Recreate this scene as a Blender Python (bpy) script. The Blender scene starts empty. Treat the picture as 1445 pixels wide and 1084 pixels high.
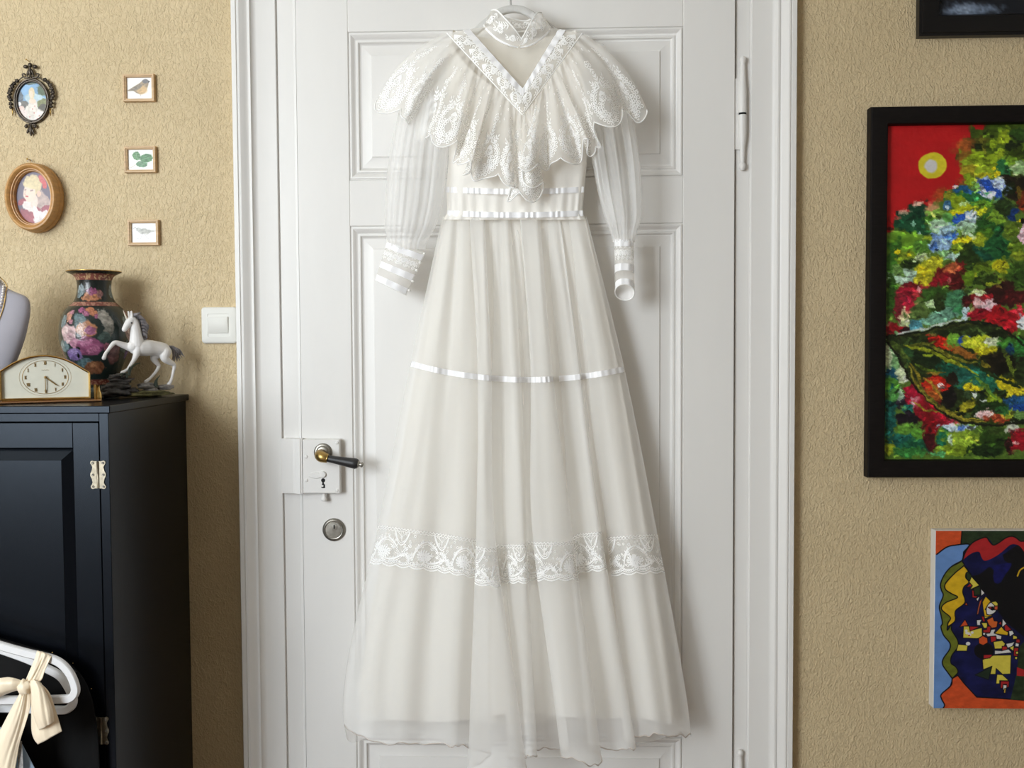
import bpy, bmesh, math, random
import numpy as np
from mathutils import Matrix, Vector

random.seed(7)
np.random.seed(7)
scene = bpy.context.scene
col = scene.collection

# ------------------------------------------------------------------ camera
W, H, F = 1445.0, 1084.0, 1400.0
CAM = np.array([0.0, -2.0, 1.35])
YAW, PITCH, ROLL = math.radians(2.09), math.radians(2.45), math.radians(-0.326)
_f = np.array([-math.sin(YAW) * math.cos(PITCH), math.cos(YAW) * math.cos(PITCH), -math.sin(PITCH)])
_r = np.array([math.cos(YAW), math.sin(YAW), 0.0])
_u = np.cross(_r, _f)
CR = math.cos(ROLL) * _r + math.sin(ROLL) * _u
CU = -math.sin(ROLL) * _r + math.cos(ROLL) * _u
CF = _f
cam_data = bpy.data.cameras.new('camera')
cam_data.sensor_width = 36.0
cam_data.lens = F * 36.0 / W
cam_data.clip_start = 0.05
cam = bpy.data.objects.new('camera', cam_data)
col.objects.link(cam)
M = Matrix(((CR[0], CU[0], -CF[0], CAM[0]), (CR[1], CU[1], -CF[1], CAM[1]), (CR[2], CU[2], -CF[2], CAM[2]), (0, 0, 0, 1)))
cam.matrix_world = M
scene.camera = cam

# ------------------------------------------------------------------ world, daylight, exposure
world = bpy.data.worlds.new('room_daylight')
scene.world = world
world.use_nodes = True
bg = world.node_tree.nodes['Background']
bg.inputs['Color'].default_value = (1.0, 0.95, 0.89, 1)
bg.inputs['Strength'].default_value = 0.05

wl = bpy.data.lights.new('window_daylight', 'AREA')
wl.shape = 'RECTANGLE'
wl.size = 1.25
wl.size_y = 1.75
wl.energy = 109.0
wl.color = (0.875, 0.945, 1.0)
wlo = bpy.data.objects.new('window_daylight', wl)
col.objects.link(wlo)
wlo.location = (-2.22, -3.30, 1.80)
wlo.rotation_euler = (math.radians(90), 0, 0)

scene.view_settings.view_transform = 'Standard'
scene.view_settings.look = 'None'
scene.view_settings.exposure = 0.13
scene.view_settings.gamma = 1.0
scene.view_settings.use_curve_mapping = False


# ------------------------------------------------------------------ geometry helpers
def at(px, py, Y=0.0):
    """world point seen at pixel (px,py) of the 1445x1084 frame, on the plane y = Y (real depth)"""
    d = CF + CR * ((px - W / 2) / F) - CU * ((py - H / 2) / F)
    t = (Y - CAM[1]) / d[1]
    return CAM + d * t


def P(px, py, d):
    return at(px, py, -d)


def srgb(c):
    c = np.asarray(c, float) / 255.0
    return np.where(c <= 0.04045, c / 12.92, ((c + 0.055) / 1.055) ** 2.4)


def wloc(o):
    v = np.zeros(3)
    while o is not None:
        v += np.array(o.location)
        o = o.parent
    return v


def mk(name, verts, faces, mat, parent=None, smooth=True, loc=None):
    """one mesh object from world-space vertices; origin at loc, or at its parent's origin"""
    v = np.asarray(verts, float).reshape(-1, 3)
    base = wloc(parent) if parent is not None else np.zeros(3)
    o_at = base if loc is None else np.asarray(loc, float)
    me = bpy.data.meshes.new(name)
    me.from_pydata((v - o_at).tolist(), [], [tuple(int(i) for i in f) for f in faces])
    me.update()
    if smooth:
        me.polygons.foreach_set('use_smooth', [True] * len(me.polygons))
    if mat is not None:
        me.materials.append(mat)
    o = bpy.data.objects.new(name, me)
    col.objects.link(o)
    o.location = (o_at - base).tolist()
    if parent is not None:
        o.parent = parent
    return o


def thing(name, label, cat, loc=(0, 0, 0), group=None):
    o = bpy.data.objects.new(name, None)
    col.objects.link(o)
    o.location = tuple(float(x) for x in loc)
    o.empty_display_size = 0.02
    tag(o, label, cat, group)
    return o


def tag(o, label=None, cat=None, group=None, kind=None):
    if label:
        o['label'] = label
    if cat:
        o['category'] = cat
    if group:
        o['group'] = group
    if kind:
        o['kind'] = kind
    return o


class G:
    """collects world-space geometry for ONE mesh"""

    def __init__(self):
        self.v = []
        self.f = []

    def add(self, verts, faces):
        n = len(self.v)
        self.v.extend([tuple(p) for p in verts])
        self.f.extend([tuple(i + n for i in f) for f in faces])
        return self

    def grid(self, A, closed_u=False, closed_v=False, flip=False):
        A = np.asarray(A, float)
        nu, nv = A.shape[:2]
        fs = []
        for i in range(nu if closed_u else nu - 1):
            i2 = (i + 1) % nu
            for j in range(nv if closed_v else nv - 1):
                j2 = (j + 1) % nv
                q = (i * nv + j, i2 * nv + j, i2 * nv + j2, i * nv + j2)
                fs.append(q[::-1] if flip else q)
        return self.add(A.reshape(-1, 3), fs)

    def box(self, x0, x1, y0, y1, z0, z1, b=0.0):
        if x0 > x1: x0, x1 = x1, x0
        if y0 > y1: y0, y1 = y1, y0
        if z0 > z1: z0, z1 = z1, z0
        b = min(b, (x1 - x0) * .45, (y1 - y0) * .45, (z1 - z0) * .45)
        if b <= 0:
            v = [(x, y, z) for x in (x0, x1) for y in (y0, y1) for z in (z0, z1)]
            f = [(0, 1, 3, 2), (4, 6, 7, 5), (0, 4, 5, 1), (2, 3, 7, 6), (0, 2, 6, 4), (1, 5, 7, 3)]
            return self.add(v, f)
        # chamfered box: 24 vertices
        v = []
        idx = {}
        for sx in (0, 1):
            for sy in (0, 1):
                for sz in (0, 1):
                    cx, cy, cz = (x0, x1)[sx], (y0, y1)[sy], (z0, z1)[sz]
                    ix, iy, iz = cx + (b if sx == 0 else -b), cy + (b if sy == 0 else -b), cz + (b if sz == 0 else -b)
                    idx[(sx, sy, sz, 'x')] = len(v); v.append((cx, iy, iz))
                    idx[(sx, sy, sz, 'y')] = len(v); v.append((ix, cy, iz))
                    idx[(sx, sy, sz, 'z')] = len(v); v.append((ix, iy, cz))
        f = []
        I = lambda a, bb, c, k: idx[(a, bb, c, k)]
        for s in (0, 1):
            f.append((I(s, 0, 0, 'x'), I(s, 1, 0, 'x'), I(s, 1, 1, 'x'), I(s, 0, 1, 'x')))
            f.append((I(0, s, 0, 'y'), I(1, s, 0, 'y'), I(1, s, 1, 'y'), I(0, s, 1, 'y')))
            f.append((I(0, 0, s, 'z'), I(1, 0, s, 'z'), I(1, 1, s, 'z'), I(0, 1, s, 'z')))
            for t in (0, 1):
                f.append((I(s, t, 0, 'x'), I(s, t, 1, 'x'), I(s, t, 1, 'y'), I(s, t, 0, 'y')))
                f.append((I(s, 0, t, 'x'), I(s, 1, t, 'x'), I(s, 1, t, 'z'), I(s, 0, t, 'z')))
                f.append((I(0, s, t, 'y'), I(1, s, t, 'y'), I(1, s, t, 'z'), I(0, s, t, 'z')))
                for r in (0, 1):
                    f.append((I(s, t, r, 'x'), I(s, t, r, 'y'), I(s, t, r, 'z')))
        return self.add(v, f)

    def tube(self, pts, rad, n=8, caps=True, closed=False):
        pts = np.asarray(pts, float)
        m = len(pts)
        rad = np.broadcast_to(np.asarray(rad, float), (m,))
        T = np.zeros_like(pts)
        for i in range(m):
            if closed:
                t = pts[(i + 1) % m] - pts[i - 1]
            else:
                t = pts[min(i + 1, m - 1)] - pts[max(i - 1, 0)]
            T[i] = t / (np.linalg.norm(t) + 1e-12)
        ref = np.array([0, 1.0, 0]) if abs(T[0][1]) < .9 else np.array([1.0, 0, 0])
        rings = []
        nrm = ref - T[0] * (ref @ T[0])
        nrm /= np.linalg.norm(nrm)
        for i in range(m):
            nrm = nrm - T[i] * (nrm @ T[i])
            nrm /= (np.linalg.norm(nrm) + 1e-12)
            bn = np.cross(T[i], nrm)
            a = np.arange(n) * 2 * math.pi / n
            rings.append(pts[i] + rad[i] * (np.cos(a)[:, None] * nrm + np.sin(a)[:, None] * bn))
        base = len(self.v)
        self.grid(np.array(rings), closed_u=closed, closed_v=True)
        if caps and not closed:
            self.f.append(tuple(base + i for i in range(n))[::-1])
            self.f.append(tuple(base + (m - 1) * n + i for i in range(n)))
        return self

    def ball(self, c, r, nu=10, nv=7):
        c = np.asarray(c, float)
        r = np.broadcast_to(np.asarray(r, float), (3,))
        v = [c + r * np.array([0, 0, 1])]
        for j in range(1, nv):
            th = math.pi * j / nv
            for i in range(nu):
                ph = 2 * math.pi * i / nu
                v.append(c + r * np.array([math.sin(th) * math.cos(ph), math.sin(th) * math.sin(ph), math.cos(th)]))
        v.append(c - r * np.array([0, 0, 1]))
        f = [(0, 1 + i, 1 + (i + 1) % nu) for i in range(nu)]
        for j in range(nv - 2):
            for i in range(nu):
                a = 1 + j * nu + i; b = 1 + j * nu + (i + 1) % nu
                f.append((a, a + nu, b + nu, b))
        e = len(v) - 1
        o = 1 + (nv - 2) * nu
        f += [(e, o + (i + 1) % nu, o + i) for i in range(nu)]
        return self.add(v, f)

    def lathe(self, prof, c, axis='z', n=48, start=0.0, closed=False):
        """prof: list of (radius, height along axis)"""
        c = np.asarray(c, float)
        A = []
        for (r, h) in prof:
            a = start + np.arange(n) * 2 * math.pi / n
            if axis == 'z':
                ring = np.stack([r * np.cos(a), r * np.sin(a), np.full(n, h)], 1)
            else:  # axis toward the viewer (-y)
                ring = np.stack([r * np.cos(a), np.full(n, -h), r * np.sin(a)], 1)
            A.append(ring + c)
        return self.grid(np.array(A), closed_u=closed, closed_v=True)

    def prism(self, poly, y0, y1, b=0.0):
        """extrude an x/z polygon from y0 (front) to y1 (back)"""
        n = len(poly)
        poly = [tuple(p) for p in poly]
        if b > 0:
            c = np.mean(np.array(poly), 0)
            ins = [tuple(np.array(p) + (c - np.array(p)) / (np.linalg.norm(c - np.array(p)) + 1e-9) * b) for p in poly]
            rings = [[(p[0], y0, p[1]) for p in ins], [(p[0], y0 + b, p[1]) for p in poly], [(p[0], y1, p[1]) for p in poly]]
        else:
            rings = [[(p[0], y0, p[1]) for p in poly], [(p[0], y1, p[1]) for p in poly]]
        base = len(self.v)
        self.grid(np.array(rings), closed_v=True)
        self.f.append(tuple(base + i for i in range(n))[::-1])
        k = len(rings) - 1
        self.f.append(tuple(base + k * n + i for i in range(n)))
        return self

    def sweep(self, path, prof, closed=False, caps=True):
        """path: x/z/y points in an x-z plane ; prof: list of (lateral, depth) offsets, closed section"""
        path = np.asarray(path, float)
        m = len(path)
        rings = []
        for i in range(m):
            if closed:
                t0 = path[i] - path[i - 1]; t1 = path[(i + 1) % m] - path[i]
            else:
                t0 = path[i] - path[i - 1] if i else path[1] - path[0]
                t1 = path[i + 1] - path[i] if i < m - 1 else path[m - 1] - path[m - 2]
            t0 = t0 / (np.linalg.norm(t0) + 1e-12); t1 = t1 / (np.linalg.norm(t1) + 1e-12)
            n0 = np.array([-t0[2], 0, t0[0]]); n1 = np.array([-t1[2], 0, t1[0]])
            nn = n0 + n1
            nn = nn / (nn @ nn + 1e-12) * 2.0
            rings.append([path[i] + nn * a + np.array([0, 1.0, 0]) * b for a, b in prof])
        base = len(self.v)
        k = len(prof)
        self.grid(np.array(rings), closed_u=closed, closed_v=True)
        if caps and not closed:
            self.f.append(tuple(base + i for i in range(k))[::-1])
            self.f.append(tuple(base + (m - 1) * k + i for i in range(k)))
        return self

    def build(self, name, mat, parent=None, smooth=True, loc=None):
        o = mk(name, self.v, self.f, mat, parent, smooth, loc)
        return o


def autosmooth(o, deg=35):
    """smooth shading with sharp edges above an angle"""
    me = o.data
    bm = bmesh.new()
    bm.from_mesh(me)
    bmesh.ops.recalc_face_normals(bm, faces=bm.faces)
    for e in bm.edges:
        if len(e.link_faces) == 2 and e.calc_face_angle(0) > math.radians(deg):
            e.smooth = False
    bm.to_mesh(me)
    bm.free()
    return o


def catmull(pts, n):
    """sample n points along a Catmull-Rom spline through pts (any dimension)"""
    p = np.asarray(pts, float)
    m = len(p)
    ext = np.concatenate([(2 * p[0] - p[1])[None], p, (2 * p[-1] - p[-2])[None]])
    t = np.linspace(0, m - 1, n)
    i = np.minimum(t.astype(int), m - 2)
    u = (t - i).reshape((n,) + (1,) * (p.ndim - 1))
    a, b, c, d = ext[i], ext[i + 1], ext[i + 2], ext[i + 3]
    return 0.5 * ((2 * b) + (-a + c) * u + (2 * a - 5 * b + 4 * c - d) * u * u + (-a + 3 * b - 3 * c + d) * u ** 3)


def hermite(xs, ys, x):
    """monotone-ish interpolation of tabulated values"""
    return np.interp(x, xs, ys)


def qbez(a, b, c, n=8):
    a, b, c = (np.asarray(q, float) for q in (a, b, c))
    t = np.linspace(0, 1, n)[:, None]
    return (1 - t) ** 2 * a + 2 * t * (1 - t) * b + t * t * c


# ------------------------------------------------------------------ materials
MATS = {}


def mat(name, rgb, rough=0.5, metal=0.0, spec=0.5, var=0.0, vscale=20.0, bump=0.0, bscale=80.0, alpha=1.0,
        coat=0.0, sheen=0.0, transl=0.0, stretch=None, alpha_noise=None, coord='Object', bdist=0.002):
    """node material: base colour with noise variation, noise bump, optional see-through weave"""
    if name in MATS:
        return MATS[name]
    m = bpy.data.materials.new(name)
    m.use_nodes = True
    nt = m.node_tree
    b = nt.nodes['Principled BSDF']
    out = nt.nodes['Material Output']
    c = srgb(rgb)
    b.inputs['Base Color'].default_value = (*c, 1)
    b.inputs['Roughness'].default_value = rough
    b.inputs['Metallic'].default_value = metal
    b.inputs['Specular IOR Level'].default_value = spec
    b.inputs['Coat Weight'].default_value = coat
    b.inputs['Sheen Weight'].default_value = sheen
    tc = nt.nodes.new('ShaderNodeTexCoord')
    mp = nt.nodes.new('ShaderNodeMapping')
    nt.links.new(tc.outputs[coord], mp.inputs['Vector'])
    if stretch:
        mp.inputs['Scale'].default_value = stretch
    if var > 0:
        n = nt.nodes.new('ShaderNodeTexNoise')
        n.inputs['Scale'].default_value = vscale
        n.inputs['Detail'].default_value = 4
        nt.links.new(mp.outputs[0], n.inputs['Vector'])
        r = nt.nodes.new('ShaderNodeValToRGB')
        r.color_ramp.elements[0].position = .3
        r.color_ramp.elements[1].position = .7
        r.color_ramp.elements[0].color = (*np.clip(c * (1 - var), 0, 1), 1)
        r.color_ramp.elements[1].color = (*np.clip(c * (1 + var), 0, 1), 1)
        nt.links.new(n.outputs['Fac'], r.inputs['Fac'])
        nt.links.new(r.outputs['Color'], b.inputs['Base Color'])
    if bump > 0:
        n2 = nt.nodes.new('ShaderNodeTexNoise')
        n2.inputs['Scale'].default_value = bscale
        n2.inputs['Detail'].default_value = 3
        nt.links.new(mp.outputs[0], n2.inputs['Vector'])
        bp = nt.nodes.new('ShaderNodeBump')
        bp.inputs['Strength'].default_value = bump
        bp.inputs['Distance'].default_value = bdist
        nt.links.new(n2.outputs['Fac'], bp.inputs['Height'])
        nt.links.new(bp.outputs['Normal'], b.inputs['Normal'])
    last = b.outputs[0]
    if transl > 0:
        tr = nt.nodes.new('ShaderNodeBsdfTranslucent')
        tr.inputs['Color'].default_value = (*c, 1)
        mx = nt.nodes.new('ShaderNodeMixShader')
        mx.inputs[0].default_value = transl
        nt.links.new(last, mx.inputs[1])
        nt.links.new(tr.outputs[0], mx.inputs[2])
        last = mx.outputs[0]
    if alpha < 1 or alpha_noise:
        tp = nt.nodes.new('ShaderNodeBsdfTransparent')
        mx = nt.nodes.new('ShaderNodeMixShader')
        nt.links.new(tp.outputs[0], mx.inputs[1])
        nt.links.new(last, mx.inputs[2])
        mx.inputs[0].default_value = alpha
        if alpha_noise:
            lo, hi, sc = alpha_noise
            n3 = nt.nodes.new('ShaderNodeTexNoise')
            n3.inputs['Scale'].default_value = sc
            n3.inputs['Detail'].default_value = 2
            nt.links.new(mp.outputs[0], n3.inputs['Vector'])
            mr = nt.nodes.new('ShaderNodeMapRange')
            mr.inputs['From Min'].default_value = .35
            mr.inputs['From Max'].default_value = .65
            mr.inputs['To Min'].default_value = lo
            mr.inputs['To Max'].default_value = hi
            nt.links.new(n3.outputs['Fac'], mr.inputs['Value'])
            nt.links.new(mr.outputs[0], mx.inputs[0])
        last = mx.outputs[0]
    if last is not b.outputs[0]:
        nt.links.new(last, out.inputs['Surface'])
    MATS[name] = m
    return m


def paint_mat(name, rough=0.45, bump=0.0, bscale=300.0, spec=0.4):
    """flat print or paint: colour comes from the colour attribute 'paint' of the surface"""
    if name in MATS:
        return MATS[name]
    m = bpy.data.materials.new(name)
    m.use_nodes = True
    nt = m.node_tree
    b = nt.nodes['Principled BSDF']
    a = nt.nodes.new('ShaderNodeAttribute')
    a.attribute_name = 'paint'
    nt.links.new(a.outputs['Color'], b.inputs['Base Color'])
    b.inputs['Roughness'].default_value = rough
    b.inputs['Specular IOR Level'].default_value = spec
    if bump > 0:
        tc = nt.nodes.new('ShaderNodeTexCoord')
        n2 = nt.nodes.new('ShaderNodeTexNoise')
        n2.inputs['Scale'].default_value = bscale
        n2.inputs['Detail'].default_value = 4
        nt.links.new(tc.outputs['Object'], n2.inputs['Vector'])
        bp = nt.nodes.new('ShaderNodeBump')
        bp.inputs['Strength'].default_value = bump
        bp.inputs['Distance'].default_value = 0.002
        nt.links.new(n2.outputs['Fac'], bp.inputs['Height'])
        nt.links.new(bp.outputs['Normal'], b.inputs['Normal'])
    MATS[name] = m
    return m


def set_paint(o, rgb_srgb):
    """per-vertex paint, rgb 0..255 sRGB, one row per vertex"""
    c = srgb(np.clip(rgb_srgb, 0, 255)).reshape(-1, 3)
    a = o.data.color_attributes.new('paint', 'FLOAT_COLOR', 'POINT')
    a.data.foreach_set('color', np.hstack([c, np.ones((len(c), 1))]).astype(np.float32).ravel())


def vnoise(shape_x, shape_y, X, Y, seed=0, octaves=3):
    """smooth value noise in [-1,1] sampled at X,Y (cells of shape_x, shape_y)"""
    out = np.zeros_like(X, dtype=float)
    amp, tot = 1.0, 0.0
    for o in range(octaves):
        rs = np.random.RandomState(seed + 17 * o)
        L = rs.uniform(-1, 1, (64, 64))
        ca, sa = math.cos(.6 + 1.1 * o), math.sin(.6 + 1.1 * o)
        xa, ya = X / shape_x * 2 ** o, Y / shape_y * 2 ** o
        x, y = xa * ca - ya * sa + 13.7 * o, xa * sa + ya * ca + 5.1 * o
        xi, yi = np.floor(x).astype(int), np.floor(y).astype(int)
        u, v = x - xi, y - yi
        u = u * u * (3 - 2 * u); v = v * v * (3 - 2 * v)
        g = lambda a, b: L[a % 64, b % 64]
        out += amp * ((g(xi, yi) * (1 - u) + g(xi + 1, yi) * u) * (1 - v) + (g(xi, yi + 1) * (1 - u) + g(xi + 1, yi + 1) * u) * v)
        tot += amp
        amp *= .55
    return out / tot


class Canvas:
    """paints flat pictures into a colour grid; coordinates are free units x0..x1, y0..y1 (y down)"""

    def __init__(self, x0, x1, y0, y1, nx, ny, base, seed=1):
        self.X, self.Y = np.meshgrid(np.linspace(x0, x1, nx), np.linspace(y0, y1, ny))
        self.c = np.ones((ny, nx, 3)) * np.array(base, float)
        self.seed = seed

    def _box(self, xa, xb, ya, yb):
        """window of the grid that a mark can touch"""
        xs, ys_ = self.X[0], self.Y[:, 0]
        i0, i1 = np.searchsorted(xs, xa), np.searchsorted(xs, xb)
        j0, j1 = np.searchsorted(ys_, ya), np.searchsorted(ys_, yb)
        return slice(max(0, j0 - 1), j1 + 1), slice(max(0, i0 - 1), i1 + 1)

    def _mix(self, w, a, color, vary=0.0, cell=6.0):
        color = np.array(color, float)
        self.seed += 1
        sub = self.c[w]
        cc = color
        vary *= getattr(self, '_dim', 1.0)
        if vary > 0:
            n = vnoise(cell, cell * .6, self.X[w], self.Y[w], self.seed, 3)[..., None]
            cc = np.clip(color * (1 + vary * n) + vary * 22 * n, 0, 255)
        self.c[w] = sub * (1 - a[..., None]) + cc * a[..., None]

    def blob(self, cx, cy, rx, ry, color, ang=0.0, soft=.15, rag=.25, vary=.25, op=1.0, cell=None):
        a = math.radians(ang)
        m = max(rx, ry) * (1 + soft) / (1 - min(rag, .8)) * 1.02
        w = self._box(cx - m, cx + m, cy - m, cy + m)
        X, Y = self.X[w], self.Y[w]
        if X.size == 0:
            return
        dx, dy = X - cx, Y - cy
        u = (dx * math.cos(a) + dy * math.sin(a)) / rx
        v = (-dx * math.sin(a) + dy * math.cos(a)) / ry
        r = np.sqrt(u * u + v * v)
        if rag > 0:
            self.seed += 1
            cl = cell or min(rx, ry) * .7
            r = r * (1 + rag * vnoise(cl, cl, X, Y, self.seed + 50, 3))
        al = np.clip((1 - r) / soft + .5, 0, 1) * op
        self._mix(w, al, color, vary, cell=min(rx, ry) * .5)

    def poly(self, pts, color, soft=0.5, vary=0.0, op=1.0, cell=8):
        pts = np.asarray(pts, float)
        lo, hi = pts.min(0) - soft, pts.max(0) + soft
        w = self._box(lo[0], hi[0], lo[1], hi[1])
        X, Y = self.X[w], self.Y[w]
        if X.size == 0:
            return
        d = np.full(X.shape, 1e9)
        inside = np.zeros(X.shape, bool)
        n = len(pts)
        for i in range(n):
            a, b = pts[i], pts[(i + 1) % n]
            e = b - a
            L = e @ e + 1e-9
            t = np.clip(((X - a[0]) * e[0] + (Y - a[1]) * e[1]) / L, 0, 1)
            d = np.minimum(d, (X - a[0] - t * e[0]) ** 2 + (Y - a[1] - t * e[1]) ** 2)
            if abs(e[1]) > 1e-12:
                inside ^= ((a[1] > Y) != (b[1] > Y)) & (X < e[0] * (Y - a[1]) / e[1] + a[0])
        d = np.sqrt(d)
        self._mix(w, np.clip(np.where(inside, d, -d) / soft + .5, 0, 1) * op, color, vary, cell)

    def line(self, pts, wd, color, soft=0.5, vary=0.0, taper=False, op=1.0):
        pts = np.asarray(pts, float)
        m = wd / 2 + soft
        lo, hi = pts.min(0) - m, pts.max(0) + m
        w = self._box(lo[0], hi[0], lo[1], hi[1])
        X, Y = self.X[w], self.Y[w]
        if X.size == 0:
            return
        best = np.full(X.shape, -1e9)
        n = len(pts)
        for i in range(n - 1):
            a, b = pts[i], pts[i + 1]
            e = b - a
            L = e @ e + 1e-9
            t = np.clip(((X - a[0]) * e[0] + (Y - a[1]) * e[1]) / L, 0, 1)
            ww = wd
            if taper:
                s = (i + t) / (n - 1)
                ww = wd * np.sqrt(np.clip(4 * s * (1 - s), .05, 1))
            best = np.maximum(best, ww / 2 - np.hypot(X - a[0] - t * e[0], Y - a[1] - t * e[1]))
        self._mix(w, np.clip(best / soft + .5, 0, 1) * op, color, vary)


def picture_grid(canvas, fn, name, mtl, parent, mask=None):
    """mesh whose vertices carry the canvas colours; fn(X,Y)->world points"""
    ny, nx = canvas.X.shape
    pts = fn(canvas.X, canvas.Y).reshape(-1, 3)
    idx = np.arange(nx * ny).reshape(ny, nx)
    q = np.stack([idx[:-1, :-1], idx[1:, :-1], idx[1:, 1:], idx[:-1, 1:]], -1).reshape(-1, 4)
    cols = canvas.c.reshape(-1, 3)
    if mask is not None:
        keep = mask.reshape(-1)
        q = q[keep[q].all(1)]
        used = np.unique(q)
        rm = -np.ones(nx * ny, int)
        rm[used] = np.arange(len(used))
        q = rm[q]
        pts, cols = pts[used], cols[used]
    o = mk(name, pts, q.tolist(), mtl, parent, smooth=False)
    set_paint(o, cols)
    return o

# ================================================================== the room
def wall_material():
    m = bpy.data.materials.new('tan_ingrain_wallpaper')
    m.use_nodes = True
    nt = m.node_tree
    b = nt.nodes['Principled BSDF']
    b.inputs['Roughness'].default_value = 0.55
    b.inputs['Specular IOR Level'].default_value = 0.35
    tc = nt.nodes.new('ShaderNodeTexCoord')
    mp = nt.nodes.new('ShaderNodeMapping')
    mp.inputs['Scale'].default_value = (1.0, 1.0, 0.62)
    mp.inputs['Rotation'].default_value = (0, 0.35, 0)
    nt.links.new(tc.outputs['Object'], mp.inputs['Vector'])
    n1 = nt.nodes.new('ShaderNodeTexNoise')
    n1.inputs['Scale'].default_value = 190
    n1.inputs['Detail'].default_value = 2.0
    n1.inputs['Distortion'].default_value = 1.2
    n2 = nt.nodes.new('ShaderNodeTexNoise')
    n2.inputs['Scale'].default_value = 105
    n2.inputs['Detail'].default_value = 3
    n2.inputs['Distortion'].default_value = 1.5
    for n in (n1, n2):
        nt.links.new(mp.outputs[0], n.inputs['Vector'])
    r1 = nt.nodes.new('ShaderNodeMapRange')
    r1.inputs['From Min'].default_value = .48
    r1.inputs['From Max'].default_value = .66
    nt.links.new(n1.outputs['Fac'], r1.inputs['Value'])
    r2 = nt.nodes.new('ShaderNodeMapRange')
    r2.inputs['From Min'].default_value = .45
    r2.inputs['From Max'].default_value = .70
    nt.links.new(n2.outputs['Fac'], r2.inputs['Value'])
    ad = nt.nodes.new('ShaderNodeMath')
    ad.operation = 'ADD'
    nt.links.new(r1.outputs[0], ad.inputs[0])
    nt.links.new(r2.outputs[0], ad.inputs[1])
    bp = nt.nodes.new('ShaderNodeBump')
    bp.inputs['Strength'].default_value = 0.80
    bp.inputs['Distance'].default_value = 0.0012
    nt.links.new(ad.outputs[0], bp.inputs['Height'])
    nt.links.new(bp.outputs['Normal'], b.inputs['Normal'])
    n3 = nt.nodes.new('ShaderNodeTexNoise')
    n3.inputs['Scale'].default_value = 5
    nt.links.new(tc.outputs['Object'], n3.inputs['Vector'])
    cr = nt.nodes.new('ShaderNodeValToRGB')
    cr.color_ramp.elements[0].position = .35
    cr.color_ramp.elements[1].position = .65
    cr.color_ramp.elements[0].color = (*srgb((202, 182, 145)), 1)
    cr.color_ramp.elements[1].color = (*srgb((207, 187, 150)), 1)
    nt.links.new(n3.outputs['Fac'], cr.inputs['Fac'])
    nt.links.new(cr.outputs[0], b.inputs['Base Color'])
    return m


M_WALL = wall_material()
M_PAINT = mat('white_gloss_paint', (226, 224, 221), rough=.38, spec=.4, var=.015, vscale=9, bump=.25, bscale=55, stretch=(1, 1, .25), bdist=.0012)
M_FLOOR = mat('brown_floorboards', (96, 66, 42), rough=.45, var=.25, vscale=6, stretch=(1, 12, 1))
M_STEEL = mat('aged_nickel', (150, 146, 138), rough=.35, metal=.9, var=.15, vscale=120)
M_BRASS = mat('worn_brass', (176, 146, 88), rough=.32, metal=.95, var=.2, vscale=150)
M_BLACKWOOD = mat('black_horn', (40, 39, 40), rough=.42, var=.3, vscale=160, stretch=(1, 1, 8))
M_DARK = mat('keyhole_black', (10, 9, 9), rough=.8)
M_GOLD = mat('bright_gold', (206, 170, 104), rough=.25, metal=1.0, var=.12, vscale=90)

XC = lambda px: at(px - 1.2, 500, 0)[0]       # casing lines, read near mid height
LEAF_D = .011
X_LEAF0, X_LEAF1 = XC(427), XC(1035.5)
X_OUT0, X_OUT1 = XC(340.5), XC(1119)
Z_TOP_LEAF, Z_TOP_OUT = 2.12, 2.245
ZP = dict(a=1.967, b=1.675, c=1.583, d=0.546)
XM0, XM1 = -0.3956, 0.2682

# wall with the door opening, and the rest of the room round the camera
g = G()
WX0, WX1, WY0, WZ = -2.9, 2.0, -3.45, 2.75
ox0, ox1, oz = X_OUT0 + .03, X_OUT1 - .03, Z_TOP_OUT - .03
for (a, b, c, d) in ((WX0, ox0, 0, WZ), (ox1, WX1, 0, WZ), (ox0, ox1, oz, WZ)):
    g.box(a, b, 0, .12, c, d)
tag(g.build('wall_back', M_WALL, smooth=False), kind='structure')
g = G(); g.box(WX0, WX1, WY0, .12, -.05, 0)
tag(g.build('floor', M_FLOOR, smooth=False), kind='structure')
g = G(); g.box(WX0, WX1, WY0, .12, WZ, WZ + .05)
tag(g.build('ceiling', mat('white_ceiling', (232, 230, 224), rough=.9), smooth=False), kind='structure')
g = G(); g.box(WX0 - .1, WX0, WY0, .12, 0, WZ)
M_PLAIN = mat('off_white_wall', (206, 202, 194), rough=.9)
tag(g.build('wall_left', M_PLAIN, smooth=False), kind='structure')
g = G(); g.box(WX1, WX1 + .1, WY0, .12, 0, WZ)
tag(g.build('wall_right', M_PLAIN, smooth=False), kind='structure')
wx0, wx1, wz0, wz1 = -2.86, -1.58, .90, 2.70
g = G()
for (a, b, c, d) in ((WX0, wx0, 0, WZ), (wx1, WX1, 0, WZ), (wx0, wx1, 0, wz0), (wx0, wx1, wz1, WZ)):
    g.box(a, b, WY0 - .12, WY0, c, d)
tag(g.build('wall_front', M_PLAIN, smooth=False), kind='structure')
g = G(); g.grid(np.array([[(x, WY0 + y, z) for x, z in ((wx0 + i, wz0 + i), (wx1 - i, wz0 + i), (wx1 - i, wz1 - i), (wx0 + i, wz1 - i))] for i, y in ((0, -.1), (0, .02), (.05, .02), (.06, -.02), (.06, -.1))]), closed_v=True)
wn = tag(g.build('window_1', M_PAINT, smooth=False), kind='structure')
g = G(); g.box((wx0 + wx1) / 2 - .03, (wx0 + wx1) / 2 + .03, WY0 - .06, WY0 + .01, wz0 + .05, wz1 - .05)
g.build('mullion', M_PAINT, wn, smooth=False)
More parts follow.
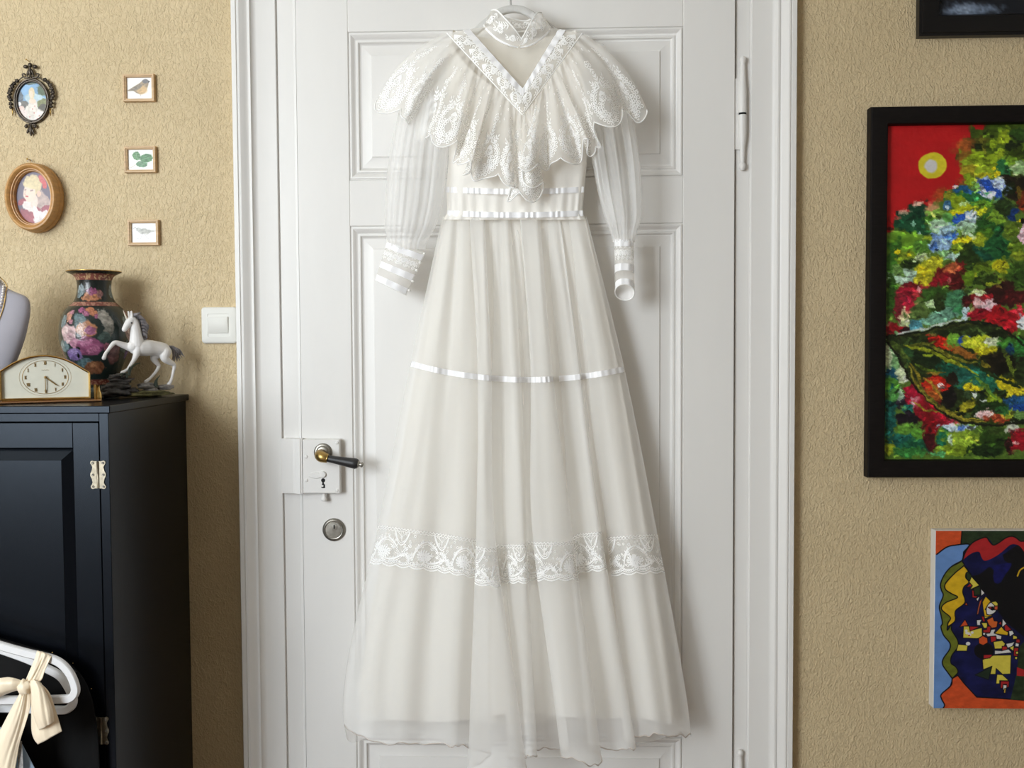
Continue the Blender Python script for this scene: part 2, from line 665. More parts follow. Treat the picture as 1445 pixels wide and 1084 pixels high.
for nm, a, b in (('baseboard_left', WX0, X_OUT0), ('baseboard_right', X_OUT1, WX1)):
    g = G(); g.box(a, b, -.016, 0, 0, .085, .004)
    tag(g.build(nm, M_PAINT, smooth=False), kind='structure')

PX = 1 / 700.0
# casing profile: distance from the outer edge in px, height above the wall in mm
cas = [(0, 0), (0, 25), (.8, 27), (6.5, 27), (7.3, 24), (8.2, 24), (9, 26.5), (11, 26.3), (14, 23.5), (17, 20), (19.5, 17.4), (21.5, 16.6), (22, 18.4),
       (24.6, 18.4), (25.2, 16), (27.5, 12.5), (30, 10.5), (32.5, 10), (58.8, 10), (59.6, 9), (59.8, 4), (61.6, 4), (61.8, 0)]


def casing(name, path, flip):
    gg = G()
    rings = []
    for q in path:
        rings.append([(q[0] + q[2] * u * PX, -d * .001, q[1] + q[3] * u * PX) for u, d in cas])
    gg.grid(np.array(rings), flip=flip)
    return tag(autosmooth(gg.build(name, M_PAINT), 28), kind='structure')


tr1 = casing('trim_1', [(X_OUT0, 0.0, 1, 0), (X_OUT0, Z_TOP_OUT, 1, -1)], False)
tr2 = casing('trim_2', [(X_OUT1, 0.0, -1, 0), (X_OUT1, Z_TOP_OUT, -1, -1)], True)
tr3 = casing('trim_3', [(X_OUT0, Z_TOP_OUT, 1, -1), (X_OUT1, Z_TOP_OUT, -1, -1)], False)

# inner frame strips (the leaf closes against them)
xs0 = X_OUT0 + 61.8 * PX
g = G()
g.grid(np.array([[(xs0, 0, z), (xs0, -.0075, z), (X_LEAF0 - 4.2 * PX, -.008, z), (X_LEAF0 - 3.6 * PX, -.009, z), (X_LEAF0 - .6 * PX, -.0095, z), (X_LEAF0 - .3 * PX, -.002, z)] for z in (0, Z_TOP_OUT - .07)]))
st = autosmooth(g.build('frame_strip', M_PAINT, tr1), 25)
xs1 = X_OUT1 - 61.8 * PX
g = G()
g.grid(np.array([[(xs1, 0, z), (xs1, -.0035, z), (xs1 - 3 * PX, -.003, z), (X_LEAF1 + 2.2 * PX, -.003, z), (X_LEAF1 + 2.0 * PX, .004, z)] for z in (0, Z_TOP_OUT - .07)]), flip=True)
autosmooth(g.build('frame_strip', M_PAINT, tr2), 25)
g = G(); g.box(xs0, xs1, -.006, .02, Z_TOP_LEAF + .003, Z_TOP_OUT - .062 * 1.3)
g.build('frame_strip', M_PAINT, tr3, smooth=False)

# ------------------------------------------------------------------ door leaf
g = G(); g.box(X_LEAF0 + .002, X_LEAF1 - .002, -.001 + .004, .04, .012, Z_TOP_LEAF)
door = tag(g.build('door_1', M_PAINT, smooth=False), kind='structure')
Z0 = .010
panels = [(ZP['b'], ZP['a']), (.655, ZP['c']), (.16, ZP['d'])]


def leafbox(name, x0, x1, z0, z1, bev=(.0, .0)):
    gg = G()
    gg.box(x0, x1, -LEAF_D, .004, z0, z1, .0012)
    return gg.build(name, M_PAINT, door, smooth=False)


leafbox('stile', X_LEAF0, XM0, Z0, Z_TOP_LEAF)
leafbox('stile', XM1, X_LEAF1, Z0, Z_TOP_LEAF)
leafbox('rail', XM0, XM1, ZP['a'], Z_TOP_LEAF)
leafbox('rail', XM0, XM1, ZP['c'], ZP['b'])
leafbox('rail', XM0, XM1, ZP['d'], .655)
leafbox('rail', XM0, XM1, Z0, .16)

mould = [(0, 10.4), (.4, 8), (1.3, 8), (1.8, 11.2), (3.6, 11.6), (5, 10.6), (7, 8), (9.2, 5.4), (10.4, 4.9), (10.9, 6.6), (12.4, 7), (13.8, 6.4), (14.6, 4), (16, 2.2), (17.5, 1.6)]
bevel = [(16.8, 1.4), (18.0, 1.5), (31.5, 5.6), (32.1, 8.0), (33, 8.2)]


def rect_rings(x0, x1, z0, z1, prof):
    A = []
    for u, d in prof:
        w = u * PX
        A.append([(x0 + w, -d * .001, z0 + w), (x1 - w, -d * .001, z0 + w), (x1 - w, -d * .001, z1 - w), (x0 + w, -d * .001, z1 - w)])
    return np.array(A)


for (z0, z1) in panels:
    gg = G(); gg.grid(rect_rings(XM0, XM1, z0, z1, mould), closed_v=True)
    autosmooth(gg.build('panel_moulding', M_PAINT, door), 30)
    gg = G(); A = rect_rings(XM0, XM1, z0, z1, bevel)
    gg.grid(A, closed_v=True)
    n = len(gg.v)
    gg.f.append((n - 4, n - 3, n - 2, n - 1))
    autosmooth(gg.build('panel', M_PAINT, door), 12)

# long pin hinges on the right edge
def pin_hinge(zc, half):
    x = XC(1046.2)
    y = -.010
    prof = [(0, -half), (.004, -half + .001), (.0068, -half + .006), (.0068, -half + .012), (.0042, -half + .016), (.0048, -half + .02), (.0052, -half + .045), (.0078, -half + .062), (.0082, -half + .075),
            (.0082, -.004), (.0082, -.0028)]
    prof2 = [(.0074, -.0028), (.0074, .0012)]
    prof3 = [(.0082, .0012), (.0082, .004), (.0082, half - .075), (.0074, half - .06), (.0062, half - .045), (.0050, half - .02), (.0042, half - .014), (.0066, half - .010), (.0066, half - .005), (.004, half - .001), (0, half)]
    gg = G(); gg.lathe(prof, (x, y, zc), n=20); gg.lathe(prof3, (x, y, zc), n=20)
    gg.box(X_LEAF1 - .003, x - .003, -LEAF_D + .0035, -LEAF_D + .007, zc - half * .62, zc + half * .62)
    h = autosmooth(gg.build('hinge', M_PAINT, door), 40)
    gg = G(); gg.lathe(prof2, (x, y, zc), n=20)
    gg.build('hinge_gap', M_DARK, h)


zh = at(1047, 162, 0)[2]
hh = (at(1047, 82, 0)[2] - at(1047, 243, 0)[2]) / 2
pin_hinge(zh, hh)
zl = at(1047, 1055, 0)[2] - hh
pin_hinge(zl, hh)


# ------------------------------------------------------------------ rim lock, handle, cylinder
def pz(px, py, d=.03):
    q = P(px, py, d)
    return q[0], q[2]


LD = .030
lx0, lz1 = pz(426, 620.5, LD)
lx1, lz0 = pz(480, 696.5, LD)
g = G()
g.box(lx0 + .0005, lx1, -LD, -LEAF_D, lz0, lz1, .0015)
lock = g.build('rim_lock', M_PAINT, door, smooth=False)
# keeper on the frame side, with its stepped moulding
kx0, _ = pz(394, 620, LD)
g = G()
rings = []
for z in (lz0 - .0005, lz1 + .0015):
    rings.append([(kx0, -.004, z), (kx0, -.022, z), (kx0 + .0012, -.0232, z), (kx0 + .026, -.0236, z), (kx0 + .0266, -.0252, z), (kx0 + .030, -.0256, z), (kx0 + .0305, -.0272, z),
                  (kx0 + .0355, -.0285, z), (kx0 + .0363, -.0305, z), (lx0 - .0038, -.0318, z), (lx0 - .0030, -.0300, z), (lx0 - .0004, -.0300, z), (lx0 - .0004, -.004, z)])
k = len(rings[0])
g.grid(np.array(rings))
g.f.append(tuple(range(k))); g.f.append(tuple(range(k, 2 * k))[::-1])
autosmooth(g.build('lock_keeper', M_PAINT, tr1), 25)


def disc(name, px, py, d0, prof, mtl, parent, n=24, sx=1.0):
    c = P(px, py, d0)
    gg = G()
    gg.lathe(prof, (c[0], c[1], c[2]), axis='y', n=n)
    return autosmooth(gg.build(name, mtl, parent), 40)


for (px, py) in ((475.5, 625), (432, 644.5), (432.5, 678), (475.5, 692)):
    s = disc('screw', px, py, LD, [(.0033, -.001), (.0033, .0006), (.0026, .0016), (.001, .0019), (0, .0019)], M_PAINT, lock, 14)
disc('handle_rosette', 456, 638.5, LD, [(.0185, -.001), (.0185, .0016), (.0170, .0030), (.0140, .0034), (.0125, .0052), (.0110, .0060), (.0085, .0064), (0, .0064)], M_STEEL, lock, 32)
# lever: brass neck coming out of the lock and turning right, horn grip, brass tip
c0 = P(454, 641, LD)
neck = [c0 + np.array(q) for q in ((0, .002, .001), (0, -.012, .001), (.001, -.021, 0), (.006, -.027, -.002), (.013, -.0285, -.004), (.0185, -.0285, -.0055))]
g = G(); g.tube(catmull(neck, 14), np.interp(np.linspace(0, 1, 14), [0, .35, .6, .85, 1], [.0095, .0105, .0115, .0098, .0090]), 16)
lever = g.build('handle_lever', M_BRASS, lock)
ga, gb = P(464, 645.5, .0585), P(505, 655, .0585)
ga = np.array([neck[-1][0] - .001, -.0585, neck[-1][2]])
t = np.linspace(0, 1, 14)
g = G(); g.tube(ga[None] + (gb - ga)[None] * t[:, None], np.interp(t, [0, .04, .5, .9, .97, 1], [.0062, .0066, .0086, .0108, .0104, .0088]), 18)
autosmooth(g.build('grip', M_BLACKWOOD, lever), 40)
u = (gb - ga) / np.linalg.norm(gb - ga)
g = G(); pts = [gb + u * s for s in (-.001, .002, .0035, .0055, .0085, .0105, .0115)]
g.tube(pts, [.0068, .0068, .0042, .0042, .0056, .0040, .0012], 14)
autosmooth(g.build('tip', M_STEEL, lever), 40)
# swinging keyhole cover and keyhole
c1 = P(447, 671, LD)
poly = []
for a in np.linspace(0, 2 * math.pi, 28, endpoint=False):
    poly.append((c1[0] + .0165 * math.cos(a) * (1 if math.cos(a) < 0 else .62), c1[2] + .0062 * math.sin(a)))
g = G(); g.prism(poly, c1[1] - .0022, c1[1] + .0005, .0012)
cv = autosmooth(g.build('keyhole_cover', M_PAINT, lock), 40)
disc('pivot', 455.5, 669.5, LD, [(.0068, -.001), (.0068, .003), (.0055, .0042), (0, .0044)], M_PAINT, cv, 18)
g = G()
kc = P(456, 678, LD + .0002)
g.lathe([(.0042, 0), (0, .0003)], kc, axis='y', n=16)
kb = P(456, 685.5, LD + .0002)
poly = [(kb[0] + x * .001, kb[2] + z * .001) for x, z in ((-1.6, 8), (1.6, 8), (1.4, 4.5), (3.6, 2.0), (4.0, -4.8), (-1.0, -5), (-3.8, -4.0), (-3.9, -2.2), (-.4, -2.6), (1.0, -.6), (-.6, 1.4), (-2.6, 1.6), (-2.8, 2.6), (-1.6, 4.5))]
g.prism(poly, kb[1] - .0003, kb[1] + .0002)
g.build('keyhole', M_DARK, lock, smooth=False)
# little bolt knob under the lock case
kc = P(457.5, 703, .022)
g = G(); g.tube([(kc[0], kc[1], lz0 + .001), (kc[0], kc[1], lz0 - .005), (kc[0], kc[1], lz0 - .008), (kc[0], kc[1], lz0 - .011), (kc[0], kc[1], lz0 - .0155), (kc[0], kc[1], lz0 - .0175)], [.0034, .0034, .0040, .0058, .0062, .003], 14)
g.build('bolt_knob', M_PAINT, lock)
# cylinder lock
cl = disc('lock_cylinder', 471.5, 747.5, LEAF_D, [(.0235, -.001), (.0235, .0022), (.0225, .0036), (.0190, .0048), (.0178, .0040), (.0168, .0040), (.0160, .0052), (0, .0056)], M_STEEL, door, 40)
disc('plug', 471.5, 744, LEAF_D + .005, [(.0068, -.001), (.0068, .0012), (0, .0015)], M_STEEL, cl, 20)
q = P(471.5, 743.5, LEAF_D + .0068)
g = G(); g.prism([(q[0] - .0011, q[2] - .0045), (q[0] + .0011, q[2] - .0045), (q[0] + .0014, q[2] + .0026), (q[0], q[2] + .0042), (q[0] - .0014, q[2] + .0026)], q[1] - .0002, q[1] + .0004)
g.build('key_slot', M_DARK, cl, smooth=False)

# ------------------------------------------------------------------ light switch
sw = thing('light_switch', 'square white plastic light switch on the tan wall beside the door casing', 'light switch', P(310, 485, 0))


def rsq(x0, x1, z0, z1, r, n=6):
    pts = []
    for cx, cz, a0 in ((x1 - r, z1 - r, 0), (x0 + r, z1 - r, 90), (x0 + r, z0 + r, 180), (x1 - r, z0 + r, 270)):
        for k in range(n + 1):
            a = math.radians(a0 + 90 * k / n)
            pts.append((cx + r * math.cos(a), cz + r * math.sin(a)))
    return pts


def pillow(gg, x0, x1, z0, z1, prof):
    """rounded-square rings: prof = list of (inset, height above wall, corner radius)"""
    rr = []
    for ins, h, r in prof:
        rr.append([(x, -h, z) for x, z in rsq(x0 + ins, x1 - ins, z0 + ins, z1 - ins, r)])
    base = len(gg.v)
    k = len(rr[0])
    gg.grid(np.array(rr), closed_v=True)
    gg.f.append(tuple(base + (len(rr) - 1) * k + i for i in range(k)))
    return gg


M_PLASTIC = mat('white_switch_plastic', (224, 223, 217), rough=.5, spec=.3)
sx0, sz1 = pz(283.5, 433.5, .008); sx1, sz0 = pz(334.5, 484.5, .008)
g = pillow(G(), sx0, sx1, sz0, sz1, [(0, 0, .007), (0, .006, .007), (.0012, .0082, .007), (.004, .0092, .006), (.0135, .0098, .003), (.0138, .0088, .003)])
autosmooth(g.build('cover_plate', M_PLASTIC, sw), 50)
rx0, rz1 = pz(292.3, 446.8, .012); rx1, rz0 = pz(321.5, 470.3, .012)
g = G()
rr = []
for ins, h0, h1 in ((0, .006, .006), (0, .0098, .0122), (.0012, .0106, .0132)):
    ring = rsq(rx0 + ins, rx1 - ins, rz0 + ins, rz1 - ins, .0018, 3)
    rr.append([(x, -(h0 + (h1 - h0) * (z - rz0) / (rz1 - rz0)), z) for x, z in ring])
k = len(rr[0])
g.grid(np.array(rr), closed_v=True)
g.f.append(tuple(2 * k + i for i in range(k)))
autosmooth(g.build('rocker', M_PLASTIC, sw), 50)

# ================================================================== dark cabinet on the left
YF = -.369                                   # front edge of its top board
CTB = at(266.5, 554.7, 0)
CTF = at(155.5, 574.6, YF)
CXR = (CTB[0] + CTF[0]) / 2                   # right edge of the top board
CZT = (CTB[2] + CTF[2]) / 2                   # height of the top surface
CW = .58
CXL = CXR - CW
M_CAB = mat('black_lacquer_sky_tint', (10, 12, 17), rough=.27, spec=.20, var=.06, vscale=30, bump=.06, bscale=120, stretch=(1, 1, .3))
M_CAB.node_tree.nodes['Principled BSDF'].inputs['Specular Tint'].default_value = (.72, .84, 1.0, 1)  # blue of the sky reflection put into the specular tint
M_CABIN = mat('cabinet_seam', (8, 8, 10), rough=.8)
M_HINGE = mat('antique_silver_brass', (150, 141, 124), rough=.45, metal=.8, var=.2, vscale=200)
cab = thing('cabinet', 'black wooden cabinet with raised-panel door standing against the tan wall', 'cabinet', ((CXR + CXL) / 2, -.18, 0))
g = G(); g.box(CXL, CXR, YF, -.002, CZT - .0125, CZT, .0012)
g.build('top_board', M_CAB, cab, smooth=False)
YB = -.362                                    # body front plane
bx1 = CXR - .006
bx0 = CXL + .006
zt = CZT - .0125
for x0, x1 in ((bx1 - .016, bx1), (bx0, bx0 + .016)):
    g = G(); g.box(x0, x1, YB, -.004, .0, zt - .0003, .0008)
    g.build('side_panel', M_CAB, cab, smooth=False)
g = G(); g.box(bx0 + .016, bx1 - .016, -.012, -.004, .05, zt - .001)
g.build('back_panel', M_CABIN, cab, smooth=False)
g = G(); g.box(bx0 + .016, bx1 - .016, YB, -.02, zt - .0145, zt - .0005, .0006)
g.build('top_rail', M_CAB, cab, smooth=False)
g = G(); g.box(bx0 + .016, bx1 - .016, YB + .004, -.02, .0, .07, .0006)
g.build('plinth', M_CAB, cab, smooth=False)
g = G(); g.box(bx0 + .016, bx1 - .016, YB + .030, YB + .032, .07, zt - .0145)  # near-black board added behind the doors as shade in their gaps
g.build('inner_shadow_board', M_CABIN, cab, smooth=False)
dz1, dz0 = zt - .0165, .073
mid = (bx0 + bx1) / 2
SW, RW = .0445, .0425


def cab_door(x0, x1, hinge_right):
    gg = G(); gg.box(x0 + SW - .004, x1 - SW + .004, YB + .012, YB + .020, dz0 + RW - .004, dz1 - RW + .004)
    d = gg.build('door', M_CAB, cab, smooth=False)
    for a, b in ((x0, x0 + SW), (x1 - SW, x1)):
        gg = G(); gg.box(a, b, YB + .0008, YB + .020, dz0, dz1, .0007)
        gg.build('stile', M_CAB, d, smooth=False)
    for a, b in ((dz0, dz0 + RW), (dz1 - RW, dz1)):
        gg = G(); gg.box(x0 + SW + .0003, x1 - SW - .0003, YB + .001, YB + .020, a, b, .0007)
        gg.build('rail', M_CAB, d, smooth=False)
    px0, px1, pz0, pz1 = x0 + SW + .0005, x1 - SW - .0005, dz0 + RW + .0005, dz1 - RW - .0005
    A = []
    for w, dp in ((0, .0115), (0, .0105), (.0195, .0015), (.0205, .0008)):
        A.append([(px0 + w, YB + dp, pz0 + w), (px1 - w, YB + dp, pz0 + w), (px1 - w, YB + dp, pz1 - w), (px0 + w, YB + dp, pz1 - w)])
    gg = G(); gg.grid(np.array(A), closed_v=True)
    n = len(gg.v); gg.f.append((n - 4, n - 3, n - 2, n - 1))
    autosmooth(gg.build('raised_panel', M_CAB, d), 10)
    kx = x0 + .028 if hinge_right else x1 - .028
    gg = G(); gg.lathe([(.011, -.001), (.011, .002), (.006, .004), (.005, .020), (.0055, .055), (.011, .060), (.0145, .068), (.0135, .076), (.008, .081), (0, .082)], (kx, YB + .001, KNOB_Z), axis='y', n=20)
    gg.build('knob', M_HINGE, d)
    return d, kx


KNOB_Z = at(-90, 812, -.43)[2]
dr, KNOB_X = cab_door(mid + .001, bx1 - .0175, True)
cab_door(bx0 + .0175, mid - .001, False)


# butterfly hinge with curled ends
def butterfly(pxc, pyc, parent):
    c = at(pxc, pyc, YB)
    hg = G()
    hg.tube([(c[0], YB - .0015, c[2] - .0225), (c[0], YB - .0015, c[2] + .0225)], .0022, 10)
    hinge = hg.build('hinge', M_HINGE, parent)
    for s in (-1, 1):
        pr = [(.0015, 23), (.006, 23), (.0098, 24), (.0125, 22.5), (.0130, 19.5), (.0112, 17), (.0095, 13), (.0108, 7), (.0132, 2), (.0132, -2), (.0108, -7), (.0095, -13), (.0112, -17), (.0130, -19.5), (.0125, -22.5), (.0098, -24), (.006, -23), (.0015, -23)]
        poly = [(c[0] + s * x, c[2] + z * .001) for x, z in pr]
        if s < 0:
            poly = poly[::-1]
        hg = G(); hg.prism(poly, YB - .0018, YB + .0004)
        hg.build('hinge_leaf', M_HINGE, parent, smooth=False)
        for zz in (20, 0, -20):
            hg = G(); hg.lathe([(.0024, 0), (.0022, .001), (.0013, .0012), (.0012, .0004), (0, .0004)], (c[0] + s * .0088, YB - .0018, c[2] + zz * .001), axis='y', n=12)
            hg.build('hinge_screw', M_CABIN if zz == 99 else M_STEEL, parent)


butterfly(139.0, 670, dr)
q_low = dz0 + (dz1 - at(139, 670, YB)[2])


# ------------------------------------------------------------------ vase
YV = -.088
VC = at(134.5, 470, YV)
MPX = (YV - CAM[1]) / F / CF[1] * 1.0
zof = lambda py: at(134.5, py, YV)[2]
vp = [(383.2, 35.6), (384.0, 35.8), (385.2, 34.5), (388, 28.5), (391, 25.2), (397, 22.8), (405, 22.0), (413, 22.6), (420, 24.4), (426, 27.3), (431, 32.0), (437, 37.6), (445, 42.0), (455, 45.2), (463, 46.6), (470, 46.9), (478, 46.7),
      (486, 45.4), (495, 42.8), (504, 39.6), (513, 36.2), (522, 32.8), (532, 29.3), (540, 27.4), (546, 27.4), (551, 29.0)]
ys = np.array([a for a, b in vp]); hs = np.array([b for a, b in vp])
yb = 560.0
for _ in range(30):                            # foot rests on the cabinet top
    yb += (zof(yb) - CZT) / .00137 * .7
ys = np.append(ys, [yb - 1.2, yb]); hs = np.append(hs, [30.5, 30.0])
sp = catmull(np.stack([ys, hs], 1), 170)
o_ys = sp[:, 0]
hw = lambda y: np.interp(y, ys, hs)
vase = thing('vase', 'dark green baluster vase painted with peonies and red bands, behind the unicorn', 'vase', (VC[0], YV, CZT))
A40 = 40.0
cv = Canvas(-math.pi * A40, math.pi * A40, 0, 1, 300, 170, (31, 44, 42), seed=40)
cv.Y = np.repeat(sp[:, 0][:, None], 300, 1)


def fl(px, py, r, ry, colr, ang=0, rag=.35, vary=.35, petals=0, side=0.0, op=1.0, soft=.12):
    h = float(hw(py))
    th = math.asin(max(-.97, min(.97, (px - 134.5) / h))) + side
    k = A40 / h
    cv.blob(th * A40, py, r * k, ry, colr, ang, soft=soft, rag=rag, vary=vary, op=op)


cv.blob(0, 470, 500, 200, (30, 44, 42), rag=0, vary=.5, soft=.1)
for side in (0.0, 2.1, 4.2):
    sd = side if side < math.pi else side - 2 * math.pi
    for a in [(125, 411, 6, 9, (134, 150, 156)), (123, 416, 5, 6, (106, 128, 134)), (141, 419, 12, 7.5, (186, 112, 70)), (150, 415, 5, 5, (150, 96, 92)), (140.5, 412.5, 6.2, 5.2, (150, 70, 112)),
              (117, 447, 6, 7, (205, 140, 112)), (121, 442, 3.5, 3, (190, 120, 140)), (134.6, 439, 4.5, 4, (160, 74, 120)), (145.6, 439, 5.5, 4, (196, 112, 72)), (141, 444, 4.5, 3.5, (176, 92, 130)), (151, 443, 5.5, 4, (190, 110, 72)), (155, 448, 3.5, 3, (176, 92, 130)), (121, 455, 3.5, 3, (180, 110, 130)),
              (135, 451, 10, 6, (92, 118, 124), 35), (132, 457, 6, 6, (74, 100, 104)), (108, 455, 6, 9, (112, 132, 138)), (165, 453, 8, 16, (156, 150, 138), -20), (168, 468, 6, 8, (120, 118, 106)),
              (116, 470, 13, 12, (206, 168, 170)), (113, 466, 6, 5, (222, 190, 188)), (120, 475, 6, 5, (188, 146, 152)),
              (144, 466, 14, 11.5, (190, 118, 74)), (136, 463, 5, 6, (204, 134, 86)), (147.4, 467, 7, 6, (160, 86, 124)),
              (134, 477, 5, 2.5, (14, 16, 18), 35), (163.6, 477, 8, 7, (62, 82, 76), 40),
              (127, 485, 9, 7, (186, 120, 146)), (145, 488, 17, 13, (150, 72, 112)), (142, 484, 9, 4, (186, 106, 146), -20), (150, 493, 9, 4, (176, 96, 134), -30),
              (123.5, 499, 11.5, 8.5, (122, 96, 158)), (123, 496, 6, 3.5, (146, 122, 178)), (107.5, 489, 11, 7.5, (94, 118, 124), -15), (105, 487, 6, 3, (132, 150, 152), -20), (134.6, 511.5, 12, 5.5, (76, 104, 110), -18),
              (148, 518, 12, 9, (146, 88, 56)), (146, 514, 5, 4, (178, 116, 72)), (170, 500, 9, 14, (132, 78, 76)), (165, 490, 5, 6, (150, 84, 100)), (131, 491, 3.5, 1.8, (16, 18, 20), 30), (129, 502, 2, 3.5, (16, 18, 20))]:
        fl(*a[:5], ang=a[5] if len(a) > 5 else 0, side=sd)
n = vnoise(3.2, 2.0, cv.X, cv.Y, 91, 2)
for y0, y1, cA, cB in ((387.5, 396.0, (150, 78, 66), (206, 160, 110)), (427.0, 433.0, (152, 84, 72), (190, 130, 104)), (535, 542, (140, 64, 54), (180, 120, 92))):
    a = np.clip(np.minimum(cv.Y - y0, y1 - cv.Y) / .6 + .5, 0, 1)
    cc = np.where((n > .15)[..., None], np.array(cB, float), np.array(cA, float))
    cv.c = cv.c * (1 - a[..., None]) + cc * a[..., None]
cv.c[cv.Y < 384.4] = (120, 92, 62)
th = np.linspace(-math.pi, math.pi, 300)
zz = np.array([zof(y) for y in sp[:, 0]])
kk = np.array([at(135.5, 470, YV)[0] - at(134.5, 470, YV)[0]])[0]
pts = np.zeros((170, 300, 3))
for i in range(170):
    r = sp[i, 1] * kk
    pts[i, :, 0] = VC[0] + r * np.sin(th)
    pts[i, :, 1] = YV - r * np.cos(th)
    pts[i, :, 2] = zz[i]
idx = np.arange(170 * 300).reshape(170, 300)
fc = np.stack([idx[:-1, :-1], idx[1:, :-1], idx[1:, 1:], idx[:-1, 1:]], -1).reshape(-1, 4)
vb = mk('body', pts.reshape(-1, 3), fc.tolist(), paint_mat('glazed_vase_painting', rough=.22, spec=.55, bump=.25, bscale=260), vase)
lum = cv.c @ np.array([.3, .55, .15])
cv.c = (lum[..., None] + (cv.c - lum[..., None]) * .78) * .90
set_paint(vb, cv.c.reshape(-1, 3))
g = G(); g.lathe([(35.6 * kk, zof(383.2)), (34 * kk, zof(383.0)), (25 * kk, zof(389)), (21 * kk, zof(398)), (20 * kk, zof(412)), (0, zof(414))], (VC[0], YV, 0), n=48)
g.build('mouth_lining', mat('vase_inside', (60, 66, 60), rough=.5), vase)
g = G(); a = np.linspace(0, 2 * math.pi, 64, endpoint=False)
g.tube(np.stack([VC[0] + 35.6 * kk * np.cos(a), YV + 35.6 * kk * np.sin(a), np.full(64, zof(383.4))], 1), .0009, 8, closed=True)
g.build('gilt_rim', M_GOLD, vase)


# ------------------------------------------------------------------ unicorn figurine
def plane_pt(px, py, p0, nrm):
    d = CF + CR * ((px - W / 2) / F) - CU * ((py - H / 2) / F)
    t = ((p0 - CAM) @ nrm) / (d @ nrm)
    return CAM + d * t


UA = np.array([at(145, 556, -.172)[0], -.172, 0]); UB = np.array([at(240, 552, -.072)[0], -.072, 0])
UD = (UB - UA) / np.linalg.norm(UB - UA)
UN = np.array([UD[1], -UD[0], 0])             # toward the viewer
U = lambda px, py, off=0.0: plane_pt(px, py, UA, UN) + UN * off
ucz = U(192, 556)
uni = thing('unicorn_figurine', 'white unicorn figurine with grey mane, one foreleg raised, on a rocky base', 'figurine', (ucz[0], ucz[1], CZT))
M_UNI = mat('matt_white_resin', (222, 219, 217), rough=.45, var=.05, vscale=60)
M_MANE = mat('grey_resin_hair', (128, 124, 128), rough=.55, var=.3, vscale=160)
s = .00137                                    # metres per photo pixel at the figurine


def capsule_chain(gg, pts, rad, n=14, sub=5):
    q = catmull(pts, len(pts) * sub)
    r = np.interp(np.linspace(0, 1, len(q)), np.linspace(0, 1, len(rad)), rad)
    gg.tube(q, r, n)
    gg.ball(q[0], r[0], 12, 8); gg.ball(q[-1], r[-1], 12, 8)


g = G()
Z = lambda L, off=0.0: [U(x, y, off) for x, y in L]
capsule_chain(g, Z([(188, 489), (196, 491), (207, 491), (218, 491.5), (229, 494), (234, 496)]), [8.2 * s, 11.2 * s, 11.8 * s, 10.6 * s, 10.6 * s, 8.0 * s], 18)     # trunk
g.ball(U(190, 490), (8.5 * s, 8.0 * s, 10 * s), 16, 10)
g.ball(U(231, 494, .001), (8.6 * s, 8.4 * s, 10 * s), 16, 10)
capsule_chain(g, Z([(193, 488), (192.5, 478), (191.5, 468), (189.5, 456), (187, 451)]), [10.5 * s, 9.0 * s, 7.6 * s, 6.8 * s, 6.0 * s], 16)                          # neck
capsule_chain(g, Z([(187.5, 452.5), (184, 453.5), (180.5, 457.5), (177.5, 461.5), (175.6, 464.8)]), [5.6 * s, 6.2 * s, 5.2 * s, 4.1 * s, 3.6 * s], 16)                # head
g.ball(U(187.2, 458), (4.4 * s, 4.6 * s, 5.0 * s), 12, 8)
g.ball(U(175.6, 465.2), (3.6 * s, 3.6 * s, 3.0 * s), 12, 8)
for off in (-.0048, .0048):
    g.ball(U(182.4, 453.6, off), (2.6 * s, 2.2 * s, 1.6 * s), 10, 7)
for off in (-.0028, .0028):                                                                                                                                            # ears
    capsule_chain(g, [U(185.6, 450.5, off * 1.3), U(184.6, 446, off * 1.8), U(183.4, 440.2, off * 2.2)], [2.4 * s, 2.3 * s, 1.5 * s], 10)
# standing foreleg (near), raised foreleg (far)
capsule_chain(g, [U(192.5, 491, .006), U(189.5, 501, .0075), U(186, 509, .007), U(181.5, 516, .0065), U(178, 521.5, .006), U(173.8, 524.2, .006), U(170.8, 526.0, .006)], [6.2 * s, 4.4 * s, 2.9 * s, 2.3 * s, 2.1 * s, 2.5 * s, 2.9 * s], 14)
capsule_chain(g, [U(187, 491, -.004), U(177, 487.5, -.006), U(165.5, 483.8, -.006), U(160.5, 486.5, -.006), U(155, 493.5, -.006), U(151, 499, -.006), U(148.6, 505.5, -.006)], [6.0 * s, 4.6 * s, 3.4 * s, 3.0 * s, 2.3 * s, 2.3 * s, 2.9 * s], 14)
# hind legs: stifle forward, hock back
capsule_chain(g, [U(231, 497, .006), U(229.5, 505, .0085), U(235.5, 510.5, .008), U(243.2, 515, .007), U(242.4, 524, .0065), U(240.2, 534, .006), U(238.6, 538.5, .006), U(236.2, 542.4, .006)], [8.2 * s, 6.2 * s, 4.4 * s, 2.9 * s, 2.1 * s, 2.0 * s, 2.4 * s, 3.0 * s], 14)
capsule_chain(g, [U(226, 498, -.006), U(220, 505, -.008), U(223, 511, -.008), U(226.8, 516.6, -.008), U(222.5, 525, -.008), U(216, 532.5, -.008), U(212, 536.2, -.008), U(208.3, 538.8, -.008)], [7.2 * s, 5.2 * s, 3.8 * s, 2.8 * s, 2.1 * s, 2.0 * s, 2.3 * s, 2.8 * s], 14)
body = g.build('body', M_UNI, uni)
rm = body.modifiers.new('skin', 'REMESH')
rm.mode = 'VOXEL'; rm.voxel_size = .00075; rm.use_smooth_shade = True
sm = body.modifiers.new('soften', 'SMOOTH')
sm.factor = .5; sm.iterations = 5
g = G(); capsule_chain(g, [U(178.6, 449.5), U(176.6, 445), U(173.7, 437.8)], [1.3 * s, 1.0 * s, .25 * s], 10, 6)
g.build('horn', mat('horn_ivory', (214, 206, 192), rough=.4), uni)
